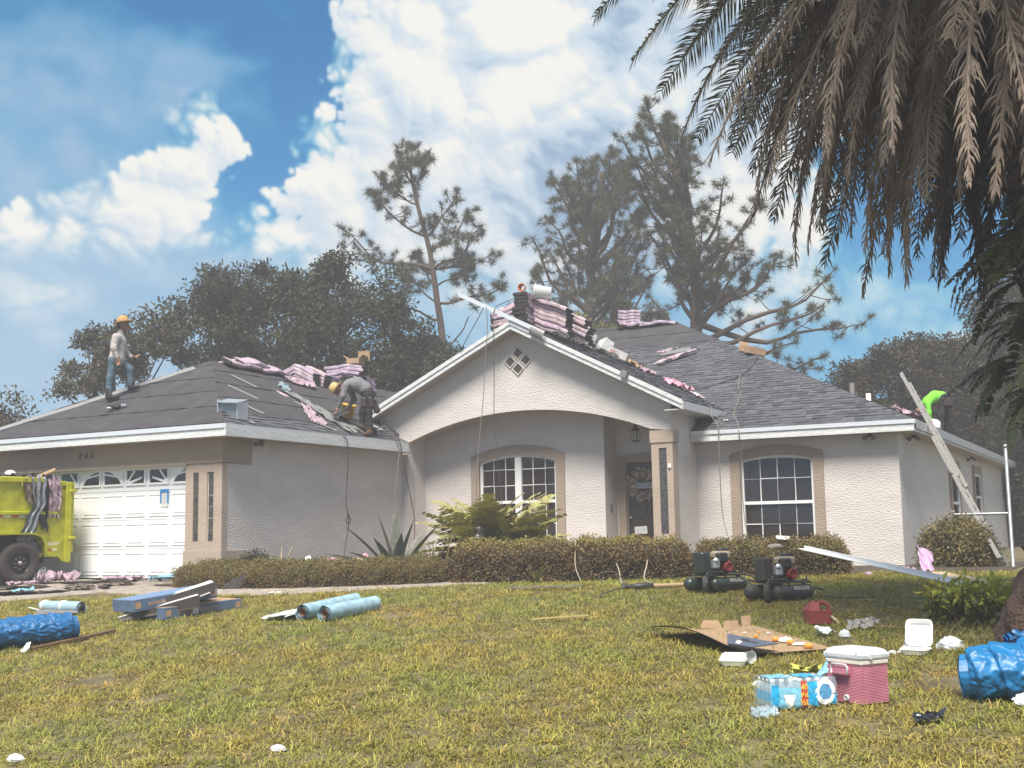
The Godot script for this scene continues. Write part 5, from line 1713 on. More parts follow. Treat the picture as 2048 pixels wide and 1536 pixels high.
	solo("pink_roll", b, pinkp, "small rolled-up pink wrapper on the garage slope", "wrapper")
	loose("pink_wrapper", "pink wrapper torn round a leftover pack on the grey shingles", "wrapper", pinkp, [Vector3(3.80, 5.04, -11.30), Vector3(4.02, 5.17, -11.75), Vector3(4.18, 5.17, -11.72), Vector3(3.95, 5.04, -11.35)], 0.03, 9)
	b = B.new()
	b.box(Vector3(4.25, 5.04, -11.42), Vector3(0.75, 0.04, 0.30), Basis(Vector3.RIGHT, 0.4636) * Basis(Vector3.UP, 0.25))
	solo("open_pack", b, mt("shingle back", lin(0.16, 0.16, 0.165), 0.9), "opened grey shingle pack lying flat on the grey roof", "shingles")
	loose("pink_wrapper", "twisted pink wrapper streaming down below the opened pack", "wrapper", pinkp, [Vector3(4.05, 4.70, -10.70), Vector3(4.78, 5.02, -11.35), Vector3(4.86, 4.98, -11.20), Vector3(4.15, 4.66, -10.60)], 0.05, 12)
	loose("pink_wrapper", "pink wrapper in the valley beside brown paper", "wrapper", pinkp, [Vector3(4.35, 4.32, -8.65), Vector3(4.55, 4.24, -8.95), Vector3(4.75, 4.14, -8.75), Vector3(4.50, 4.22, -8.4)], 0.06, 10)
	loose("pink_wrapper", "large bright pink wrapper spread down the roof valley", "wrapper", mt("bright pink film", lin(0.66, 0.33, 0.43), 0.35, {"backlight": Color(0.4, 0.3, 0.35)}), [Vector3(4.95, 4.02, -8.5), Vector3(5.25, 3.90, -8.75), Vector3(5.75, 3.66, -8.35), Vector3(5.45, 3.76, -8.05)], 0.07, 13)
	loose("pink_wrapper", "whitish end of wrapper at the valley's foot", "wrapper", mt("pale pink film", lin(0.66, 0.52, 0.55), 0.4, {"backlight": Color(0.4, 0.35, 0.38)}), [Vector3(5.75, 3.62, -8.1), Vector3(5.85, 3.59, -8.2), Vector3(6.15, 3.42, -8.0), Vector3(6.05, 3.46, -7.9)], 0.03, 8)
	loose("brown_paper", "curled brown paper strip near the gable valley", "paper", kraft, [Vector3(3.95, 4.55, -8.7), Vector3(4.05, 4.50, -8.9), Vector3(4.45, 4.30, -8.7), Vector3(4.35, 4.34, -8.5)], 0.06, 8)
	loose("pink_wrapper", "pink wrapper at the right eave corner by the ladder", "wrapper", pinkp, [Vector3(9.85, 3.02, -8.4), Vector3(9.95, 2.98, -8.7), Vector3(10.38, 2.80, -8.9), Vector3(10.3, 2.82, -8.5)], 0.07, 10)
	loose("paper_scrap", "small white paper scrap low on the grey shingles", "paper", mt("white paper", lin(0.72, 0.71, 0.68), 0.7), [Vector3(6.76, 2.90, -7.20), Vector3(6.86, 2.90, -7.20), Vector3(6.87, 2.88, -7.12), Vector3(6.77, 2.88, -7.14)], 0.01, 5)
	# strips and metal on the garage slope
	var strip_m := mt("grey starter strip", lin(0.36, 0.36, 0.36), 0.7, {"tex": noise("grit", 0.35), "scale": 3.0})
	var i2 := 0
	for q in [[Vector3(-2.40, 4.06, -2.94), Vector3(-1.81, 3.77, -3.05), "uppermost grey starter strip on the garage slope"], [Vector3(-1.70, 3.71, -2.05), Vector3(-1.09, 3.41, -2.23), "second grey starter strip down the garage slope"], [Vector3(-0.70, 3.215, -1.28), Vector3(-0.27, 3.0, -1.42), "third grey starter strip beside the metal vent box"], [Vector3(-0.20, 2.965, -0.43), Vector3(0.27, 2.725, -0.54), "lowest grey starter strip near the eave corner"], [Vector3(-1.22, 3.475, -3.54), Vector3(-1.03, 3.38, -3.59), "short white strip beside the twisted wrapper"], [Vector3(-0.10, 2.925, -2.80), Vector3(0.20, 2.77, -3.05), "pale strip just above the eave below the wrapper"]]:
		b = B.new()
		b.bar(q[0] + Vector3.UP * 0.012, q[1] + Vector3.UP * 0.012, 0.10, 0.006, Vector3(0.45, 0.89, 0))
		solo("starter_strip", b, strip_m, q[2], "shingle strip", "loose strips on the garage roof")
	var zinc := mt("bright metal", lin(0.52, 0.55, 0.57), 0.35, {"metal": 0.6})
	var dull := mt("grey flashing", lin(0.22, 0.225, 0.22), 0.55, {"metal": 0.3})
	loose("flashing_roll", "long unrolled grey valley flashing across the garage slope", "flashing", dull, [Vector3(-1.78, 3.76, -3.92), Vector3(-1.84, 3.79, -4.20), Vector3(0.12, 2.82, -4.05), Vector3(0.24, 2.77, -3.42)], 0.03, 14)
	loose("blue_sheet", "small curled blue-grey sheet near the middle of the garage slope", "sheet", mt("blue grey sheet", lin(0.21, 0.29, 0.32), 0.4), [Vector3(-2.28, 4.02, -4.27), Vector3(-2.30, 4.03, -4.55), Vector3(-1.84, 3.80, -4.20), Vector3(-1.80, 3.77, -3.85)], 0.05, 8)
	var vb := thing("vent_box", "galvanized metal roof vent box standing on the garage hip", "roof vent", Vector3(-0.06, 2.86, -0.22), 0.0)
	b = B.new()
	b.hexa([Vector3(-0.22, 0.0, -0.25), Vector3(0.22, -0.08, -0.25), Vector3(0.22, -0.06, 0.0), Vector3(-0.22, 0.02, 0.0), Vector3(-0.20, 0.33, -0.25), Vector3(0.20, 0.28, -0.25), Vector3(0.20, 0.24, 0.0), Vector3(-0.20, 0.29, 0.0)])
	part("hood", b, mt("galvanized", lin(0.30, 0.32, 0.33), 0.4, {"metal": 0.5}), vb)
	b = B.new()
	b.hexa([Vector3(-0.25, 0.28, 0.03), Vector3(0.24, 0.225, 0.03), Vector3(0.30, 0.20, 0.10), Vector3(-0.12, 0.24, 0.10), Vector3(-0.24, 0.355, -0.27), Vector3(0.22, 0.30, -0.27), Vector3(0.30, 0.215, 0.10), Vector3(-0.12, 0.255, 0.10)])
	part("lid", b, zinc, vb)
	b = B.new()
	b.mm(Vector3(-0.245, 0.0, -0.24), Vector3(-0.215, 0.31, 0.03)); b.mm(Vector3(0.205, -0.07, -0.24), Vector3(0.23, 0.25, 0.03))
	part("side_flange", b, zinc, vb)
	# starter shingles left along the hip of the garage
	var hip := [Vector3(-6.2, 2.82, 0.02), Vector3(-5.7, 3.06, -0.45), Vector3(-5.3, 3.27, -0.9), Vector3(-4.95, 3.44, -1.25), Vector3(-4.6, 3.62, -1.6), Vector3(-4.25, 3.8, -1.95), Vector3(-3.95, 3.95, -2.25), Vector3(-3.68, 4.1, -2.55), Vector3(-3.42, 4.24, -2.85)]
	for i in hip.size() - 1:
		b = B.new()
		var a: Vector3 = hip[i]
		var e: Vector3 = hip[i + 1] + (hip[i + 1] - hip[i]) * 0.08
		b.bar(a + Vector3(0.07, 0.035 + 0.004 * (i % 2), 0.02), e + Vector3(0.07, 0.035 + 0.004 * (i % 2), 0.02), 0.24, 0.008, Vector3(0.1, 0.89, 0.40))
		solo("hip_strip", b, strip_m, "pale hip shingle, %s counted up from the garage's left eave" % ORD[i], "shingle strip", "pale strips along the garage hip")
	for q in [[Vector3(-3.33, 4.30, -3.05), Vector3(-2.98, 4.12, -2.55), "pale strip slanting down just left of the garage peak"], [Vector3(-3.5, 4.32, -3.25), Vector3(-3.2, 4.20, -2.80), "pale strip tucked under the bundle at the garage peak"]]:
		b = B.new()
		b.bar(q[0] + Vector3.UP * 0.02, q[1] + Vector3.UP * 0.02, 0.12, 0.006, Vector3(0.0, 0.89, 0.45))
		solo("hip_strip", b, strip_m, q[2], "shingle strip", "pale strips along the garage hip")
	# nail gun on the felt
	var ng := thing("nail_gun", "black and silver nail gun lying on the felt below the standing roofer", "nail gun", Vector3(-3.33, 3.22, -0.72), 0.6)
	b = B.new().smooth()
	b.tube([Vector3(-0.14, 0.05, 0), Vector3(0.10, 0.07, 0.02)], [0.045, 0.05], 10)
	b.tube([Vector3(0.02, 0.06, 0.01), Vector3(0.03, 0.03, 0.14)], [0.03, 0.026], 8)
	part("body", b, mt("tool black", lin(0.03, 0.03, 0.032), 0.5), ng)
	b = B.new().smooth()
	b.tube([Vector3(0.10, 0.07, 0.02), Vector3(0.19, 0.08, 0.03)], [0.05, 0.03], 10)
	b.ell(Vector3(-0.12, 0.02, 0.08), Vector3(0.06, 0.03, 0.06))
	part("metal_head", b, zinc, ng)
	# pail, felt roll and mat of the bent roofer
	var yb := thing("yellow_bucket", "yellow plastic bucket in front of the bent roofer", "bucket", Vector3(-0.72, 3.14, -4.62), 0.0)
	yb.basis = Basis.from_euler(Vector3(0.05, 0, -0.3))
	b = B.new().smooth()
	b.lathe([Vector2(0, 0.0), Vector2(0.135, 0.0), Vector2(0.15, 0.33), Vector2(0.165, 0.335), Vector2(0.165, 0.36), Vector2(0.152, 0.36), Vector2(0.135, 0.02)], 22)
	part("pail", b, mt("yellow plastic", lin(0.72, 0.42, 0.035), 0.4, {"tex": noise("wrapn", 0.03), "scale": 3.0}), yb)
	b = B.new().smooth()
	b.lathe([Vector2(0, 0.31), Vector2(0.145, 0.31)], 20)
	part("contents", b, mt("tool black", Color.BLACK), yb)
	b = B.new().smooth()
	b.tube([Vector3(-0.42, 3.12, -3.98), Vector3(-0.02, 2.93, -4.2), Vector3(0.18, 2.86, -4.45)], 0.075, 12)
	solo("felt_roll", b, mt("felt roll", lin(0.07, 0.072, 0.07), 0.85, {"tex": noise("grit", 0.35), "scale": 3.0}), "short roll of dark felt beside the bent roofer's boots", "felt roll")
	loose("drip_metal", "pale metal sheets lying behind the bent roofer", "flashing", zinc, [Vector3(-0.45, 3.10, -4.9), Vector3(-0.35, 3.06, -5.2), Vector3(-0.05, 2.92, -5.1), Vector3(-0.1, 2.92, -4.75)], 0.015, 6)
	# long white drip edge sticking out over the gable's peak
	b = B.new()
	var a0 := Vector3(1.72, 5.715, -5.27)
	var a1 := Vector3(3.52, 4.79, -5.29)
	b.bar(a0, a1, 0.012, 0.085, Vector3(0.45, 0.89, 0))
	b.bar(a0 + Vector3(-0.01, 0.035, -0.045), a1 + Vector3(-0.01, 0.035, -0.045), 0.09, 0.008, Vector3(0.45, 0.89, 0))
	solo("drip_edge_length", b, mt("drip edge", Color.WHITE), "long white drip edge jutting up past the gable's peak", "metal strip")
	b = B.new().smooth()
	for k in 2:
		b.grid(10, 4, func(u, v):
			var a: float = lerpf(0.6, 3.9, u)
			return Vector3(3.42, 4.80, -5.27) + Vector3(0.30 * v, -0.155 * v, 0) + Vector3(0.04, 0.10, 0) * cos(a) * (1.0 - k * 0.06) + Vector3(0, 0, 0.075) * sin(a))
	solo("metal_trough", b, dull, "curled grey end of metal lapped over the right rake", "flashing")
	b = B.new()
	b.box(Vector3(5.42, 3.735, -5.28), Vector3(0.13, 0.13, 0.10), Basis(Vector3.BACK, -0.476))
	solo("metal_clip", b, dull, "grey metal bracket clipped on the right rake", "bracket")
	b = B.new()
	b.bar(Vector3(4.60, 4.17, -5.75), Vector3(5.95, 3.475, -5.8), 0.07, 0.012, Vector3(0.45, 0.89, 0))
	solo("wood_strip", b, mt("drip edge", Color.WHITE), "pale strip lying along the gable slope above the rake", "metal strip")
	# torn old shingles near the stack
	for q in [[Vector3(3.55, 4.83, -6.0), "dark loose shingle curling up right of the gable stack"], [Vector3(3.85, 4.67, -6.2), "second loose dark shingle down from the gable stack"], [Vector3(4.25, 4.48, -6.9), "torn dark felt flap beside the long white carton"]]:
		var p: Vector3 = q[0]
		loose("loose_shingle", q[1], "shingle", mt("shingle edge", Color.BLACK), [p, p + Vector3(0.22, -0.05, -0.2), p + Vector3(0.42, -0.2, 0.05), p + Vector3(0.2, -0.10, 0.22)], 0.05, 5, "loose shingles by the gable stack")
	# white hard hat by the lime-shirted roofer
	b = B.new().smooth()
	b.lathe([Vector2(0.155, 0.0), Vector2(0.165, 0.012), Vector2(0.135, 0.02), Vector2(0.125, 0.08), Vector2(0.09, 0.13), Vector2(0.04, 0.15), Vector2(0, 0.153)], 18, Transform3D(Basis.from_euler(Vector3(0.1, 0, -0.5)), Vector3(10.1, 2.92, -11.9)))
	solo("hard_hat", b, mt("white helmet", lin(0.72, 0.74, 0.74), 0.3), "white hard hat lying on the roof by the lime-shirted roofer", "hard hat")
	# ladder
	var ld := thing("ladder", "long aluminium extension ladder leaning on the right eave", "ladder", Vector3(11.98, 0.0, -6.2), 0.0)
	var alu := mt("aluminium", lin(0.50, 0.49, 0.46), 0.45, {"metal": 0.35, "tex": noise("aludirt", 0.05, 4, 0.6, 1.0), "scale": 2.0})
	var foot := Vector3(0.0, 0.0, 0.0)
	var top := Vector3(-2.03, 3.70, -3.02)
	var side := Vector3(0.0, 0.0, 1.0)  # along the rungs
	side = (side - (top - foot).normalized() * side.dot((top - foot).normalized())).normalized()
	var face := (top - foot).cross(side).normalized()
	for s in [-0.215, 0.215]:
		b = B.new()
		b.bar(foot + side * s, foot.lerp(top, 0.62) + side * s, 0.026, 0.07, face)
		part("rail", b, alu, ld)
		b = B.new()
		b.bar(foot.lerp(top, 0.40) + side * s * 0.86 + face * 0.05, top + side * s * 0.86 + face * 0.05, 0.026, 0.065, face)
		part("rail", b, alu, ld)
		b = B.new()
		b.box(foot + side * s + Vector3.UP * 0.02, Vector3(0.09, 0.05, 0.07), Basis(Vector3.BACK, 0.3))
		part("rubber_foot", b, mt("tool black", Color.BLACK), ld)
	for i in 15:
		var t := (i + 0.6) / 15.4
		b = B.new().smooth()
		var p := foot.lerp(top, t) + face * (0.05 if t > 0.62 else 0.0)
		b.tube([p - side * 0.2, p + side * 0.2], 0.017, 8)
		part("rung", b, alu, ld)
	b = B.new().smooth()
	b.tube([foot.lerp(top, 0.42) - side * 0.25, foot.lerp(top, 0.42) + side * 0.25], 0.03, 8)
	part("pulley", b, alu, ld)


# ------------------------------------------------------------------ small fixtures on the house
func build_fixtures() -> void:
	var lan := thing("porch_lantern", "caged metal lantern hanging in the entry beside the column", "lantern", Vector3(5.08, 2.62, -6.6))
	var iron := mt("bronze", Color.BLACK)
	var b := B.new().smooth()
	b.tube([Vector3(0, 0.63, 0), Vector3(0, 0.24, 0)], 0.006, 6)
	part("chain", b, iron, lan)
	b = B.new().smooth()
	b.lathe([Vector2(0.02, 0.25), Vector2(0.03, 0.2), Vector2(0.095, 0.14), Vector2(0.10, 0.12)], 8)
	b.lathe([Vector2(0.0, -0.11), Vector2(0.08, -0.11), Vector2(0.085, -0.085)], 8)
	part("cap", b, iron, lan)
	for k in 8:
		var a := TAU * k / 8
		b = B.new()
		b.tube([Vector3(cos(a) * 0.097, 0.13, sin(a) * 0.097), Vector3(cos(a) * 0.105, 0.0, sin(a) * 0.105), Vector3(cos(a) * 0.083, -0.1, sin(a) * 0.083)], 0.005, 5)
		part("bar", b, iron, lan)
	b = B.new().smooth()
	b.lathe([Vector2(0.0, 0.1), Vector2(0.035, 0.06), Vector2(0.04, -0.08), Vector2(0, -0.09)], 10)
	part("glass", b, mt("frosted glass", lin(0.55, 0.52, 0.46), 0.4), lan)
	# wreath
	var wr := thing("wreath", "tan burlap wreath with a small blue-lettered sign on the front door", "wreath", Vector3(5.04, 1.66, -7.08))
	var leafm := mt("burlap", lin(0.55, 0.42, 0.31), 0.9, {"vcol": true, "backlight": Color(0.3, 0.25, 0.2)})
	b = B.new()
	for i in 230:
		var a := rv(0, TAU)
		var r := rv(0.13, 0.31)
		var c := Vector3(cos(a) * r, sin(a) * r, rv(0.0, 0.07))
		var o := Vector3(cos(a + rv(-0.6, 0.6)), sin(a + rv(-0.6, 0.6)), rv(0.1, 0.9)).normalized()
		var s := o.cross(Vector3(rv(-1, 1), rv(-1, 1), 1)).normalized() * rv(0.018, 0.034)
		b.col(tone(0.6, 1.4, 0.06))
		var l := rv(0.07, 0.12)
		b.tri(c - s * 0.3, c + o * l * 0.5 + s, c + o * l * 0.5 - s)
		b.tri(c + o * l * 0.5 - s, c + o * l * 0.5 + s, c + o * l)
	part("ruffles", b, leafm, wr)
	b = B.new()
	b.box(Vector3(0.06, -0.03, 0.11), Vector3(0.38, 0.11, 0.012))
	part("sign_board", b, mt("grey sign board", lin(0.42, 0.45, 0.48), 0.7), wr)
	var tx := MeshInstance3D.new()
	tx.name = "lettering"
	tx.mesh = text_mesh("WELCOME", 0.05, 0.004)
	tx.material_override = mt("sign blue", lin(0.13, 0.22, 0.30), 0.8)
	tx.position = Vector3(0.06, -0.03, 0.118)
	wr.add_child(tx, true)
	b = B.new().smooth()
	b.tube([Vector3(0.06, 0.03, 0.115), Vector3(0.10, 0.13, 0.10)], 0.008, 5)
	b.tube([Vector3(0.14, 0.03, 0.115), Vector3(0.11, 0.13, 0.10)], 0.008, 5)
	part("twine", b, mt("twine", lin(0.6, 0.52, 0.42), 0.8), wr)
	var ds := thing("door_sign", "small tilted white sign fixed low on the front door", "sign", Vector3(4.94, 0.72, -7.095))
	ds.rotation.z = 0.05
	b = B.new()
	b.rbox(Vector3.ZERO, Vector3(0.28, 0.16, 0.012), 0.005)
	part("plate", b, mt("white sign", lin(0.80, 0.81, 0.80), 0.5), ds)
	tx = MeshInstance3D.new()
	tx.name = "lettering"
	tx.mesh = text_mesh("NOTICE", 0.042, 0.003)
	tx.material_override = mt("faint teal ink", lin(0.50, 0.62, 0.62), 0.8)
	tx.position = Vector3(0, 0, 0.0065)
	ds.add_child(tx, true)
	# paper taped to the garage door
	var nt := thing("taped_notice", "white paper notice taped with blue tape to the garage door", "notice", Vector3(-1.435, 1.45, -0.10))
	b = B.new()
	b.box(Vector3(0, -0.04, 0), Vector3(0.16, 0.24, 0.003))
	part("paper", b, mt("white paper", Color.WHITE), nt)
	b = B.new()
	b.box(Vector3(0, 0.135, 0.004), Vector3(0.21, 0.05, 0.003)); b.box(Vector3(-0.085, 0.02, 0.0045), Vector3(0.035, 0.22, 0.003)); b.box(Vector3(0.085, 0.02, 0.0045), Vector3(0.035, 0.22, 0.003))
	part("blue_tape", b, mt("painter tape", lin(0.02, 0.20, 0.50), 0.7), nt)
	b = B.new()
	for k in 5: b.box(Vector3(rv(-0.01, 0.01), 0.05 - k * 0.035, 0.0035), Vector3(0.09, 0.006, 0.001))
	part("print", b, mt("grey ink", lin(0.35, 0.35, 0.36), 0.8), nt)
	# sensor and lamps under the eaves
	b = B.new()
	b.rbox(Vector3(6.145, 1.935, -5.665), Vector3(0.055, 0.085, 0.03), 0.008)
	b.rbox(Vector3(6.145, 1.925, -5.648), Vector3(0.025, 0.035, 0.012), 0.004)
	solo("door_sensor", b, mt("white vinyl", Color.WHITE), "small white sensor box on the entry column", "sensor")
	for q in [[Vector3(0.16, 2.40, -0.87), "twin floodlight under the garage side soffit"], [Vector3(9.66, 2.385, -6.98), "grey floodlight under the right wing's front soffit"], [Vector3(10.30, 2.40, -8.0), "dark lamp under the soffit at the right corner"], [Vector3(10.32, 2.36, -16.2), "twin floodlight under the right side soffit"]]:
		var fl := thing("floodlight", q[1], "floodlight", q[0], 0.0, "floodlights under the soffits")
		b = B.new().smooth()
		b.lathe([Vector2(0.05, 0.06), Vector2(0.05, 0.03), Vector2(0, 0.03)], 10)
		part("mount", b, mt("bronze", Color.BLACK), fl)
		for s in [-1, 1]:
			b = B.new().smooth()
			b.tube([Vector3(0, 0.03, 0), Vector3(s * 0.05, 0.0, 0.03), Vector3(s * 0.08, -0.02, 0.10)], [0.012, 0.03, 0.048], 8)
			part("lamp_head", b, mt("grey lamp", lin(0.13, 0.12, 0.12), 0.6), fl)


# ------------------------------------------------------------------ people
# bones: [a, b, radius at a, radius at b, colour]; the smooth union of their tapered capsules is meshed by surface nets into b
func flesh(b: B, bones: Array, cell: float, k := 0.03):
	var lo := Vector3.ONE * 99.0
	var hi := Vector3.ONE * -99.0
	for q in bones:
		var r := maxf(q[2], q[3]) + cell * 3.0
		lo = lo.min(q[0] - Vector3.ONE * r).min(q[1] - Vector3.ONE * r)
		hi = hi.max(q[0] + Vector3.ONE * r).max(q[1] + Vector3.ONE * r)
	var n := Vector3i(((hi - lo) / cell).ceil()) + Vector3i.ONE * 2
	var f := PackedFloat32Array()
	f.resize(n.x * n.y * n.z)
	f.fill(1.0)
	var own := PackedByteArray()
	own.resize(f.size())
	var best := PackedFloat32Array()
	best.resize(f.size())
	best.fill(9.0)
	for w in bones.size():
		var q: Array = bones[w]
		var a: Vector3 = q[0]
		var ba: Vector3 = q[1] - a
		var l2 := maxf(ba.length_squared(), 1e-8)
		var ra: float = q[2]
		var dr: float = q[3] - ra
		var m: float = maxf(q[2], q[3]) + k + cell * 2.0
		var i0 := Vector3i(((a.min(q[1]) - Vector3.ONE * m - lo) / cell).floor()).clamp(Vector3i.ZERO, n - Vector3i.ONE)
		var i1 := Vector3i(((a.max(q[1]) + Vector3.ONE * m - lo) / cell).ceil()).clamp(Vector3i.ZERO, n - Vector3i.ONE)
		for z in range(i0.z, i1.z + 1):
			for y in range(i0.y, i1.y + 1):
				var row := (z * n.y + y) * n.x
				for x in range(i0.x, i1.x + 1):
					var p := lo + Vector3(x, y, z) * cell - a
					var h := clampf(p.dot(ba) / l2, 0.0, 1.0)
					var d := (p - ba * h).length() - ra - dr * h
					var at := row + x
					if d < best[at]:
						best[at] = d
						own[at] = w
					var s := f[at]
					var t := maxf(k - absf(s - d), 0.0) / k
					f[at] = minf(s, d) - t * t * k * 0.25
	var idx := PackedInt32Array()
	idx.resize(f.size())
	idx.fill(-1)
	var vs := PackedVector3Array()
	var cs := []
	var off := [0, 1, n.x, n.x + 1, n.x * n.y, n.x * n.y + 1, n.x * n.y + n.x, n.x * n.y + n.x + 1]
	for z in n.z - 1:
		for y in n.y - 1:
			for x in n.x - 1:
				var at := (z * n.y + y) * n.x + x
				var inside := 0
				for o in off:
					if f[at + o] < 0.0: inside += 1
				if inside == 0 or inside == 8: continue
				var sum := Vector3.ZERO
				var cnt := 0
				for e in [[0, 1], [2, 3], [4, 5], [6, 7], [0, 2], [1, 3], [4, 6], [5, 7], [0, 4], [1, 5], [2, 6], [3, 7]]:
					var u := f[at + off[e[0]]]
					var v := f[at + off[e[1]]]
					if (u < 0.0) != (v < 0.0):
						var t := u / (u - v)
						var pa := Vector3(e[0] & 1, (e[0] >> 1) & 1, e[0] >> 2)
						var pb := Vector3(e[1] & 1, (e[1] >> 1) & 1, e[1] >> 2)
						sum += pa.lerp(pb, t)
						cnt += 1
				idx[at] = vs.size()
				vs.append(lo + (Vector3(x, y, z) + sum / cnt) * cell)
				cs.append(bones[own[at]][4])
	var steps := [1, n.x, n.x * n.y]
	for z in range(1, n.z - 1):
		for y in range(1, n.y - 1):
			for x in range(1, n.x - 1):
				var at := (z * n.y + y) * n.x + x
				for ax in 3:
					var u := f[at] < 0.0
					if u == (f[at + steps[ax]] < 0.0): continue
					var s1: int = steps[(ax + 1) % 3]
					var s2: int = steps[(ax + 2) % 3]
					var q := [idx[at], idx[at - s1], idx[at - s1 - s2], idx[at - s2]]
					if q.min() < 0: continue
					if not u: q.reverse()
					for t in [0, 2, 1, 0, 3, 2]:
						b.col(cs[q[t]])
						b.v(vs[q[t]])


func hand(b: B, wrist: Vector3, palm_dir: Vector3, across: Vector3, curl: float, c: Color, thumb := 1.0):  # palm, five unequal bent fingers
	var d := palm_dir.normalized()
	var s := (across - d * across.dot(d)).normalized()
	var nrm := d.cross(s)
	var bones := [[wrist, wrist + d * 0.045, 0.026, 0.03, c]]
	for i in 4:
		bones.append([wrist + d * 0.03 + s * (i - 1.5) * 0.014, wrist + d * 0.092 + s * (i - 1.5) * 0.021, 0.016, 0.012, c])
		var l: float = [0.062, 0.074, 0.07, 0.054][i]
		var p: Vector3 = wrist + d * 0.092 + s * (i - 1.5) * 0.021
		var d1 := (d + nrm * curl * 0.7).normalized()
		var d2 := (d + nrm * curl * 1.8).normalized()
		bones.append([p, p + d1 * l * 0.5, 0.0105, 0.0095, c])
		bones.append([p + d1 * l * 0.5, p + d1 * l * 0.5 + d2 * l * 0.5, 0.0095, 0.0085, c])
	var tp := wrist + d * 0.03 + s * thumb * -0.03
	var td := (d * 0.7 - s * thumb * 0.7 + nrm * curl * 0.4).normalized()
	bones.append([tp, tp + td * 0.035, 0.014, 0.011, c])
	bones.append([tp + td * 0.035, tp + td * 0.035 + (td + d * 0.6).normalized() * 0.03, 0.011, 0.009, c])
	flesh(b, bones, 0.0045, 0.008)


func head(b: B, c: Vector3, face: Vector3, up: Vector3, skin: Color, hair: Color):
	var f := face.normalized()
	var u := (up - f * up.dot(f)).normalized()
	var s := f.cross(u)
	var eye := Color(0.02, 0.015, 0.012)
	var bones := [
		[c + u * 0.03 - f * 0.02, c + u * 0.045 + f * 0.015, 0.088, 0.085, skin], [c - u * 0.02 + f * 0.03, c - u * 0.085 + f * 0.055, 0.062, 0.038, skin],
		[c + u * 0.0 + f * 0.096, c - u * 0.028 + f * 0.108, 0.010, 0.015, skin], [c - u * 0.055 + f * 0.088 - s * 0.018, c - u * 0.055 + f * 0.088 + s * 0.018, 0.010, 0.010, skin.lerp(Color(0.25, 0.08, 0.07), 0.5)],
		[c + u * 0.055 - f * 0.045, c - u * 0.035 - f * 0.062, 0.084, 0.058, hair]]
	for e in [-1.0, 1.0]:
		bones.append([c + s * e * 0.088 - u * 0.0 - f * 0.01, c + s * e * 0.09 - u * 0.03 - f * 0.008, 0.018, 0.011, skin])
		bones.append([c + s * e * 0.034 + u * 0.012 + f * 0.088, c + s * e * 0.034 + u * 0.012 + f * 0.089, 0.0105, 0.0105, eye])
		bones.append([c + s * e * 0.022 + u * 0.03 + f * 0.092, c + s * e * 0.048 + u * 0.029 + f * 0.082, 0.007, 0.006, hair])
	flesh(b, bones, 0.0055, 0.014)


func straw_hat(p: Node3D, c: Vector3, up: Vector3, face: Vector3, m: Material, brim := 0.19):
	var u := up.normalized()
	var f := (face - u * face.dot(u)).normalized()
	var t := Transform3D(Basis(f, u, f.cross(u)), c)
	var b := B.new().smooth()
	var prof := [Vector2(0.0, 0.135), Vector2(0.05, 0.13), Vector2(0.085, 0.105), Vector2(0.10, 0.06), Vector2(0.108, 0.0), Vector2(brim * 0.8, -0.012), Vector2(brim, 0.0), Vector2(brim, -0.008), Vector2(brim * 0.8, -0.022), Vector2(0.105, -0.012)]
	b.lathe(prof, 26, t * Transform3D(Basis.from_scale(Vector3(1.12, 1, 0.95)), Vector3.ZERO))
	part("straw_hat", b, m, p)
	b = B.new().smooth()
	b.lathe([Vector2(0.1105, 0.004), Vector2(0.1085, 0.03)], 26, t * Transform3D(Basis.from_scale(Vector3(1.12, 1, 0.95)), Vector3.ZERO))
	part("hat_band", b, mt("hat band", lin(0.30, 0.18, 0.08), 0.8), p)


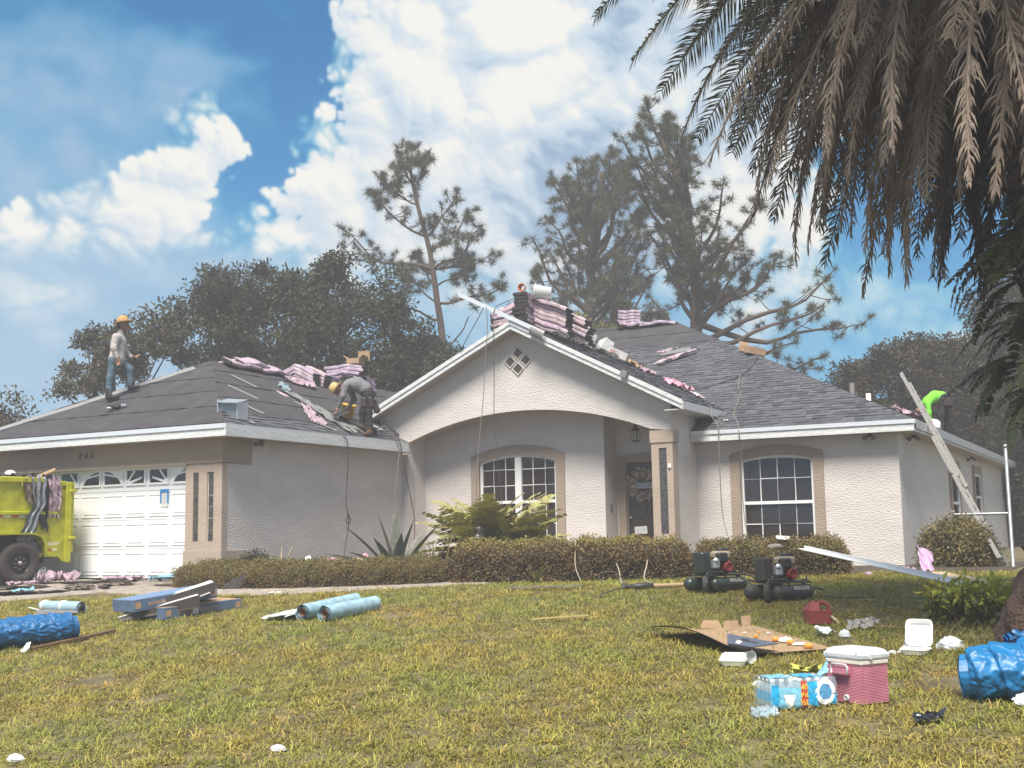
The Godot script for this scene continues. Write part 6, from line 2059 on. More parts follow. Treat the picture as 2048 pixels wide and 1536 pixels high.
func build_people() -> void:
	var bm := mt("clothes and skin", lin(1, 1, 1), 0.85, {"vcol": true, "tex": noise("clothn", 0.03, 4, 0.8, 1.0), "scale": 2.5, "bump": noise("clothb", 0.03, 4), "cm": 1.6, "world": false})
	var skin := Color(0.33, 0.185, 0.125)
	var hair := Color(0.02, 0.016, 0.014)
	var yaw := 0.4886
	# --- 1: standing on the garage hip, seen from the side
	var p := thing("person", "person in straw hat, grey-white jacket and jeans climbing the garage hip", "person", Vector3(-4.08, 3.51, -1.32), yaw)
	var jk := Color(0.50, 0.46, 0.445)
	var jean := Color(0.095, 0.165, 0.225)
	var boot := Color(0.035, 0.03, 0.028)
	var V := func(x, y, z): return Vector3(x, y, z)
	var b := B.new().smooth()
	flesh(b, [
		[V.call(0.06, 0.80, -0.085), V.call(0.06, 0.80, 0.085), 0.118, 0.118, jean],
		[V.call(0.05, 0.78, 0.09), V.call(-0.02, 0.45, 0.11), 0.098, 0.068, jean], [V.call(-0.02, 0.45, 0.11), V.call(-0.04, 0.13, 0.11), 0.066, 0.058, jean],
		[V.call(0.13, 0.78, -0.09), V.call(0.30, 0.64, -0.12), 0.098, 0.074, jean], [V.call(0.30, 0.64, -0.12), V.call(0.315, 0.32, -0.13), 0.072, 0.058, jean],
		[V.call(-0.045, 0.20, 0.11), V.call(-0.045, 0.055, 0.11), 0.062, 0.056, boot], [V.call(-0.045, 0.045, 0.11), V.call(0.15, 0.055, 0.13), 0.048, 0.040, boot],
		[V.call(0.315, 0.40, -0.13), V.call(0.32, 0.265, -0.13), 0.060, 0.054, boot], [V.call(0.32, 0.245, -0.13), V.call(0.47, 0.29, -0.14), 0.046, 0.038, boot],
		[V.call(0.075, 0.83, -0.05), V.call(0.075, 0.83, 0.05), 0.145, 0.145, jk], [V.call(0.08, 0.86, 0.0), V.call(0.10, 1.18, 0.0), 0.148, 0.158, jk],
		[V.call(0.11, 1.24, -0.12), V.call(0.11, 1.24, 0.12), 0.098, 0.098, jk], [V.call(0.12, 1.31, 0.0), V.call(0.145, 1.40, 0.0), 0.085, 0.062, jk * 0.72],
		[V.call(0.10, 1.26, 0.18), V.call(0.085, 1.02, 0.235), 0.078, 0.062, jk], [V.call(0.085, 1.02, 0.235), V.call(0.15, 0.84, 0.22), 0.060, 0.048, jk],
		[V.call(0.12, 1.26, -0.18), V.call(0.16, 1.03, -0.235), 0.076, 0.060, jk], [V.call(0.16, 1.03, -0.235), V.call(0.31, 0.90, -0.17), 0.058, 0.045, jk],
		[V.call(0.15, 1.36, 0.0), V.call(0.17, 1.47, 0.0), 0.056, 0.054, skin]], 0.015, 0.045)
	head(b, V.call(0.19, 1.52, 0.0), V.call(1, 0.02, -0.12), Vector3.UP, skin, hair)
	hand(b, V.call(0.155, 0.825, 0.22), V.call(0.25, -1, 0), V.call(1, 0, 0.2), 0.5, skin, 1.0)
	hand(b, V.call(0.325, 0.895, -0.165), V.call(1, -0.12, 0.15), V.call(0.1, 0.4, 1), 0.6, skin, -1.0)
	part("body", b, bm, p)
	straw_hat(p, V.call(0.18, 1.60, 0.0), V.call(-0.16, 1, 0.05), V.call(1, 0.1, 0), mt("straw", lin(0.55, 0.33, 0.13), 0.85, {"tex": noise("strawn", 0.12, 3, 0.8, 1.0), "scale": 4.0}))
	b = B.new().smooth()
	b.tube([V.call(0.37, 0.885, -0.15), V.call(0.50, 0.93, -0.10)], 0.022, 8)
	part("tool_handle", b, mt("kraft board", Color.WHITE), p)
	# --- 2: bent double at the eave
	p = thing("person", "person in straw hat and grey shirt bent over at the garage eave", "person", Vector3(0.20, 2.75, -4.22), yaw)
	var sh := Color(0.215, 0.215, 0.23)
	var pant := Color(0.022, 0.022, 0.025)
	var tan_b := Color(0.10, 0.052, 0.03)
	b = B.new().smooth()
	flesh(b, [
		[V.call(-0.04, 0.84, -0.08), V.call(-0.04, 0.84, 0.09), 0.125, 0.125, pant], [V.call(-0.06, 0.90, 0.0), V.call(-0.12, 0.95, 0.0), 0.13, 0.13, pant],
		[V.call(-0.02, 0.80, 0.10), V.call(-0.02, 0.48, 0.13), 0.102, 0.075, pant], [V.call(-0.02, 0.48, 0.13), V.call(0.0, 0.17, 0.12), 0.073, 0.064, pant],
		[V.call(-0.08, 0.80, -0.09), V.call(-0.17, 0.49, -0.10), 0.100, 0.074, pant], [V.call(-0.17, 0.49, -0.10), V.call(-0.18, 0.20, -0.12), 0.072, 0.062, pant],
		[V.call(0.0, 0.20, 0.12), V.call(0.0, 0.06, 0.12), 0.064, 0.058, tan_b], [V.call(0.0, 0.045, 0.12), V.call(-0.08, 0.0, 0.30), 0.052, 0.044, tan_b],
		[V.call(-0.18, 0.24, -0.12), V.call(-0.19, 0.13, -0.12), 0.062, 0.056, tan_b], [V.call(-0.19, 0.12, -0.12), V.call(-0.37, 0.135, -0.06), 0.050, 0.042, tan_b],
		[V.call(-0.12, 0.98, 0.0), V.call(-0.28, 1.065, 0.0), 0.145, 0.150, sh], [V.call(-0.26, 1.06, 0.0), V.call(-0.42, 1.05, 0.0), 0.15, 0.140, sh],
		[V.call(-0.46, 1.03, -0.13), V.call(-0.46, 1.03, 0.13), 0.092, 0.092, sh],
		[V.call(-0.48, 1.02, 0.19), V.call(-0.535, 0.80, 0.23), 0.078, 0.060, sh], [V.call(-0.535, 0.80, 0.23), V.call(-0.63, 0.585, 0.19), 0.052, 0.038, sh * 0.8],
		[V.call(-0.46, 1.02, -0.19), V.call(-0.36, 0.78, -0.22), 0.076, 0.058, sh], [V.call(-0.36, 0.78, -0.22), V.call(-0.50, 0.575, -0.13), 0.052, 0.038, sh * 0.8],
		[V.call(-0.52, 1.03, 0.0), V.call(-0.60, 0.99, 0.0), 0.060, 0.056, skin]], 0.015, 0.045)
	head(b, V.call(-0.655, 0.955, 0.0), V.call(-0.35, -1, 0.1), V.call(-1, 0.35, 0), skin, hair)
	hand(b, V.call(-0.635, 0.575, 0.19), V.call(-0.45, -1, -0.2), V.call(0.3, 0, 1), 0.7, skin, 1.0)
	hand(b, V.call(-0.505, 0.565, -0.13), V.call(-0.8, -0.5, 0.2), V.call(0.2, 0, 1), 0.7, skin, -1.0)
	part("body", b, bm, p)
	straw_hat(p, V.call(-0.72, 0.985, 0.0), V.call(-0.82, 0.55, 0.12), V.call(-0.4, -1, 0), mt("pale straw", lin(0.62, 0.46, 0.20), 0.85, {"tex": noise("strawn", 0.12), "scale": 4.0}), 0.17)
	b = B.new()
	b.rbox(V.call(0.04, 0.66, 0.20), Vector3(0.10, 0.24, 0.14), 0.03, Basis(Vector3.BACK, 0.25)); b.rbox(V.call(-0.11, 0.66, 0.19), Vector3(0.13, 0.22, 0.10), 0.03)
	b.rbox(V.call(0.10, 0.60, -0.05), Vector3(0.13, 0.28, 0.16), 0.03, Basis(Vector3.BACK, 0.35))
	part("tool_pouch", b, mt("pouch leather", lin(0.028, 0.022, 0.02), 0.6), p)
	b = B.new().smooth()
	var ring_pts := []
	for i in 17: ring_pts.append(V.call(-0.045, 0.86, 0.0) + Vector3(cos(TAU * i / 16.0) * 0.15, sin(TAU * i / 16.0) * 0.04, sin(TAU * i / 16.0) * 0.20))
	b.tube(ring_pts, 0.022, 6, false)
	part("tool_belt", b, mt("pouch leather", Color.BLACK), p)
	b = B.new()
	b.box(V.call(-0.60, 0.46, 0.10), Vector3(0.34, 0.012, 0.26), Basis.from_euler(Vector3(0.5, 0.2, 0.35)))
	part("held_shingle", b, mt("shingle edge", Color.BLACK), p)
	# --- 3: lime shirt, bent over on the right slope
	p = thing("person", "person in lime green shirt and black trousers stooping on the right roof slope", "person", Vector3(10.02, 2.90, -14.0), yaw)
	var lime := Color(0.24, 0.80, 0.06)
	b = B.new().smooth()
	flesh(b, [
		[V.call(0.04, 0.82, -0.09), V.call(0.04, 0.82, 0.09), 0.125, 0.125, pant],
		[V.call(-0.02, 0.80, 0.10), V.call(-0.12, 0.42, 0.14), 0.108, 0.080, pant], [V.call(-0.12, 0.42, 0.14), V.call(-0.14, 0.05, 0.14), 0.078, 0.070, pant],
		[V.call(0.08, 0.78, -0.10), V.call(0.10, 0.40, -0.13), 0.108, 0.080, pant], [V.call(0.10, 0.40, -0.13), V.call(0.09, 0.02, -0.13), 0.078, 0.070, pant],
		[V.call(-0.14, 0.04, 0.14), V.call(-0.28, 0.03, 0.18), 0.055, 0.045, boot], [V.call(0.09, -0.01, -0.13), V.call(-0.06, 0.0, -0.10), 0.055, 0.045, boot],
		[V.call(-0.02, 0.88, 0.0), V.call(-0.18, 0.88, 0.0), 0.125, 0.135, lime], [V.call(-0.18, 0.88, 0.0), V.call(-0.36, 0.76, 0.0), 0.138, 0.13, lime],
		[V.call(-0.41, 0.70, -0.13), V.call(-0.41, 0.70, 0.13), 0.090, 0.090, lime],
		[V.call(-0.43, 0.69, 0.19), V.call(-0.425, 0.46, 0.22), 0.075, 0.056, lime], [V.call(-0.425, 0.46, 0.22), V.call(-0.385, 0.22, 0.20), 0.053, 0.040, lime],
		[V.call(-0.43, 0.68, -0.18), V.call(-0.47, 0.50, -0.2), 0.075, 0.056, lime], [V.call(-0.47, 0.50, -0.2), V.call(-0.60, 0.44, -0.12), 0.053, 0.040, lime],
		[V.call(-0.45, 0.67, 0.0), V.call(-0.50, 0.60, 0.0), 0.058, 0.055, skin]], 0.016, 0.045)
	head(b, V.call(-0.53, 0.54, 0.0), V.call(-0.5, -0.9, 0.0), V.call(-0.8, 0.1, 0), skin, hair)
	hand(b, V.call(-0.385, 0.215, 0.20), V.call(0.05, -1, 0), V.call(0.2, 0, 1), 0.6, skin, 1.0)
	hand(b, V.call(-0.61, 0.435, -0.12), V.call(-1, -0.25, 0), V.call(0, 0.3, 1), 0.6, skin, -1.0)
	part("body", b, bm, p)
	b = B.new()
	b.rbox(V.call(0.02, 0.72, 0.20), Vector3(0.20, 0.20, 0.10), 0.03); b.rbox(V.call(0.17, 0.70, 0.02), Vector3(0.08, 0.22, 0.2), 0.03)
	part("tool_pouch", b, mt("pouch leather", Color.BLACK), p)
	b = B.new().smooth()
	ring_pts = []
	for i in 17: ring_pts.append(V.call(0.03, 0.87, 0.0) + Vector3(cos(TAU * i / 16.0) * 0.135, 0.02 * sin(TAU * i / 16.0), sin(TAU * i / 16.0) * 0.215))
	b.tube(ring_pts, 0.02, 6, false)
	part("tool_belt", b, mt("pouch leather", Color.BLACK), p)


# ------------------------------------------------------------------ trailer on the driveway
func build_trailer() -> void:
	var t := thing("dump_trailer", "bright yellow-green dump trailer backed up to the garage door", "trailer", Vector3(-3.286, -0.035, 1.455), 1.35)
	var lime := mt("trailer green", lin(0.50, 0.50, 0.012), 0.42, {"tex": noise("traildirt", 0.015, 4, 0.78, 1.0), "scale": 1.2})
	var dark := mt("trailer underside", lin(0.05, 0.045, 0.03), 0.8)
	var zs := -0.22
	var b := B.new()
	b.mm(Vector3(-3.4, 0.86, zs - 0.03), Vector3(0.94, 1.80, zs)); b.mm(Vector3(0.45, 0.50, zs - 0.03), Vector3(0.94, 0.86, zs)); b.mm(Vector3(-3.4, 0.55, zs - 0.03), Vector3(-1.5, 0.86, zs))
	part("bed_side", b, lime, t)
	b = B.new()
	b.mm(Vector3(-3.4, 0.86, zs - 2.03), Vector3(0.94, 1.80, zs - 2.0))
	part("bed_side", b, lime, t)
	b = B.new()
	b.mm(Vector3(-3.43, 0.55, zs - 2.0), Vector3(-3.40, 1.85, zs))
	part("bed_front", b, lime, t)
	b = B.new()
	b.mm(Vector3(-3.4, 0.80, zs - 2.0), Vector3(0.94, 0.86, zs - 0.03))
	part("bed_floor", b, dark, t)
	for s in [0.0, -2.03]:
		b = B.new()
		b.rbox(Vector3(-1.45, 1.845, zs + s + 0.015), Vector3(3.95, 0.10, 0.11), 0.015)
		part("top_rail", b, lime, t)
	b = B.new()
	b.rbox(Vector3(-1.3, 1.255, zs + 0.02), Vector3(4.2, 0.065, 0.05), 0.012)
	part("rib", b, lime, t)
	b = B.new()
	b.rbox(Vector3(0.08, 1.80, zs + 0.06), Vector3(0.02, 0.16, 0.025), 0.006)
	b.rbox(Vector3(-1.9, 1.33, zs + 0.03), Vector3(0.10, 1.0, 0.06), 0.012)
	part("stake", b, lime, t)
	var red := mt("reflector red", lin(0.42, 0.10, 0.03), 0.35)
	var silver := mt("reflector white", lin(0.60, 0.58, 0.50), 0.35)
	for i in 22:
		b = B.new()
		b.mm(Vector3(0.36 - (i + 1) * 0.145, 1.175, zs + 0.001), Vector3(0.36 - i * 0.145, 1.215, zs + 0.004))
		part("reflector", b, red if i % 2 == 0 else silver, t)
	for i in 2:
		b = B.new()
		b.mm(Vector3(0.60 + i * 0.105, 0.575, zs + 0.001), Vector3(0.70 + i * 0.105, 0.615, zs + 0.004))
		part("reflector", b, red if i == 0 else silver, t)
	# fender
	b = B.new()
	var prof := [Vector2(0.46, 0.54), Vector2(0.43, 0.70), Vector2(0.36, 0.82), Vector2(0.22, 0.875), Vector2(-1.05, 0.875), Vector2(-1.25, 0.80), Vector2(-1.34, 0.54)]
	for i in prof.size() - 1:
		var p: Vector2 = prof[i]
		var q: Vector2 = prof[i + 1]
		var n := Vector2(-(q - p).y, (q - p).x).normalized() * 0.025
		b.hexa([Vector3(p.x, p.y, zs), Vector3(q.x, q.y, zs), Vector3(q.x, q.y, 0.06), Vector3(p.x, p.y, 0.06), Vector3(p.x - n.x, p.y - n.y, zs), Vector3(q.x - n.x, q.y - n.y, zs), Vector3(q.x - n.x, q.y - n.y, 0.06), Vector3(p.x - n.x, p.y - n.y, 0.06)])
	part("fender", b, lime, t)
	b = B.new()
	b.mm(Vector3(-3.3, 0.45, zs - 0.4), Vector3(0.9, 0.60, zs - 0.3)); b.mm(Vector3(-1.4, 0.5, zs - 0.3), Vector3(0.45, 0.85, zs - 0.02))
	b.mm(Vector3(0.50, 0.35, zs - 0.05), Vector3(0.545, 0.52, zs + 0.03))
	part("frame", b, dark, t)
	b = B.new()
	b.prism(PackedVector2Array([Vector2(0.45, 0.47), Vector2(0.80, 0.47), Vector2(0.90, 0.38), Vector2(0.94, 0.38), Vector2(0.94, 0.53), Vector2(0.45, 0.53)]), zs - 0.03, zs + 0.03)
	part("side_sill", b, lime, t)
	# rear corner post, barn door edge and hinges
	b = B.new()
	b.rbox(Vector3(0.99, 1.09, zs - 0.01), Vector3(0.115, 1.46, 0.13), 0.012); b.rbox(Vector3(0.88, 1.79, zs + 0.0), Vector3(0.12, 0.09, 0.08), 0.01)
	part("corner_post", b, lime, t)
	b = B.new()
	b.mm(Vector3(1.055, 0.55, zs - 1.0), Vector3(1.095, 1.82, zs + 0.03))
	part("rear_door", b, lime, t)
	b = B.new()
	b.mm(Vector3(1.055, 0.55, zs - 2.0), Vector3(1.095, 1.82, zs - 1.01))
	part("rear_door", b, lime, t)
	for y in [1.66, 0.80]:
		b = B.new()
		b.rbox(Vector3(1.06, y, zs + 0.05), Vector3(0.14, 0.055, 0.05), 0.01)
		part("hinge", b, lime, t)
	var tx := MeshInstance3D.new()
	tx.name = "lettering"
	tx.mesh = text_mesh("HEAVY-DUTY", 0.062, 0.003)
	tx.material_override = mt("white print", lin(0.75, 0.75, 0.70), 0.6)
	tx.transform = Transform3D(Basis(Vector3(1, 0, 0), Vector3(0.2, 1, 0), Vector3(0, 0, 1)), Vector3(0.59, 0.70, zs + 0.002))
	t.add_child(tx, true)
	b = B.new()
	b.bar(Vector3(-3.4, 0.5, zs - 0.5), Vector3(-4.7, 0.5, zs - 1.0), 0.1, 0.12); b.bar(Vector3(-3.4, 0.5, zs - 1.5), Vector3(-4.7, 0.5, zs - 1.0), 0.1, 0.12)
	part("tongue", b, dark, t)
	var rub := mt("tyre rubber", lin(0.050, 0.044, 0.042), 0.9, {"tex": noise("traildirt", 0.015), "scale": 3.0})
	for x in [0.0, -0.86]:
		for side in [[0.04, 1.0], [-2.30, -1.0]]:
			var w := MeshInstance3D.new()
			w.name = numbered(t, "wheel")
			t.add_child(w, true)
			var tr := Transform3D(Basis(Vector3.RIGHT, PI / 2 * side[1]), Vector3(x, 0.375, side[0]))
			b = B.new().smooth()
			b.lathe([Vector2(0.19, -0.22), Vector2(0.30, -0.245), Vector2(0.345, -0.23), Vector2(0.37, -0.20), Vector2(0.375, -0.12), Vector2(0.37, -0.04), Vector2(0.345, -0.01), Vector2(0.30, 0.005), Vector2(0.20, -0.01), Vector2(0.195, -0.04)], 40, tr)
			w.mesh = b.mesh()
			w.material_override = rub
			b = B.new().smooth()
			b.lathe([Vector2(0.205, -0.01), Vector2(0.20, -0.05), Vector2(0.17, -0.08), Vector2(0.12, -0.06), Vector2(0.075, -0.05), Vector2(0.0, -0.05)], 30, tr)
			part("rim", b, mt("black steel", lin(0.022, 0.021, 0.022), 0.4, {"metal": 0.3}), w)
			b = B.new().smooth()
			b.lathe([Vector2(0.04, -0.06), Vector2(0.04, 0.0), Vector2(0.026, 0.012), Vector2(0.0, 0.012)], 14, tr)
			part("hub", b, mt("hub steel", lin(0.35, 0.34, 0.33), 0.35, {"metal": 0.7}), w)
			for k in 8:
				var a := TAU * k / 8.0
				b = B.new()
				b.lathe([Vector2(0.013, -0.07), Vector2(0.013, -0.03), Vector2(0, -0.03)], 6, tr * Transform3D(Basis.IDENTITY, Vector3(cos(a) * 0.10, 0, sin(a) * 0.10)))
				part("lug_nut", b, mats["hub steel"], w)
	# what it carries
	var tf := t.transform
	var T := func(x, y, z): return tf * Vector3(x, y, z)
	b = B.new().smooth()
	var f := FastNoiseLite.new()
	f.frequency = 1.5
	b.grid(30, 14, func(u, v): return tf * Vector3(lerpf(-3.3, 0.8, u), 1.74 + 0.10 * sin(PI * v) + 0.22 * f.get_noise_2d(u * 9.0, v * 5.0) , lerpf(-2.2, -0.26, v)))
	solo("torn_roofing", b, mt("torn roofing", lin(0.06, 0.053, 0.05), 0.95, {"tex": noise("soil", 0.02), "scale": 3.0}), "heap of torn-off dark roofing filling the dump trailer", "debris")
	for q in [[-0.05, 1.88, 0.05, 0.12, "curled scrap of dark roofing sticking up at the trailer's rim"], [-0.55, 1.86, 0.0, 0.16, "flat dark roofing scrap lying over the trailer's rim"]]:
		loose("roofing_scrap", q[4], "debris", mt("torn roofing", Color.BLACK), [T.call(q[0] - 0.25, q[1], -0.5), T.call(q[0] + 0.2, q[1] + 0.03, -0.5), T.call(q[0] + 0.22, q[1], -0.2), T.call(q[0] - 0.2, q[1] - 0.02, -0.2)], q[3] * 0.5, 8, "scraps on the trailer")
	b = B.new().smooth()
	b.ell(T.call(-0.02, 1.95, -0.42), Vector3(0.11, 0.075, 0.10), 7, 10)
	b.ell(T.call(0.08, 1.91, -0.40), Vector3(0.07, 0.05, 0.08), 7, 10)
	solo("white_bag", b, mt("white film", lin(0.72, 0.70, 0.66), 0.5, {"bump": noise("clothb", 0.03), "cm": 2.0, "scale": 2.0}), "scrunched white bag on top of the trailer's load", "bag")
	b = B.new().smooth()
	b.tube([T.call(0.45, 1.86, -0.5), T.call(0.78, 2.04, -0.30)], [0.045, 0.045], 14, false)
	solo("cardboard_tube", b, mt("kraft board", Color.BLACK), "brown cardboard tube sticking out of the trailer's load", "tube")
	var grey := mt("grey film", lin(0.20, 0.23, 0.26), 0.3, {"tex": noise("wrapn", 0.03), "scale": 2.0, "backlight": Color(0.15, 0.15, 0.17)})
	b = B.new().smooth()
	var fn := FastNoiseLite.new()
	fn.frequency = 3.0
	for k in 2:
		b.grid(14, 34, func(u, v):
			var y: float = lerpf(1.93, 0.55, v)
			var c: float = 0.36 - 0.30 * v + 0.14 * sin(v * 4.4) + 0.32 * pow(v, 6.0)
			var w: float = lerpf(0.15, 0.10, sin(PI * v)) + 0.05 * v
			var fold: float = 0.035 * sin(u * 16.0 + v * 3.0) + 0.03 * fn.get_noise_2d(u * 2.0, v * 4.0)
			return tf * Vector3(c + (u - 0.5) * 2.0 * w + 0.02 * sin(v * 21.0), y, zs + 0.075 + fold - k * 0.006 + 0.10 * (1.0 - smoothstep(0.0, 0.04, v)) * -1.0 + 0.05 * v))
	solo("grey_plastic", b, grey, "long grey plastic sheet hanging over the trailer's side", "plastic sheet")
	loose("brown_felt", "brownish felt flap hanging over the trailer rail", "felt scrap", mt("brown felt", lin(0.14, 0.115, 0.09), 0.9), [T.call(0.10, 1.90, zs + 0.08), T.call(0.34, 1.91, zs + 0.08), T.call(0.36, 1.45, zs + 0.07), T.call(0.16, 1.46, zs + 0.07)], 0.03, 9)
	loose("dark_felt", "dark felt piece behind the hanging grey plastic", "felt scrap", mt("torn roofing", Color.BLACK), [T.call(0.24, 1.92, zs + 0.06), T.call(0.62, 1.92, zs + 0.06), T.call(0.58, 0.9, zs + 0.05), T.call(0.36, 1.2, zs + 0.05)], 0.03, 9)
	loose("pink_wrapper", "pink wrapper hanging over the trailer's rear side", "wrapper", mt("pink film", Color.BLACK), [T.call(0.58, 1.90, zs + 0.10), T.call(0.80, 1.90, zs + 0.08), T.call(0.82, 1.16, zs + 0.07), T.call(0.62, 1.18, zs + 0.07)], 0.05, 12)
	loose("grey_plastic", "tail of grey plastic bunched on the driveway by the wheel", "plastic sheet", grey, [T.call(0.20, 0.03, 0.10), T.call(0.50, 0.32, zs + 0.1), T.call(0.58, 0.05, 0.05), T.call(0.35, 0.02, 0.30)], 0.07, 10)
	# litter on the driveway
	var pinkf := mt("pink film", Color.BLACK)
	loose("pink_wrapper", "bunched pink wrapper on the driveway beside the trailer wheel", "wrapper", pinkf, [Vector3(-3.05, 0.03, 1.25), Vector3(-2.55, 0.03, 0.85), Vector3(-2.35, 0.04, 1.15), Vector3(-2.75, 0.03, 1.5)], 0.12, 14)
	loose("pink_wrapper", "flat pink wrapper trailing from the bunched one by the wheel", "wrapper", pinkf, [Vector3(-3.1, -0.01, 1.9), Vector3(-2.9, 0.0, 1.45), Vector3(-2.65, 0.0, 1.5), Vector3(-2.85, -0.02, 1.95)], 0.04, 10)
	loose("pink_wrapper", "pink wrapper lying before the middle of the garage door", "wrapper", pinkf, [Vector3(-2.25, 0.02, 0.45), Vector3(-1.55, 0.03, 0.25), Vector3(-1.35, 0.02, 0.5), Vector3(-2.05, 0.02, 0.75)], 0.05, 12)
	var i2 := 0
	for q in [[-1.6, 2.6, 1.0, 0.3, -0.6, "wide dark roofing strip at the driveway's lawn edge"], [-2.6, 2.0, 0.9, 0.3, -0.5, "long dark roofing strip in front of the trailer wheel"], [-0.9, 1.5, 0.6, 0.12, -0.3, "thin dark roofing scrap near the pillar"], [-1.6, 1.2, 1.2, 0.16, -0.35, "dark roofing strip across the middle of the driveway"], [-2.4, 2.9, 1.3, 0.4, -0.7, "broad dark roofing sheet nearest the lawn on the driveway"], [-1.1, 2.1, 0.5, 0.14, -0.2, "curled brownish roofing scrap on the driveway"], [-1.9, 0.7, 0.8, 0.12, 0.1, "narrow dark scrap before the garage door"], [-3.3, 2.4, 0.7, 0.3, -0.9, "dark roofing scrap under the trailer's flank"], [-1.5, 1.75, 0.55, 0.2, 0.2, "dark curled roofing piece halfway down the driveway"], [-0.75, 1.9, 0.4, 0.12, 0.5, "small dark scrap beside the start of the path"]]:
		var d := Vector3(cos(q[4]), 0, sin(q[4]))
		var s := Vector3(-d.z, 0, d.x)
		var c := on_ground(q[0], q[1], 0.035)
		loose("roofing_scrap", q[5], "roofing scrap", mt("torn roofing", Color.BLACK) if i2 % 3 != 2 else mt("brown felt", Color.BLACK), [c - d * q[2] / 2 - s * q[3] / 2, c + d * q[2] / 2 - s * q[3] / 2, c + d * q[2] / 2 + s * q[3] / 2, c - d * q[2] / 2 + s * q[3] / 2], 0.03, 9, "roofing scraps on the driveway")
		i2 += 1
	var bf := mt("light blue film", lin(0.25, 0.50, 0.62), 0.35, {"backlight": Color(0.3, 0.35, 0.4)})
	loose("blue_film", "light blue plastic film at the foot of the garage pillar", "plastic sheet", bf, [Vector3(-1.1, 0.03, 0.45), Vector3(-0.1, 0.10, 0.45), Vector3(0.35, 0.09, 0.75), Vector3(-0.9, 0.02, 0.75)], 0.06, 12)
	loose("blue_film", "scrap of blue-grey film at the front edge of the driveway", "plastic sheet", bf, [on_ground(-2.1, 2.55, 0.04), on_ground(-1.85, 2.35, 0.05), on_ground(-1.6, 2.55, 0.04), on_ground(-1.9, 2.7, 0.04)], 0.05, 8)


# ------------------------------------------------------------------ things on the lawn
func roll(b: B, a: Vector3, e: Vector3, r: float, turns := 3.0, gap := 0.012):  # a sheet rolled up: its end shows the spiral
	var t := (e - a).normalized()
	var x := Vector3.UP.cross(t).normalized()
	var y := t.cross(x)
	var n := int(turns * 22)
	b.grid(n, 6, func(u, v):
		var ang: float = u * turns * TAU
		var rr: float = r - gap * turns * (1.0 - u)
		return a.lerp(e, v) + (x * cos(ang) + y * sin(ang)) * rr + t * 0.012 * sin(u * 40.0) * (1.0 if v > 0.5 else -1.0))


func crumple(called: String, label: String, cat: String, c: Vector3, r: Vector3, m: Material, group := "", freq := 5.0, amp := 0.45) -> MeshInstance3D:  # a balled or heaped crumpled film
	var f := FastNoiseLite.new()
	f.seed = rng.randi() % 9999
	f.frequency = freq
	f.fractal_octaves = 3
	f.noise_type = FastNoiseLite.TYPE_CELLULAR
	f.cellular_return_type = FastNoiseLite.RETURN_DISTANCE2_SUB
	var b := B.new()
	b.grid(18, 10, func(u, v):
		var a: float = u * TAU
		var e: float = lerpf(-0.3, PI / 2, v)
		var d := Vector3(cos(a) * cos(e), sin(e), sin(a) * cos(e))
		var k: float = 1.0 + amp * (f.get_noise_3dv(d * 0.8) + 0.3)
		return c + Vector3(d.x * r.x, maxf(d.y, -0.05) * r.y, d.z * r.z) * k)
	return solo(called, b, m, label, cat, group)


func tarp_bundle(called: String, label: String, a: Vector3, e: Vector3, r: float, m: Material, folds: int):
	var t := thing(called, label, "tarp")
	var f := FastNoiseLite.new()
	f.seed = rng.randi() % 999
	f.frequency = 0.9
	f.fractal_octaves = 2
	var d := (e - a).normalized()
	var x := Vector3.UP.cross(d).normalized()
	var y := d.cross(x)
	var len := a.distance_to(e)
	var b := B.new()
	var cr := FastNoiseLite.new()
	cr.seed = 11 + folds
	cr.frequency = 1.0
	cr.fractal_octaves = 3
	b.smooth()
	b.grid(96, 84, func(u, v):
		var ang: float = u * TAU
		var sl: float = v * folds + 0.22 * sin(ang + 0.6) + 0.25 * cr.get_noise_2d(cos(ang) * 1.2, v * 3.0)
		var wrap: float = fposmod(sl, 1.0)
		var step: float = pow(1.0 - wrap, 1.5) * smoothstep(0.0, 0.06, wrap)
		var crease: float = absf(cr.get_noise_3d(cos(ang) * 1.6, sin(ang) * 1.6, v * len * 5.0))
		var fine: float = absf(cr.get_noise_3d(cos(ang) * 4.0 + 9.0, sin(ang) * 4.0, v * len * 12.0))
		var rr: float = r * (0.86 + 0.17 * step + 0.20 * crease + 0.04 * fine)
		rr *= 1.0 - 0.2 * pow(absf(v - 0.5) * 2.0, 10.0)
		return a.lerp(e, v) + (x * cos(ang) * 1.10 + y * sin(ang) * (0.88 if sin(ang) < 0 else 0.97)) * rr)
	part("outer_fold", b, m, t)
	for k in 2:
		var p: Vector3 = a if k == 0 else e
		var o := -d if k == 0 else d
		b = B.new()
		roll(b, p + o * 0.05, p - o * 0.12, r * 0.80, 3.0, r * 0.15)
		roll(b, p + o * 0.03 + y * r * 0.1, p - o * 0.12, r * 0.42, 2.0, r * 0.12)
		part("rolled_end", b, m, t)


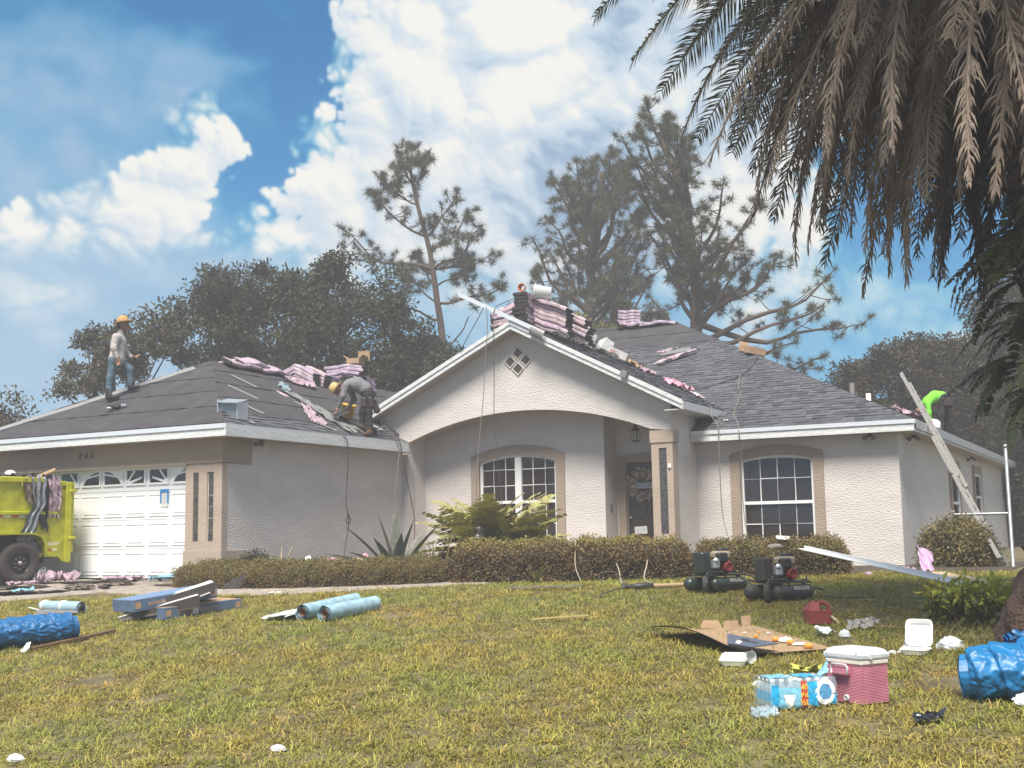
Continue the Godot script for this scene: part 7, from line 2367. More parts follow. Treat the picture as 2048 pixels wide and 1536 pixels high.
func clamshell(label: String, at: Vector3, turn: float, open: bool):
	var m := mt("foam white", lin(0.80, 0.80, 0.78), 0.6)
	var t := thing("foam_box", label, "food box", at, turn)
	var tray := func(b: B, tr: Transform3D):
		var o := [0.115, 0.105, 0.085]
		var rings := []
		for q in [[0.115, 0.042], [0.108, 0.048], [0.100, 0.042], [0.085, 0.006], [0.085, 0.0], [0.09, 0.0], [0.108, 0.04]]:
			var ring := []
			for k in 16:
				var a := TAU * (k + 0.5) / 16.0
				var sx := signf(cos(a)) * pow(absf(cos(a)), 0.35)
				var sz := signf(sin(a)) * pow(absf(sin(a)), 0.35)
				ring.append(tr * Vector3(sx * q[0], q[1], sz * q[0]))
			rings.append(ring)
		for i in rings.size() - 1:
			for k in 16:
				b.quad(rings[i][k], rings[i][(k + 1) % 16], rings[i + 1][(k + 1) % 16], rings[i + 1][k])
		b.fan(rings[3], tr * Vector3(0, 0.006, 0))
		b.fan(rings[5], tr * Vector3(0, 0.0, 0))
	var b := B.new()
	tray.call(b, Transform3D(Basis.IDENTITY, Vector3(0, 0.01, 0)))
	part("tray", b, m, t)
	b = B.new()
	if open:
		tray.call(b, Transform3D(Basis(Vector3.RIGHT, 1.35), Vector3(0, 0.165, -0.165)))
	else:
		tray.call(b, Transform3D(Basis(Vector3.RIGHT, PI), Vector3(0, 0.103, 0)))
	part("lid", b, m, t)


func build_lawn_things() -> void:
	var kraft: Material = mats["kraft board"]
	# --- pink cooler
	var c := thing("cooler", "pink ribbed ice chest with a white lid on the lawn", "cooler", Vector3(12.366, -0.485, 7.39), -0.557)
	var pink := mt("faded pink plastic", lin(0.60, 0.22, 0.30), 0.5, {"tex": noise("pinkfade", 0.012, 4, 0.82, 1.0), "scale": 1.5})
	var wp := mt("old white plastic", lin(0.68, 0.71, 0.74), 0.4, {"tex": noise("lidgrime", 0.03, 5, 0.80, 1.0), "scale": 2.5})
	var b := B.new()
	b.rbox(Vector3(0, 0.135, 0), Vector3(0.325, 0.27, 0.245), 0.018)
	for k in 26: b.rbox(Vector3(0, 0.016 + k * 0.0100, 0), Vector3(0.3295, 0.0066, 0.2495), 0.002)
	part("body", b, pink, c)
	b = B.new()
	b.rbox(Vector3(0, 0.288, 0), Vector3(0.342, 0.034, 0.262), 0.008)
	part("collar", b, mt("cream rim", lin(0.68, 0.64, 0.56), 0.5), c)
	b = B.new()
	var lo := [[0.172, 0.306, 0.132], [0.176, 0.318, 0.136], [0.176, 0.338, 0.136], [0.152, 0.368, 0.112], [0.120, 0.379, 0.085]]
	for i in lo.size() - 1:
		var p: Array = lo[i]
		var q: Array = lo[i + 1]
		b.hexa([Vector3(-p[0], p[1], -p[2]), Vector3(p[0], p[1], -p[2]), Vector3(p[0], p[1], p[2]), Vector3(-p[0], p[1], p[2]), Vector3(-q[0], q[1], -q[2]), Vector3(q[0], q[1], -q[2]), Vector3(q[0], q[1], q[2]), Vector3(-q[0], q[1], q[2])])
	part("lid", b, wp, c)
	b = B.new()
	b.rbox(Vector3(0.13, 0.335, 0.128), Vector3(0.022, 0.05, 0.02), 0.005)
	b.rbox(Vector3(0.182, 0.33, 0.05), Vector3(0.02, 0.045, 0.022), 0.005)
	part("latch", b, wp, c)
	b = B.new()
	b.rbox(Vector3(-0.01, 0.225, 0.145), Vector3(0.15, 0.06, 0.045), 0.012)
	part("handle_recess", b, pink, c)
	b = B.new().smooth()
	b.tube([Vector3(-0.075, 0.21, 0.168), Vector3(-0.078, 0.265, 0.165), Vector3(-0.06, 0.272, 0.17), Vector3(0.055, 0.272, 0.17), Vector3(0.072, 0.262, 0.168), Vector3(0.073, 0.205, 0.17)], 0.008, 8)
	part("handle", b, mt("grey plastic", lin(0.50, 0.50, 0.50), 0.4), c)
	b = B.new().smooth()
	b.lathe([Vector2(0.022, 0.0), Vector2(0.022, 0.014), Vector2(0.014, 0.018), Vector2(0.010, 0.010), Vector2(0, 0.010)], 14, Transform3D(Basis(Vector3.RIGHT, PI / 2), Vector3(0.02, 0.045, 0.126)))
	part("drain_plug", b, wp, c)
	# --- pack of water bottles
	var w := thing("water_pack", "shrink-wrapped blue and white pack of water bottles by the cooler", "water bottles", Vector3(11.985, -0.505, 7.62), 0.70)
	var clear := mt("clear bottle", Color(0.80, 0.88, 0.92), 0.12, {"alpha": 0.35})
	for i in 7:
		for j in 4:
			b = B.new().smooth()
			b.lathe([Vector2(0.0, 0.0), Vector2(0.03, 0.0), Vector2(0.032, 0.02), Vector2(0.032, 0.13), Vector2(0.027, 0.155), Vector2(0.013, 0.18), Vector2(0.013, 0.19)], 10, Transform3D(Basis.IDENTITY, Vector3(-0.205 + i * 0.066, 0.005, -0.105 + j * 0.066)))
			var bt := part("bottle", b, clear, w)
			b = B.new().smooth()
			b.lathe([Vector2(0.0325, 0.05), Vector2(0.0325, 0.115)], 10, Transform3D(Basis.IDENTITY, Vector3(-0.205 + i * 0.066, 0.005, -0.105 + j * 0.066)))
			part("label", b, mt("bottle label", lin(0.05, 0.36, 0.62), 0.4), bt)
			b = B.new().smooth()
			b.lathe([Vector2(0.015, 0.185), Vector2(0.015, 0.20), Vector2(0, 0.20)], 10, Transform3D(Basis.IDENTITY, Vector3(-0.205 + i * 0.066, 0.005, -0.105 + j * 0.066)))
			part("cap", b, mt("foam white", Color.WHITE), bt)
	var film := mt("shrink film", Color(0.82, 0.93, 1.0), 0.1, {"alpha": 0.16})
	var fz := FastNoiseLite.new()
	fz.frequency = 4.0
	var skin := func(u, v, k): # front face of the wrapped pack
		return Vector3(lerpf(-0.245, 0.245, u), lerpf(0.21, 0.0, v), 0.142 + 0.012 * fz.get_noise_2d(u * 3.0, v * 2.0) + k - 0.03 * pow(absf(v - 0.5) * 2.0, 6.0))
	b = B.new().smooth()
	b.grid(20, 8, func(u, v): return skin.call(u, v, 0.0))
	b.grid(20, 8, func(u, v): return Vector3(lerpf(-0.245, 0.245, u), 0.208 + 0.012 * fz.get_noise_2d(u * 3.0, v * 3.0), lerpf(0.112, -0.14, v)))
	b.grid(6, 8, func(u, v): return Vector3(-0.247 + 0.012 * fz.get_noise_2d(u, v), lerpf(0.20, 0.0, v), lerpf(0.13, -0.14, u)))
	part("wrap", b, film, w)
	# the print on the wrap, as printed film on the front: blue fields, white seal, red band with its count
	var blue := mt("printed blue", lin(0.02, 0.36, 0.66), 0.25)
	var lblue := mt("printed pale blue", lin(0.20, 0.52, 0.70), 0.25)
	var patch := func(called: String, x0: float, x1: float, y0: float, y1: float, m: Material, k: float):
		var pb := B.new().smooth()
		pb.grid(10, 8, func(u, v): return skin.call(lerpf(x0, x1, u), lerpf(y0, y1, v), k))
		part(called, pb, m, w)
	for q in [[0.05, 0.40, 0.1, 0.9, lblue], [0.50, 0.80, 0.1, 0.85, blue]]:
		b = B.new().smooth()
		b.grid(8, 6, func(u, v):
			var uu: float = lerpf(q[0], q[1], u)
			var vv: float = lerpf(q[2], q[3], v)
			return Vector3(lerpf(-0.245, 0.245, uu), 0.2125 + 0.012 * fz.get_noise_2d(uu * 3.0, vv * 3.0), lerpf(0.112, -0.14, vv)))
		part("print", b, q[4], w)
	patch.call("print", 0.02, 0.13, 0.18, 0.86, blue, 0.003)
	patch.call("print", 0.13, 0.46, 0.28, 0.96, lblue, 0.0025)
	patch.call("print", 0.55, 0.70, 0.12, 0.88, blue, 0.003)
	patch.call("print", 0.90, 0.99, 0.5, 0.85, blue, 0.003)
	patch.call("red_band", 0.46, 0.555, 0.08, 0.93, mt("printed red", lin(0.50, 0.07, 0.03), 0.3), 0.004)
	for q in [["40", 0.27], ["PK", 0.52], ["½L", 0.76]]:
		var tx := MeshInstance3D.new()
		tx.name = numbered(w, "count")
		tx.mesh = text_mesh(q[0], 0.036, 0.002)
		tx.material_override = mt("printed yellow", lin(0.80, 0.55, 0.10), 0.4)
		tx.position = skin.call(0.507, q[1], 0.008)
		w.add_child(tx, true)
	b = B.new().smooth()
	for k in 24:
		var a := TAU * k / 24.0
		var e := TAU * (k + 1) / 24.0
		var f0 := func(r: float, an: float, kk: float): return skin.call(0.82 + cos(an) * r * 0.13, 0.45 + sin(an) * r * 0.36, kk)
		b.quad(f0.call(1.15, a, 0.0045), f0.call(1.15, e, 0.0045), f0.call(0.72, e, 0.0045), f0.call(0.72, a, 0.0045))
	part("white_seal", b, mt("printed white", lin(0.78, 0.80, 0.82), 0.3), w)
	b = B.new().smooth()
	for k in 24:
		var a := TAU * k / 24.0
		var e := TAU * (k + 1) / 24.0
		var f0 := func(r: float, an: float, kk: float): return skin.call(0.82 + cos(an) * r * 0.13, 0.45 + sin(an) * r * 0.36, kk)
		b.tri(skin.call(0.82, 0.45, 0.0035), f0.call(0.74, a, 0.0035), f0.call(0.74, e, 0.0035))
	part("seal_centre", b, mt("printed mid blue", lin(0.09, 0.30, 0.55), 0.3), w)
	b = B.new().smooth()
	b.grid(8, 8, func(u, v):
		var hw: float = (0.09 if v < 0.2 else 0.075) * (1.0 - pow(v, 3.0) * 0.75)
		return skin.call(0.285 + (u - 0.5) * 2.0 * hw, lerpf(0.50, 0.92, v), 0.005))
	part("white_shield", b, mats["printed white"], w)
	loose("clear_film", "torn clear plastic film in front of the water pack", "plastic sheet", film, [Vector3(11.78, -0.49, 7.95), Vector3(11.95, -0.47, 7.95), Vector3(12.02, -0.51, 8.12), Vector3(11.82, -0.52, 8.12)], 0.03, 10)
	loose("blue_film", "peak of torn blue film standing against the cooler", "plastic sheet", mt("light blue film", Color.BLACK), [Vector3(12.12, -0.28, 7.47), Vector3(12.19, -0.19, 7.50), Vector3(12.20, -0.27, 7.54), Vector3(12.12, -0.30, 7.55)], 0.005, 6)
	loose("snack_bag", "yellow-green snack bag lying behind the water pack", "bag", mt("snack bag", lin(0.50, 0.50, 0.10), 0.35), [Vector3(11.85, -0.36, 7.20), Vector3(12.08, -0.33, 7.12), Vector3(12.14, -0.30, 7.3), Vector3(11.92, -0.30, 7.36)], 0.05, 8)
	# --- gas can
	var gc := thing("gas_can", "faded red plastic fuel can with a spout on the grass", "gas can", Vector3(11.25, -0.225, 3.93), 0.55)
	var rp := mt("faded red plastic", lin(0.30, 0.055, 0.055), 0.55, {"tex": noise("pinkfade", 0.012), "scale": 2.0})
	b = B.new()
	b.hexa([Vector3(-0.115, 0, -0.09), Vector3(0.105, 0, -0.09), Vector3(0.105, 0, 0.09), Vector3(-0.115, 0, 0.09), Vector3(-0.12, 0.13, -0.10), Vector3(0.115, 0.13, -0.10), Vector3(0.115, 0.13, 0.10), Vector3(-0.12, 0.13, 0.10)])
	b.hexa([Vector3(-0.12, 0.131, -0.10), Vector3(-0.005, 0.131, -0.10), Vector3(-0.005, 0.131, 0.10), Vector3(-0.12, 0.131, 0.10), Vector3(-0.075, 0.205, -0.055), Vector3(0.0, 0.205, -0.055), Vector3(0.0, 0.205, 0.055), Vector3(-0.075, 0.205, 0.055)])
	part("body", b, rp, gc)
	b = B.new().smooth()
	b.tube([Vector3(-0.02, 0.195, 0.0), Vector3(0.06, 0.205, 0.0), Vector3(0.105, 0.18, 0.0), Vector3(0.112, 0.12, 0.0), Vector3(0.11, 0.06, 0)], [0.024, 0.022, 0.022, 0.022, 0.024], 10)
	b.tube([Vector3(0.0, 0.145, 0.0), Vector3(0.02, 0.125, 0)], 0.03, 8)
	part("grip", b, rp, gc)
	b = B.new().smooth()
	b.lathe([Vector2(0.03, 0.0), Vector2(0.03, 0.018), Vector2(0.0, 0.02)], 12, Transform3D(Basis.IDENTITY, Vector3(-0.04, 0.204, 0)))
	part("cap", b, rp, gc)
	b = B.new().smooth()
	b.tube([Vector3(0.10, 0.075, 0.10), Vector3(0.13, 0.045, 0.13), Vector3(0.165, -0.005, 0.17)], [0.014, 0.014, 0.006], 8)
	part("spout", b, mt("cream spout", lin(0.62, 0.50, 0.34), 0.6), gc)
	# --- flattened carton with its lunch litter
	var cs := thing("cardboard_sheet", "large flattened brown carton lying on the grass with lifted edges", "cardboard")
	b = B.new().smooth()
	var cl := Vector3(9.84, -0.205, 5.02)
	var cb := Vector3(10.72, -0.235, 4.33)
	var cr := Vector3(11.76, -0.325, 5.50)
	var cf := Vector3(11.06, -0.27, 5.97)
	for k in 2:
		b.grid(18, 18, func(u, v):
			var p := cl.lerp(cb, u).lerp(cf.lerp(cr, u), v)
			p.y += -0.045 * sin(PI * u) * 0.9 + 0.04 * sin(u * 5.0 + v * 4.0) * (1.0 - u) + 0.03 * (1.0 - u) * sin(PI * v) - k * 0.006
			p.y = maxf(p.y, ground_y(p.z) + 0.035 - k * 0.006)
			return p)
	part("board", b, kraft, cs)
	for q in [[Vector3(10.28, -0.235, 4.66), Vector3(10.46, -0.25, 4.53), 0.075, 0.15], [Vector3(10.465, -0.25, 4.525), Vector3(10.60, -0.25, 4.42), 0.075, 0.1], [Vector3(10.62, -0.245, 4.405), Vector3(10.69, -0.24, 4.35), 0.11, 0.0]]:
		b = B.new()
		var a: Vector3 = q[0]
		var e: Vector3 = q[1]
		var d := (e - a)
		b.quad(a.lerp(e, q[3]) + Vector3(-0.02, q[2], -0.04), e - d * q[3] + Vector3(-0.02, q[2], -0.04), e, a)
		b.quad(a.lerp(e, q[3]) + Vector3(-0.025, q[2], -0.045), e - d * q[3] + Vector3(-0.025, q[2], -0.045), e + Vector3(-0.005, 0, -0.005), a + Vector3(-0.005, 0, -0.005))
		part("flap", b, kraft, cs)
	b = B.new()
	var bp := [Vector3(10.82, -0.205, 5.50), Vector3(11.36, -0.255, 5.75), Vector3(11.22, -0.262, 6.07), Vector3(10.98, -0.245, 5.99)]
	b.quad(bp[0], bp[1], bp[2], bp[3])
	b.quad(bp[0] + Vector3.DOWN * 0.006, bp[1] + Vector3.DOWN * 0.006, bp[2] + Vector3.DOWN * 0.006, bp[3] + Vector3.DOWN * 0.006)
	part("blue_printed_flap", b, mt("printed navy", lin(0.075, 0.095, 0.135), 0.6), cs)
	b = B.new()
	b.quad(bp[0].lerp(bp[3], 0.52).lerp(bp[1].lerp(bp[2], 0.52), 0.28) + Vector3.UP * 0.004, bp[0].lerp(bp[3], 0.58).lerp(bp[1].lerp(bp[2], 0.58), 0.43) + Vector3.UP * 0.004, bp[0].lerp(bp[3], 0.92).lerp(bp[1].lerp(bp[2], 0.92), 0.46) + Vector3.UP * 0.004, bp[0].lerp(bp[3], 0.88).lerp(bp[1].lerp(bp[2], 0.88), 0.28) + Vector3.UP * 0.004)
	part("white_label", b, mats["white paper"], cs)
	for q in [[0.25, 0.33], [0.40, 0.33], [0.40, 0.55]]:
		b = B.new()
		var o: Vector3 = bp[0].lerp(bp[3], q[0]).lerp(bp[1].lerp(bp[2], q[0]), q[1]) + Vector3.UP * 0.004
		b.quad(o, o + (bp[1] - bp[0]) * 0.16, o + (bp[1] - bp[0]) * 0.16 + (bp[3] - bp[0]) * 0.1, o + (bp[3] - bp[0]) * 0.1)
		part("print", b, mt("dark print", lin(0.035, 0.03, 0.035), 0.7), cs)
	var orange := mt("orange peel", lin(0.72, 0.30, 0.05), 0.6)
	for q in [[10.97, 5.12, 0.022, "orange peel piece at the middle of the flattened carton"], [10.93, 4.90, 0.016, "small orange peel piece near the carton's back edge"], [11.19, 5.26, 0.035, "orange quarter beside the white napkin on the carton"], [11.36, 5.40, 0.035, "orange half in front of the white napkin on the carton"], [11.56, 5.56, 0.04, "yellowish orange wedge nearest the carton's right corner"]]:
		b = B.new().smooth()
		b.ell(Vector3(q[0], ground_y(q[1]) + 0.06, q[1]), Vector3(q[2] * 1.05, q[2] * 0.7, q[2] * 0.8), 7, 10)
		solo("orange_piece", b, orange, q[3], "orange", "orange pieces on the carton")
	var paper := mt("white paper", Color.WHITE)
	crumple("napkin", "crumpled white napkin among the oranges on the carton", "napkin", Vector3(11.28, ground_y(5.3) + 0.045, 5.25), Vector3(0.09, 0.05, 0.07), paper)
	crumple("napkin", "flatter white napkin reaching towards the carton's right corner", "napkin", Vector3(11.45, ground_y(5.4) + 0.04, 5.40), Vector3(0.11, 0.03, 0.05), paper)
	for q in [[10.80, 4.92, "white crumb on the carton's left half"], [11.02, 4.90, "white crumb near the carton's back right edge"]]:
		b = B.new().smooth()
		b.ell(Vector3(q[0], ground_y(q[1]) + 0.055, q[1]), Vector3(0.022, 0.01, 0.014), 5, 8)
		solo("bread_crumb", b, paper, q[2], "food scrap", "crumbs on the carton")
	clamshell("closed white foam food box in front of the flattened carton", Vector3(11.12, -0.40, 6.27), 0.2, false)
	clamshell("open white foam food box standing on the grass right of the carton", Vector3(12.44, -0.345, 5.50), -0.1, true)
	b = B.new().smooth()
	b.lathe([Vector2(0.0, 0.0), Vector2(0.036, 0.0), Vector2(0.05, 0.13), Vector2(0.053, 0.132), Vector2(0.048, 0.128), Vector2(0.034, 0.006), Vector2(0.0, 0.006)], 18, Transform3D(Basis.from_euler(Vector3(0.15, -0.6, -1.52)), on_ground(11.15, 6.15, 0.055)))
	solo("plastic_cup", b, mt("clear cup", Color(0.85, 0.88, 0.88), 0.15, {"alpha": 0.4}), "clear plastic cup lying beside the closed foam box", "cup")
	# --- paper and bags by the palm
	var bag := mt("thin white bag", lin(0.66, 0.70, 0.73), 0.35, {"backlight": Color(0.4, 0.42, 0.45)})
	crumple("plastic_bag", "crumpled white plastic bag right of the open foam box", "bag", Vector3(12.66, -0.32, 5.10), Vector3(0.15, 0.13, 0.13), bag, "", 4.0)
	crumple("plastic_bag", "small white bag tucked behind the open foam box", "bag", Vector3(12.36, -0.30, 5.15), Vector3(0.09, 0.10, 0.07), bag, "", 4.0)
	for q in [[12.26, 5.55, 0.05, 0.035, "balled white paper farthest left of the open foam box"], [12.32, 5.30, 0.05, 0.04, "balled white paper close behind the open foam box's left side"], [12.36, 5.48, 0.10, 0.025, "flat scrap of film touching the open foam box"]]:
		crumple("paper_ball", q[4], "paper", on_ground(q[0], q[1], 0.015), Vector3(q[2], q[3], q[2] * 0.8), paper, "scraps by the foam box", 6.0)
	loose("paper_scrap", "bluish white paper scrap left of the clear wrapper near the fuel can", "paper", bag, [on_ground(11.38, 4.62, 0.07), on_ground(11.5, 4.58, 0.05), on_ground(11.60, 4.74, 0.03), on_ground(11.45, 4.74, 0.03)], 0.03, 6)
	crumple("paper_ball", "crumpled bluish paper between fuel can and clear wrapper", "paper", on_ground(11.68, 4.70, 0.01), Vector3(0.07, 0.075, 0.05), bag, "", 6.0)
	loose("clear_wrapper", "greyish clear wrapper lying at the end of a stick", "wrapper", mt("clear grey film", Color(0.7, 0.68, 0.66), 0.2, {"alpha": 0.45}), [on_ground(11.62, 4.20, 0.06), on_ground(11.88, 4.10, 0.07), on_ground(11.86, 4.32, 0.03), on_ground(11.64, 4.42, 0.03)], 0.04, 8)
	b = B.new().smooth()
	b.tube([on_ground(11.82, 4.24, 0.03), on_ground(12.0, 4.26, 0.04), on_ground(12.16, 4.24, 0.03)], [0.008, 0.007, 0.005], 6)
	solo("stick", b, mt("bare wood", lin(0.30, 0.20, 0.12), 0.9), "thin brown stick leading from the clear wrapper", "stick")
	crumple("paper_ball", "torn white paper in front of the lawn's left centre", "paper", on_ground(9.17, 9.72, 0.01), Vector3(0.075, 0.04, 0.05), paper, "", 5.0)
	crumple("plastic_bag", "small white scrap at the lower left edge of the lawn", "bag", on_ground(7.60, 10.45, 0.01), Vector3(0.09, 0.05, 0.06), bag, "", 5.0)
	crumple("paper_ball", "crumpled white paper left of the water pack", "paper", on_ground(11.55, 7.02, 0.0), Vector3(0.07, 0.05, 0.05), paper, "", 5.0)
	b = B.new().smooth()
	b.lathe([Vector2(0, 0), Vector2(0.018, 0.0), Vector2(0.018, 0.022), Vector2(0, 0.024)], 12, Transform3D(Basis(Vector3.BACK, 0.6), on_ground(11.70, 7.45, 0.03)))
	solo("bottle_cap", b, paper, "white bottle cap left of the water pack", "bottle cap")
	b = B.new()
	sheet(b, [on_ground(12.82, 7.95, 0.045), on_ground(12.96, 7.86, 0.05), on_ground(13.0, 7.93, 0.03), on_ground(12.86, 8.02, 0.03)], 0.025, 8)
	b.tri(on_ground(12.95, 7.86, 0.05), on_ground(13.02, 7.84, 0.10), on_ground(13.0, 7.92, 0.05))
	solo("foil_wrapper", b, mt("foil navy", lin(0.14, 0.16, 0.20), 0.25, {"metal": 0.5, "tex": noise("foil", 0.05, 3, 0.1, 1.0), "scale": 6.0}), "crumpled navy and silver snack wrapper on the lower right lawn", "wrapper")
	loose("paper_scrap", "small white card on the concrete path's edge", "paper", paper, [on_ground(2.88, 2.2, 0.03), on_ground(3.02, 2.1, 0.03), on_ground(3.08, 2.18, 0.025), on_ground(2.94, 2.28, 0.025)], 0.01, 4)
	loose("pale_card", "small pale card stuck in the low hedge", "paper", paper, [Vector3(2.52, 0.40, 0.9), Vector3(2.58, 0.42, 0.85), Vector3(2.68, 0.34, 0.95), Vector3(2.62, 0.32, 1.0)], 0.005, 4)
	# --- tarps
	var tarp := mt("blue tarp", lin(0.008, 0.135, 0.36), 0.42, {"tex": noise("tarpn", 0.02, 4, 0.75, 1.05), "scale": 2.0})
	var tarp2 := mt("bright blue tarp", lin(0.008, 0.18, 0.44), 0.42, {"tex": noise("tarpn", 0.02), "scale": 2.0})
	tarp_bundle("blue_tarp", "rolled blue tarp lying on the lawn at the far left", Vector3(2.98, -0.28, 7.02), Vector3(3.46, -0.235, 6.30), 0.165, tarp, 4)
	tarp_bundle("blue_tarp", "large bundled bright blue tarp at the right edge by the palm", Vector3(13.06, -0.30, 7.12), Vector3(13.80, -0.24, 6.98), 0.205, tarp2, 4)
	loose("tarp_fold", "loose dark fold of blue tarp on top of the right bundle", "tarp", tarp, [Vector3(13.28, -0.08, 6.80), Vector3(13.55, -0.02, 6.78), Vector3(13.62, -0.06, 7.0), Vector3(13.32, -0.10, 7.0)], 0.05, 10)
	crumple("plastic_bag", "white film behind the right-hand tarp bundle", "bag", on_ground(13.02, 6.65, 0.02), Vector3(0.10, 0.06, 0.08), bag, "", 5.0)
	loose("rope_frays", "frayed white cord at the foot of the right tarp bundle", "cord", bag, [Vector3(13.36, -0.42, 7.34), Vector3(13.46, -0.38, 7.32), Vector3(13.47, -0.46, 7.36), Vector3(13.38, -0.46, 7.38)], 0.03, 6)
	b = B.new()
	b.bar(on_ground(3.62, 6.98, 0.035), on_ground(3.52, 5.75, 0.035), 0.07, 0.03)
	solo("plank", b, mt("brown plank", lin(0.25, 0.135, 0.075), 0.85, {"tex": noise("barkn", 0.04), "scale": Vector3(3, 3, 0.5)}), "reddish-brown board lying along the left blue tarp", "board")
	loose("clear_film", "scrap of clear film at the near end of the brown board", "plastic sheet", bag, [on_ground(3.58, 7.02, 0.10), on_ground(3.62, 6.99, 0.11), on_ground(3.66, 7.08, 0.02), on_ground(3.58, 7.10, 0.02)], 0.01, 5)
	# --- rolls of pale blue membrane
	var mem := mt("pale blue membrane", lin(0.36, 0.56, 0.67), 0.45, {"tex": noise("wrapn", 0.03), "scale": 1.0})
	for q in [[Vector3(5.30, -0.17, 4.52), Vector3(5.20, -0.10, 3.32), "pale blue membrane roll with its core showing, left of the lying pair"], [Vector3(5.66, -0.175, 4.57), Vector3(5.66, -0.12, 3.55), "pale blue membrane roll, right of the lying pair"]]:
		b = B.new().smooth()
		roll(b, q[0], q[1], 0.102, 4.0, 0.012)
		var r := part("membrane_roll", b, mem)
		tag(r, q[2], "membrane roll", "pale blue rolls on the lawn")
		b = B.new().smooth()
		b.tube([q[0] + Vector3(0, 0, 0.005), q[1]], 0.045, 14, false)
		part("core", b, mt("brown core", lin(0.30, 0.17, 0.10), 0.8), r)
	loose("membrane_sheet", "white loose end of membrane spread left of the rolled pair", "membrane", mt("white membrane", lin(0.58, 0.62, 0.62), 0.5), [on_ground(4.72, 4.62, 0.03), on_ground(4.75, 3.55, 0.05), on_ground(5.22, 3.5, 0.09), on_ground(5.24, 4.55, 0.07)], 0.02, 10)
	b = B.new().smooth()
	roll(b, Vector3(0.62, -0.17, 4.28), Vector3(1.42, -0.17, 4.33), 0.082, 4.0, 0.012)
	var sr := part("membrane_roll", b, mt("grey blue membrane", lin(0.30, 0.42, 0.50), 0.45))
	tag(sr, "grey-blue membrane roll tied with white bands behind the left tarp", "membrane roll")
	for x in [0.03, 0.42]:
		b = B.new().smooth()
		b.tube([Vector3(0.62 + x, -0.17, 4.28 + x * 0.06), Vector3(0.66 + x, -0.17, 4.28 + x * 0.06)], 0.086, 16)
		part("band", b, mats["white paper"], sr)
	b = B.new().smooth()
	b.tube([Vector3(1.30, -0.17, 4.325), Vector3(1.435, -0.17, 4.333)], 0.05, 12)
	part("core", b, mats["tool black"], sr)
	loose("felt_piece", "flat grey felt piece under the banded membrane roll", "felt scrap", mt("shingle back", Color.BLACK), [on_ground(0.65, 4.4, 0.04), on_ground(1.0, 4.2, 0.04), on_ground(1.6, 4.5, 0.03), on_ground(1.0, 4.75, 0.03)], 0.015, 6)
	b = B.new()
	b.bar(on_ground(0.25, 4.2, 0.05), on_ground(0.66, 4.34, 0.03), 0.04, 0.006)
	solo("white_strap", b, paper, "white strap end sticking out left of the banded roll", "strap")
	# --- blue cartons and metal lengths
	var bc := mt("blue carton", lin(0.10, 0.165, 0.27), 0.7, {"tex": noise("kraftn", 0.02), "scale": 1.5})
	var ink := mt("orange print", lin(0.42, 0.26, 0.16), 0.8)
	for q in [["lower blue printed carton of the pair lying on the left lawn", Vector3(3.20, -0.255, 4.12), 1.412, 0.042], ["upper blue printed carton of the pair, under the metal lengths", Vector3(2.98, -0.115, 4.36), 1.34, 0.10]]:
		var t := thing("long_carton", q[0], "box", q[1], q[2], "blue cartons on the lawn")
		t.rotation.z = q[3]
		b = B.new()
		b.rbox(Vector3(0, 0.075, 0), Vector3(1.22, 0.148, 0.50), 0.004)
		part("carton", b, bc, t)
		b = B.new()
		b.box(Vector3(0, 0.151, 0.0), Vector3(1.21, 0.003, 0.49))
		part("top_face", b, kraft if q[2] > 1.4 else mt("blue top", lin(0.14, 0.22, 0.36), 0.7), t)
		var x := -0.42
		for s in (["HOUSING", "PRODUCTS"] if q[2] > 1.4 else ["ROOFING", "PRODUCTS", "METAL"]):
			var tx := MeshInstance3D.new()
			tx.name = numbered(t, "lettering")
			tx.mesh = text_mesh(s, 0.05, 0.003)
			tx.material_override = ink
			tx.position = Vector3(x + 0.16, 0.075, 0.251)
			t.add_child(tx, true)
			x += 0.32
		for e in [-0.55, 0.55]:
			b = B.new()
			b.box(Vector3(e, 0.078, 0.251), Vector3(0.08, 0.08, 0.002))
			part("print_square", b, ink, t)
		if q[2] > 1.4:
			b = B.new()
			b.box(Vector3(-0.14, 0.075, 0.2525), Vector3(0.09, 0.09, 0.002))
			part("white_label", b, mats["white paper"], t)
	var brown_m := mt("brown metal", lin(0.055, 0.046, 0.04), 0.5, {"metal": 0.2})
	var gm := mt("drip edge", Color.WHITE)
	for q in [[Vector3(2.75, -0.16, 4.92), Vector3(3.40, 0.18, 4.0), 0.36, "upper white-topped brown metal sheet tilted across the blue cartons", true], [Vector3(2.80, -0.235, 5.0), Vector3(3.38, 0.03, 4.25), 0.34, "lower brown metal sheet with its pale edge near the grass", false]]:
		var t := thing("metal_lengths", q[3], "metal sheet", Vector3.ZERO, 0.0, "metal lengths on the cartons")
		var a: Vector3 = q[0]
		var e: Vector3 = q[1]
		var s: Vector3 = Vector3(0.80, 0.0, 0.60) * q[2]
		b = B.new()
		b.quad(a, e, e + s * 0.55 + Vector3(0, -0.02, 0), a + s * 0.10 + Vector3(0, -0.005, 0))
		b.quad(a + Vector3.DOWN * 0.012, e + Vector3.DOWN * 0.012, e + s * 0.55 + Vector3(0, -0.032, 0), a + s * 0.10 + Vector3(0, -0.017, 0))
		part("white_face", b, mt("pale metal face", lin(0.60, 0.64, 0.62), 0.45), t)
		b = B.new()
		var o: Vector3 = s * 0.55
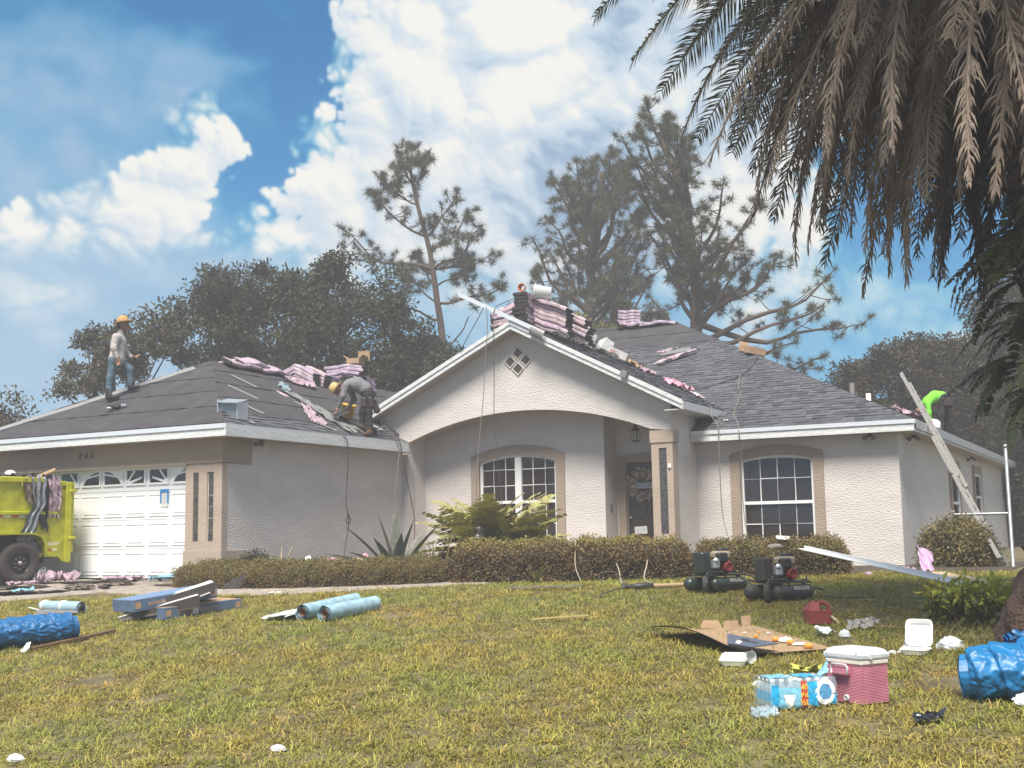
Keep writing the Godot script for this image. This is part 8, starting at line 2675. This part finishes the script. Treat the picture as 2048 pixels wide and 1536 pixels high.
		b.hexa([a + s * 0.1 + Vector3(0.02, -0.04, 0), e + o + Vector3(0, -0.17, 0), e + o + Vector3(0.05, -0.17, 0.03), a + s * 0.2 + Vector3(0.02, -0.05, 0.01), a + s * 0.1 + Vector3(0, -0.012, 0), e + o + Vector3(0, -0.02, 0), e + o + Vector3(0.05, -0.02, 0.03), a + s * 0.2 + Vector3(0, -0.012, 0.01)])
		part("brown_flange", b, brown_m, t)
		if q[4]:
			b = B.new()
			var m0: Vector3 = a.lerp(e, 0.42) + s * 0.42 + Vector3(0.04, -0.16, 0.03)
			b.bar(m0, a.lerp(e, 0.95) + s * 0.58 + Vector3(0.04, -0.13, 0.03), 0.05, 0.014)
			b.box(m0 + Vector3(0, 0.02, 0), Vector3(0.03, 0.07, 0.03))
			part("pale_lip", b, gm, t)
	loose("felt_piece", "dark felt corner standing up behind the blue cartons", "felt scrap", mt("torn roofing", Color.BLACK), [Vector3(2.55, 0.0, 2.85), Vector3(2.9, 0.0, 2.9), Vector3(2.95, 0.22, 2.75), Vector3(2.7, 0.14, 2.75)], 0.01, 5)
	# --- strips on the grass
	b = B.new()
	b.bar(on_ground(8.25, 4.32, 0.05), on_ground(8.78, 4.0, 0.055), 0.05, 0.012)
	solo("wood_strip", b, mt("yellow wood", lin(0.42, 0.32, 0.13), 0.8), "thin yellowish wooden strip lying alone on the middle lawn", "wood strip")
	for q in [[Vector3(6.5, 0, 1.62), Vector3(6.95, 0, 1.52), "grey flat strip, left of two before the tall hedge"], [Vector3(6.95, 0, 1.45), Vector3(7.5, 0, 1.40), "grey flat strip, right of two before the tall hedge"]]:
		b = B.new()
		b.bar(on_ground(q[0].x, q[0].z, 0.05), on_ground(q[1].x, q[1].z, 0.055), 0.10, 0.012)
		solo("grey_strip", b, mt("shingle back", Color.BLACK), q[2], "strip", "grey strips before the hedge")
	# --- broom or pole with black fittings
	var pl := thing("pole", "pale wooden pole with black fittings lying left of the compressors", "pole")
	b = B.new().smooth()
	b.tube([Vector3(8.46, 0.0, 1.28), Vector3(9.05, 0.02, 0.98)], 0.028, 10)
	part("shaft", b, mt("pale wood", lin(0.55, 0.40, 0.24), 0.7), pl)
	b = B.new().smooth()
	b.tube([Vector3(8.14, -0.01, 1.42), Vector3(8.30, 0.0, 1.36), Vector3(8.47, 0.01, 1.275)], [0.03, 0.045, 0.036], 10)
	b.tube([Vector3(8.12, -0.02, 1.44), Vector3(8.13, 0.05, 1.43)], 0.03, 8)
	part("black_head", b, mats["tool black"], pl)
	# --- compressors
	var gt := mt("dark green tank", lin(0.020, 0.032, 0.027), 0.38, {"coat": 0.3})
	compressor("portable petrol air compressor with glossy green tanks, the left of two", Vector3(9.42, -0.055, 1.50), 1.0, gt)
	compressor("portable petrol air compressor with dusty dark tanks, the right of two", Vector3(10.42, -0.11, 2.22), 0.9, mt("dusty dark tank", lin(0.042, 0.042, 0.038), 0.6))
	crumple("rag", "pale rag lying on top of the right compressor's engine", "rag", Vector3(10.36, 0.50, 2.20), Vector3(0.12, 0.05, 0.07), mt("rag", lin(0.52, 0.45, 0.38), 0.8), "", 5.0)
	# --- right of the house: boards, gutter, wrappers, fence
	b = B.new()
	b.bar(Vector3(9.5, 0.40, -2.25), Vector3(12.28, 0.03, 1.25), 0.10, 0.008, Vector3.UP)
	b.bar(Vector3(9.5, 0.425, -2.25) + Vector3(0.042, 0, -0.036), Vector3(12.28, 0.055, 1.25) + Vector3(0.042, 0, -0.036), 0.008, 0.05)
	solo("gutter_length", b, mt("white vinyl", Color.WHITE), "long white metal fascia length slanting down from the wing hedge", "metal strip")
	loose("plywood_strip", "long pale tan board lying behind the white metal length", "board", mt("pale board", lin(0.56, 0.42, 0.28), 0.8), [Vector3(11.15, 0.02, -2.7), Vector3(11.45, 0.03, -2.85), Vector3(12.75, 0.03, 0.95), Vector3(12.45, 0.02, 1.15)], 0.004, 6)
	loose("pink_wrapper", "stiff lavender wrapper standing up by the corner bush", "wrapper", mt("lavender film", lin(0.52, 0.34, 0.52), 0.35, {"backlight": Color(0.4, 0.35, 0.4)}), [Vector3(10.98, 0.40, -3.45), Vector3(11.22, 0.30, -3.3), Vector3(11.28, 0.02, -3.05), Vector3(11.12, 0.05, -3.1)], 0.03, 9, "", 0.0, 2.5)
	loose("pink_wrapper", "flat pink wrapper on the ground left of the lavender one", "wrapper", mt("pink film", Color.BLACK), [Vector3(10.62, 0.03, -3.2), Vector3(10.85, 0.06, -3.35), Vector3(11.1, 0.03, -2.95), Vector3(10.85, 0.02, -2.85)], 0.05, 9)
	crumple("pink_wrapper", "small balled pink wrapper on bare soil before the wing wall", "wrapper", Vector3(10.45, 0.0, -2.45), Vector3(0.08, 0.06, 0.07), mt("pink film", Color.BLACK))
	crumple("pink_wrapper", "pink wrapper lying in the bed below the garage side wall", "wrapper", Vector3(2.25, 0.30, -0.15), Vector3(0.13, 0.08, 0.10), mt("bright pink film", Color.BLACK), "", 4.0)
	crumple("pink_wrapper", "pale pink wrapper in the bed just left of the agave", "wrapper", Vector3(2.55, 0.30, -0.45), Vector3(0.16, 0.06, 0.10), mt("pale pink film", Color.BLACK), "", 4.0)
	crumple("pink_wrapper", "pink wrapper caught behind the pale one near the agave", "wrapper", Vector3(2.50, 0.34, -0.75), Vector3(0.08, 0.10, 0.07), mt("bright pink film", Color.BLACK), "", 4.0)
	loose("label_sheet", "white printed sheet lying on the wing hedge under the window", "paper", paper, [Vector3(9.02, 0.60, -2.6), Vector3(9.22, 0.58, -2.65), Vector3(9.28, 0.53, -2.45), Vector3(9.08, 0.55, -2.4)], 0.01, 5)
	# urn and pot by the sago
	b = B.new().smooth()
	b.lathe([Vector2(0, 0.42), Vector2(0.10, 0.42), Vector2(0.16, 0.52), Vector2(0.155, 0.60), Vector2(0.10, 0.64), Vector2(0.15, 0.66), Vector2(0.15, 0.68), Vector2(0.09, 0.70), Vector2(0.07, 0.76), Vector2(0.09, 0.82), Vector2(0.05, 0.86), Vector2(0, 0.87)], 20, Transform3D(Basis(Vector3.BACK, -0.12), Vector3(4.85, -0.02, -0.35)))
	b.lathe([Vector2(0.13, 0.0), Vector2(0.09, 0.2), Vector2(0.10, 0.42)], 14, Transform3D(Basis.IDENTITY, Vector3(4.88, -0.02, -0.35)))
	solo("garden_urn", b, mt("glazed urn", lin(0.055, 0.045, 0.048), 0.3), "dark glazed garden urn in front of the sago mound", "urn")
	# chain link fence beside the house
	var fe := thing("chain_link_fence", "galvanized chain-link fence between the house and the right edge", "fence", Vector3.ZERO)
	var gal := mt("galvanized", Color.WHITE)
	for q in [[Vector3(11.06, 0, -7.0), 0.95, 0.032], [Vector3(12.10, 0, -6.2), 2.05, 0.03]]:
		b = B.new().smooth()
		b.tube([q[0] + Vector3(0, -0.05, 0), q[0] + Vector3(0, q[1], 0)], q[2], 10)
		b.ell(q[0] + Vector3(0, q[1], 0), Vector3.ONE * q[2] * 1.4, 6, 10)
		part("post", b, gal, fe)
	b = B.new().smooth()
	b.tube([Vector3(11.06, 0.90, -7.0), Vector3(12.10, 0.90, -6.2)], 0.022, 8)
	part("top_rail", b, gal, fe)
	b = B.new()
	var fd := Vector3(1.04, 0, 0.8)
	for i in 24:
		for s in [-1.0, 1.0]:
			var u0 := i / 24.0 * 1.35 - 0.35 if s > 0 else i / 24.0 * 1.35
			var u1: float = u0 + 0.35 * s * 1.9
			var v0 := 0.03
			var v1 := 0.88
			if u1 > 1.0: v1 = lerpf(v0, v1, (1.0 - u0) / (u1 - u0)); u1 = 1.0
			if u1 < 0.0: v1 = lerpf(v0, v1, u0 / (u0 - u1)); u1 = 0.0
			if u0 < 0.0: v0 = lerpf(v0, v1, -u0 / (u1 - u0)); u0 = 0.0
			if u0 > 1.0: v0 = lerpf(v0, v1, (1.0 - u0) / (u1 - u0)); u0 = 1.0
			b.bar(Vector3(11.06, v0, -7.0) + fd * u0, Vector3(11.06, v1, -7.0) + fd * u1, 0.003, 0.003)
	tag(part("wire_mesh", b, gal, fe), "", "", "", "stuff")
	# board fence farther back
	var bf2 := thing("board_fence", "weathered board fence far back beyond the chain-link fence", "fence", Vector3(9.9, 0, -26.5))
	for i in 26:
		b = B.new()
		b.mm(Vector3(i * 0.155, -0.1, 0), Vector3(i * 0.155 + 0.145, 1.8 + rv(-0.02, 0.02), 0.02 + rv(0, 0.01)))
		part("board", b, mt("weathered board", lin(0.15, 0.12, 0.09), 0.9), bf2)


func compressor(label: String, at: Vector3, turn: float, tank_m: Material):
	var t := thing("air_compressor", label, "air compressor", at, turn, "compressors before the wing hedge")
	t.scale = Vector3.ONE * 0.9
	var black: Material = mats["tool black"]
	# two long tanks lying side by side
	for z in [0.13, -0.17]:
		var x0 := -0.10 if z > 0 else -0.30
		var b := B.new().smooth()
		b.lathe([Vector2(0, -0.02), Vector2(0.05, -0.012), Vector2(0.082, 0.02), Vector2(0.092, 0.06), Vector2(0.092, 0.52), Vector2(0.082, 0.56), Vector2(0.05, 0.59), Vector2(0, 0.60)], 22, Transform3D(Basis(Vector3.BACK, -PI / 2), Vector3(x0 - 0.12, 0.115, z)))
		part("tank", b, tank_m, t)
	var tx := MeshInstance3D.new()
	tx.name = "lettering"
	tx.mesh = text_mesh("ROLAIR", 0.05, 0.003)
	tx.material_override = mt("worn white ink", lin(0.40, 0.39, 0.36), 0.8)
	tx.transform = Transform3D(Basis(Vector3.RIGHT, -0.55), Vector3(0.16, 0.163, 0.208))
	t.add_child(tx, true)
	# wheel between the tanks' ends
	var w := MeshInstance3D.new()
	w.name = "wheel"
	t.add_child(w, true)
	var wt := Transform3D(Basis(Vector3.RIGHT, PI / 2) , Vector3(-0.235, 0.115, 0.02))
	wt.basis = Basis(Vector3.UP, 0.9) * wt.basis
	var b2 := B.new().smooth()
	b2.lathe([Vector2(0.06, -0.045), Vector2(0.12, -0.045), Vector2(0.135, -0.025), Vector2(0.135, 0.025), Vector2(0.12, 0.045), Vector2(0.06, 0.045)], 26, wt)
	w.mesh = b2.mesh()
	w.material_override = mt("dusty tyre", lin(0.075, 0.065, 0.058), 0.9)
	b2 = B.new().smooth()
	b2.lathe([Vector2(0.0, -0.03), Vector2(0.06, -0.035), Vector2(0.06, 0.035), Vector2(0.0, 0.03)], 14, wt)
	part("hub", b2, mats["grey plastic"], w)
	# deck and guard
	var b := B.new()
	b.rbox(Vector3(0.05, 0.235, -0.02), Vector3(0.62, 0.025, 0.34), 0.006)
	b.bar(Vector3(-0.2, 0.19, 0.13), Vector3(-0.2, 0.235, 0.10), 0.05, 0.02); b.bar(Vector3(0.25, 0.19, 0.13), Vector3(0.25, 0.235, 0.10), 0.05, 0.02)
	part("deck", b, tank_m, t)
	b = B.new().smooth()
	b.tube([Vector3(-0.34, 0.14, 0.17), Vector3(-0.34, 0.24, 0.17), Vector3(-0.31, 0.275, 0.17), Vector3(-0.06, 0.275, 0.17), Vector3(-0.02, 0.25, 0.17), Vector3(0.0, 0.2, 0.17)], 0.014, 8)
	part("guard_hoop", b, tank_m, t)
	b = B.new()
	b.rbox(Vector3(-0.255, 0.40, -0.03), Vector3(0.15, 0.30, 0.22), 0.02)
	part("belt_guard", b, tank_m, t)
	# engine
	b = B.new()
	b.rbox(Vector3(0.03, 0.335, 0.0), Vector3(0.20, 0.17, 0.20), 0.02)
	for k in 6: b.rbox(Vector3(0.16, 0.28 + k * 0.024, 0.03), Vector3(0.12, 0.010, 0.15), 0.003)
	part("engine_block", b, mt("engine grey", lin(0.06, 0.055, 0.052), 0.6), t)
	b = B.new().smooth()
	b.lathe([Vector2(0.0, 0.03), Vector2(0.045, 0.035), Vector2(0.05, 0.045), Vector2(0.07, 0.03), Vector2(0.085, 0.0), Vector2(0.085, -0.05)], 20, Transform3D(Basis(Vector3.RIGHT, PI / 2), Vector3(0.075, 0.345, 0.13)))
	part("fan_cover", b, mt("engine red", lin(0.24, 0.030, 0.026), 0.5), t)
	b = B.new()
	b.rbox(Vector3(0.065, 0.505, -0.01), Vector3(0.26, 0.11, 0.17), 0.03)
	part("fuel_tank", b, mt("tan fuel tank", lin(0.42, 0.33, 0.24), 0.55), t)
	b = B.new()
	b.rbox(Vector3(-0.02, 0.475, 0.12), Vector3(0.17, 0.13, 0.09), 0.02)
	part("air_cleaner", b, black, t)
	b = B.new()
	b.rbox(Vector3(-0.13, 0.385, 0.12), Vector3(0.11, 0.13, 0.09), 0.02)
	b.rbox(Vector3(-0.145, 0.435, 0.15), Vector3(0.09, 0.08, 0.08), 0.03)
	part("muffler_shield", b, mt("bright metal", Color.WHITE), t)
	b = B.new()
	b.rbox(Vector3(0.20, 0.50, -0.13), Vector3(0.16, 0.20, 0.10), 0.02)
	part("pump_filter", b, black, t)
	b = B.new().smooth()
	b.tube([Vector3(0.28, 0.235, -0.1), Vector3(0.40, 0.26, -0.02), Vector3(0.46, 0.21, 0.02), Vector3(0.42, 0.16, 0.02)], 0.010, 6)
	b.tube([Vector3(0.33, 0.24, 0.08), Vector3(0.36, 0.31, 0.05), Vector3(0.40, 0.30, 0.02)], 0.008, 6)
	part("pipe", b, mt("bronze", Color.BLACK), t)
	b = B.new().smooth()
	b.tube([Vector3(0.36, 0.13, 0.13), Vector3(0.44, 0.15, 0.14), Vector3(0.55, 0.12, 0.15)], [0.018, 0.014, 0.012], 8)
	part("handle_grip", b, black, t)
	for z in [0.13, -0.17]:
		b = B.new()
		b.mm(Vector3(0.20, 0.0, z - 0.04), Vector3(0.26, 0.05, z + 0.04))
		part("foot", b, black, t)


# ------------------------------------------------------------------ hoses and cords
func cord(label: String, keys: Array, r: float, m: Material, group := "hoses and cords"):
	var b := B.new().smooth()
	b.tube(curve_pts(keys, maxi(24, keys.size() * 7)), r, 6)
	solo("hose", b, m, label, "hose", group)


func build_cords() -> void:
	var dk := mt("dark hose", lin(0.055, 0.05, 0.05), 0.6)
	var gr := mt("grey hose", lin(0.20, 0.18, 0.16), 0.6)
	var pale := mt("pale hose", lin(0.36, 0.31, 0.22), 0.6)
	cord("dark hose looping off the garage eave down the side wall into the bed", [Vector3(-0.9, 3.32, -3.1), Vector3(-0.2, 2.97, -3.0), Vector3(0.30, 2.71, -3.0), Vector3(0.43, 2.62, -3.04), Vector3(0.44, 2.38, -3.12), Vector3(0.40, 1.8, -3.13), Vector3(0.40, 1.41, -3.10), Vector3(0.42, 1.16, -3.12), Vector3(0.42, 1.02, -3.22), Vector3(0.44, 0.93, -3.12), Vector3(0.44, 1.02, -3.04), Vector3(0.42, 1.14, -3.12), Vector3(0.42, 0.95, -3.16), Vector3(0.43, 0.6, -3.05), Vector3(0.5, 0.33, -2.9), Vector3(0.9, 0.2, -2.3)], 0.011, dk)
	cord("grey hose hanging straight down at the garage wall's inner corner", [Vector3(0.02, 2.92, -4.7), Vector3(0.2, 2.98, -4.72), Vector3(0.38, 2.72, -4.85), Vector3(0.42, 2.5, -4.95), Vector3(0.40, 2.0, -4.9), Vector3(0.38, 1.44, -4.84), Vector3(0.40, 0.81, -4.87), Vector3(0.5, 0.3, -4.7)], 0.010, gr)
	cord("dark hose slanting from the eave end towards the agave", [Vector3(-0.1, 2.95, -4.9), Vector3(0.15, 3.05, -5.0), Vector3(0.38, 2.72, -5.0), Vector3(0.41, 2.4, -5.08), Vector3(0.44, 1.6, -5.3), Vector3(0.5, 1.02, -5.4), Vector3(0.8, 0.5, -4.9)], 0.010, dk)
	cord("thin dark cord hanging from the jutting drip edge past the gable's left rake", [Vector3(2.36, 5.36, -5.22), Vector3(2.20, 5.12, -5.22), Vector3(1.95, 4.78, -5.24), Vector3(1.72, 4.50, -5.30)], 0.008, dk)
	cord("long pale cord hanging down the gable face in front of the window's left side", [Vector3(2.42, 5.36, -5.22), Vector3(2.42, 4.9, -5.24), Vector3(2.36, 4.4, -5.26), Vector3(2.28, 3.4, -5.26), Vector3(2.20, 2.61, -5.22), Vector3(2.14, 1.9, -5.2), Vector3(2.12, 1.2, -5.2), Vector3(2.2, 0.4, -4.9)], 0.008, gr)
	cord("long dark cord dropping straight down the gable face left of the vents", [Vector3(2.75, 5.66, -6.0), Vector3(2.62, 5.45, -5.5), Vector3(2.58, 5.25, -5.24), Vector3(2.56, 4.55, -5.24), Vector3(2.55, 3.8, -5.26), Vector3(2.54, 3.06, -5.26), Vector3(2.60, 2.0, -5.3), Vector3(2.7, 0.9, -5.3), Vector3(2.9, 0.3, -5.0)], 0.008, dk)
	cord("black air hose curving down over the grey shingles from the hip", [Vector3(6.54, 4.64, -10.55), Vector3(6.56, 4.40, -10.1), Vector3(6.45, 4.12, -9.6), Vector3(6.15, 3.93, -9.2), Vector3(5.75, 3.82, -8.98)], 0.012, dk)
	cord("grey hose running down the grey shingles and over the wing's eave to the window", [Vector3(6.42, 4.10, -9.55), Vector3(6.60, 3.72, -8.8), Vector3(6.74, 3.56, -8.48), Vector3(6.90, 3.05, -7.46), Vector3(7.08, 2.84, -7.06), Vector3(7.20, 2.69, -6.78), Vector3(7.22, 2.55, -6.70), Vector3(7.20, 2.2, -6.85), Vector3(7.16, 1.5, -6.95), Vector3(7.18, 1.0, -6.95), Vector3(7.3, 0.6, -6.7), Vector3(7.5, 0.35, -6.4)], 0.010, gr)
	cord("grey hose hanging from the gable's eave return down the wing wall", [Vector3(6.45, 3.22, -7.2), Vector3(6.62, 3.12, -6.9), Vector3(6.66, 2.95, -6.75), Vector3(6.79, 2.76, -6.72), Vector3(6.81, 2.46, -6.68), Vector3(6.80, 1.43, -6.72), Vector3(6.84, 0.9, -6.7), Vector3(7.05, 0.45, -6.4)], 0.010, gr)
	cord("pale hose coming out of the tall hedge towards the black-headed pole", [Vector3(7.3, 0.45, -1.0), Vector3(7.6, 0.30, -0.7), Vector3(7.95, 0.06, 0.3), Vector3(8.3, 0.02, 0.9), Vector3(8.55, 0.0, 1.1)], 0.011, pale)
	cord("second pale hose drooping from the tall hedge onto the grass", [Vector3(7.0, 0.40, -0.75), Vector3(7.35, 0.18, -0.2), Vector3(7.75, 0.02, 0.65), Vector3(8.0, -0.01, 1.05)], 0.010, pale)
	cord("thin pale cord falling down the front of the tall hedge", [Vector3(6.55, 0.66, -0.5), Vector3(6.72, 0.50, -0.1), Vector3(6.85, 0.22, 0.2), Vector3(7.05, 0.02, 0.45)], 0.007, pale)
	cord("dark hose trailing over the grass from the pole's black head", [Vector3(8.16, 0.0, 1.42), Vector3(8.15, -0.02, 1.75), Vector3(8.12, -0.06, 2.2), Vector3(8.25, -0.07, 2.45)], 0.008, dk)
	cord("coil of dark hose sticking up from the grass before the tall hedge", [Vector3(7.62, 0.02, 1.0), Vector3(7.55, 0.14, 0.95), Vector3(7.75, 0.16, 0.85), Vector3(7.9, 0.05, 0.9)], 0.007, dk)
	cord("twin-line black hose joining the two compressors, upper run", [Vector3(9.72, 0.16, 1.45), Vector3(9.85, 0.15, 1.55), Vector3(10.0, 0.10, 1.75), Vector3(10.2, 0.08, 2.0)], 0.012, dk)
	cord("twin-line black hose joining the two compressors, lower run", [Vector3(9.70, 0.12, 1.48), Vector3(9.86, 0.06, 1.62), Vector3(10.02, 0.0, 1.85), Vector3(10.15, -0.04, 2.1)], 0.010, dk)
	cord("dark cord lying on the grass right of the compressors", [Vector3(10.75, -0.02, 1.9), Vector3(10.95, -0.05, 2.3), Vector3(11.2, -0.06, 2.35), Vector3(11.5, -0.06, 2.2)], 0.007, dk)
	cord("coil of hose by the soil before the garage side wall's bed", [Vector3(0.9, 0.2, -2.3), Vector3(1.2, 0.3, -1.9), Vector3(1.6, 0.34, -1.6), Vector3(1.9, 0.3, -1.2), Vector3(2.3, 0.22, -0.9)], 0.010, dk)
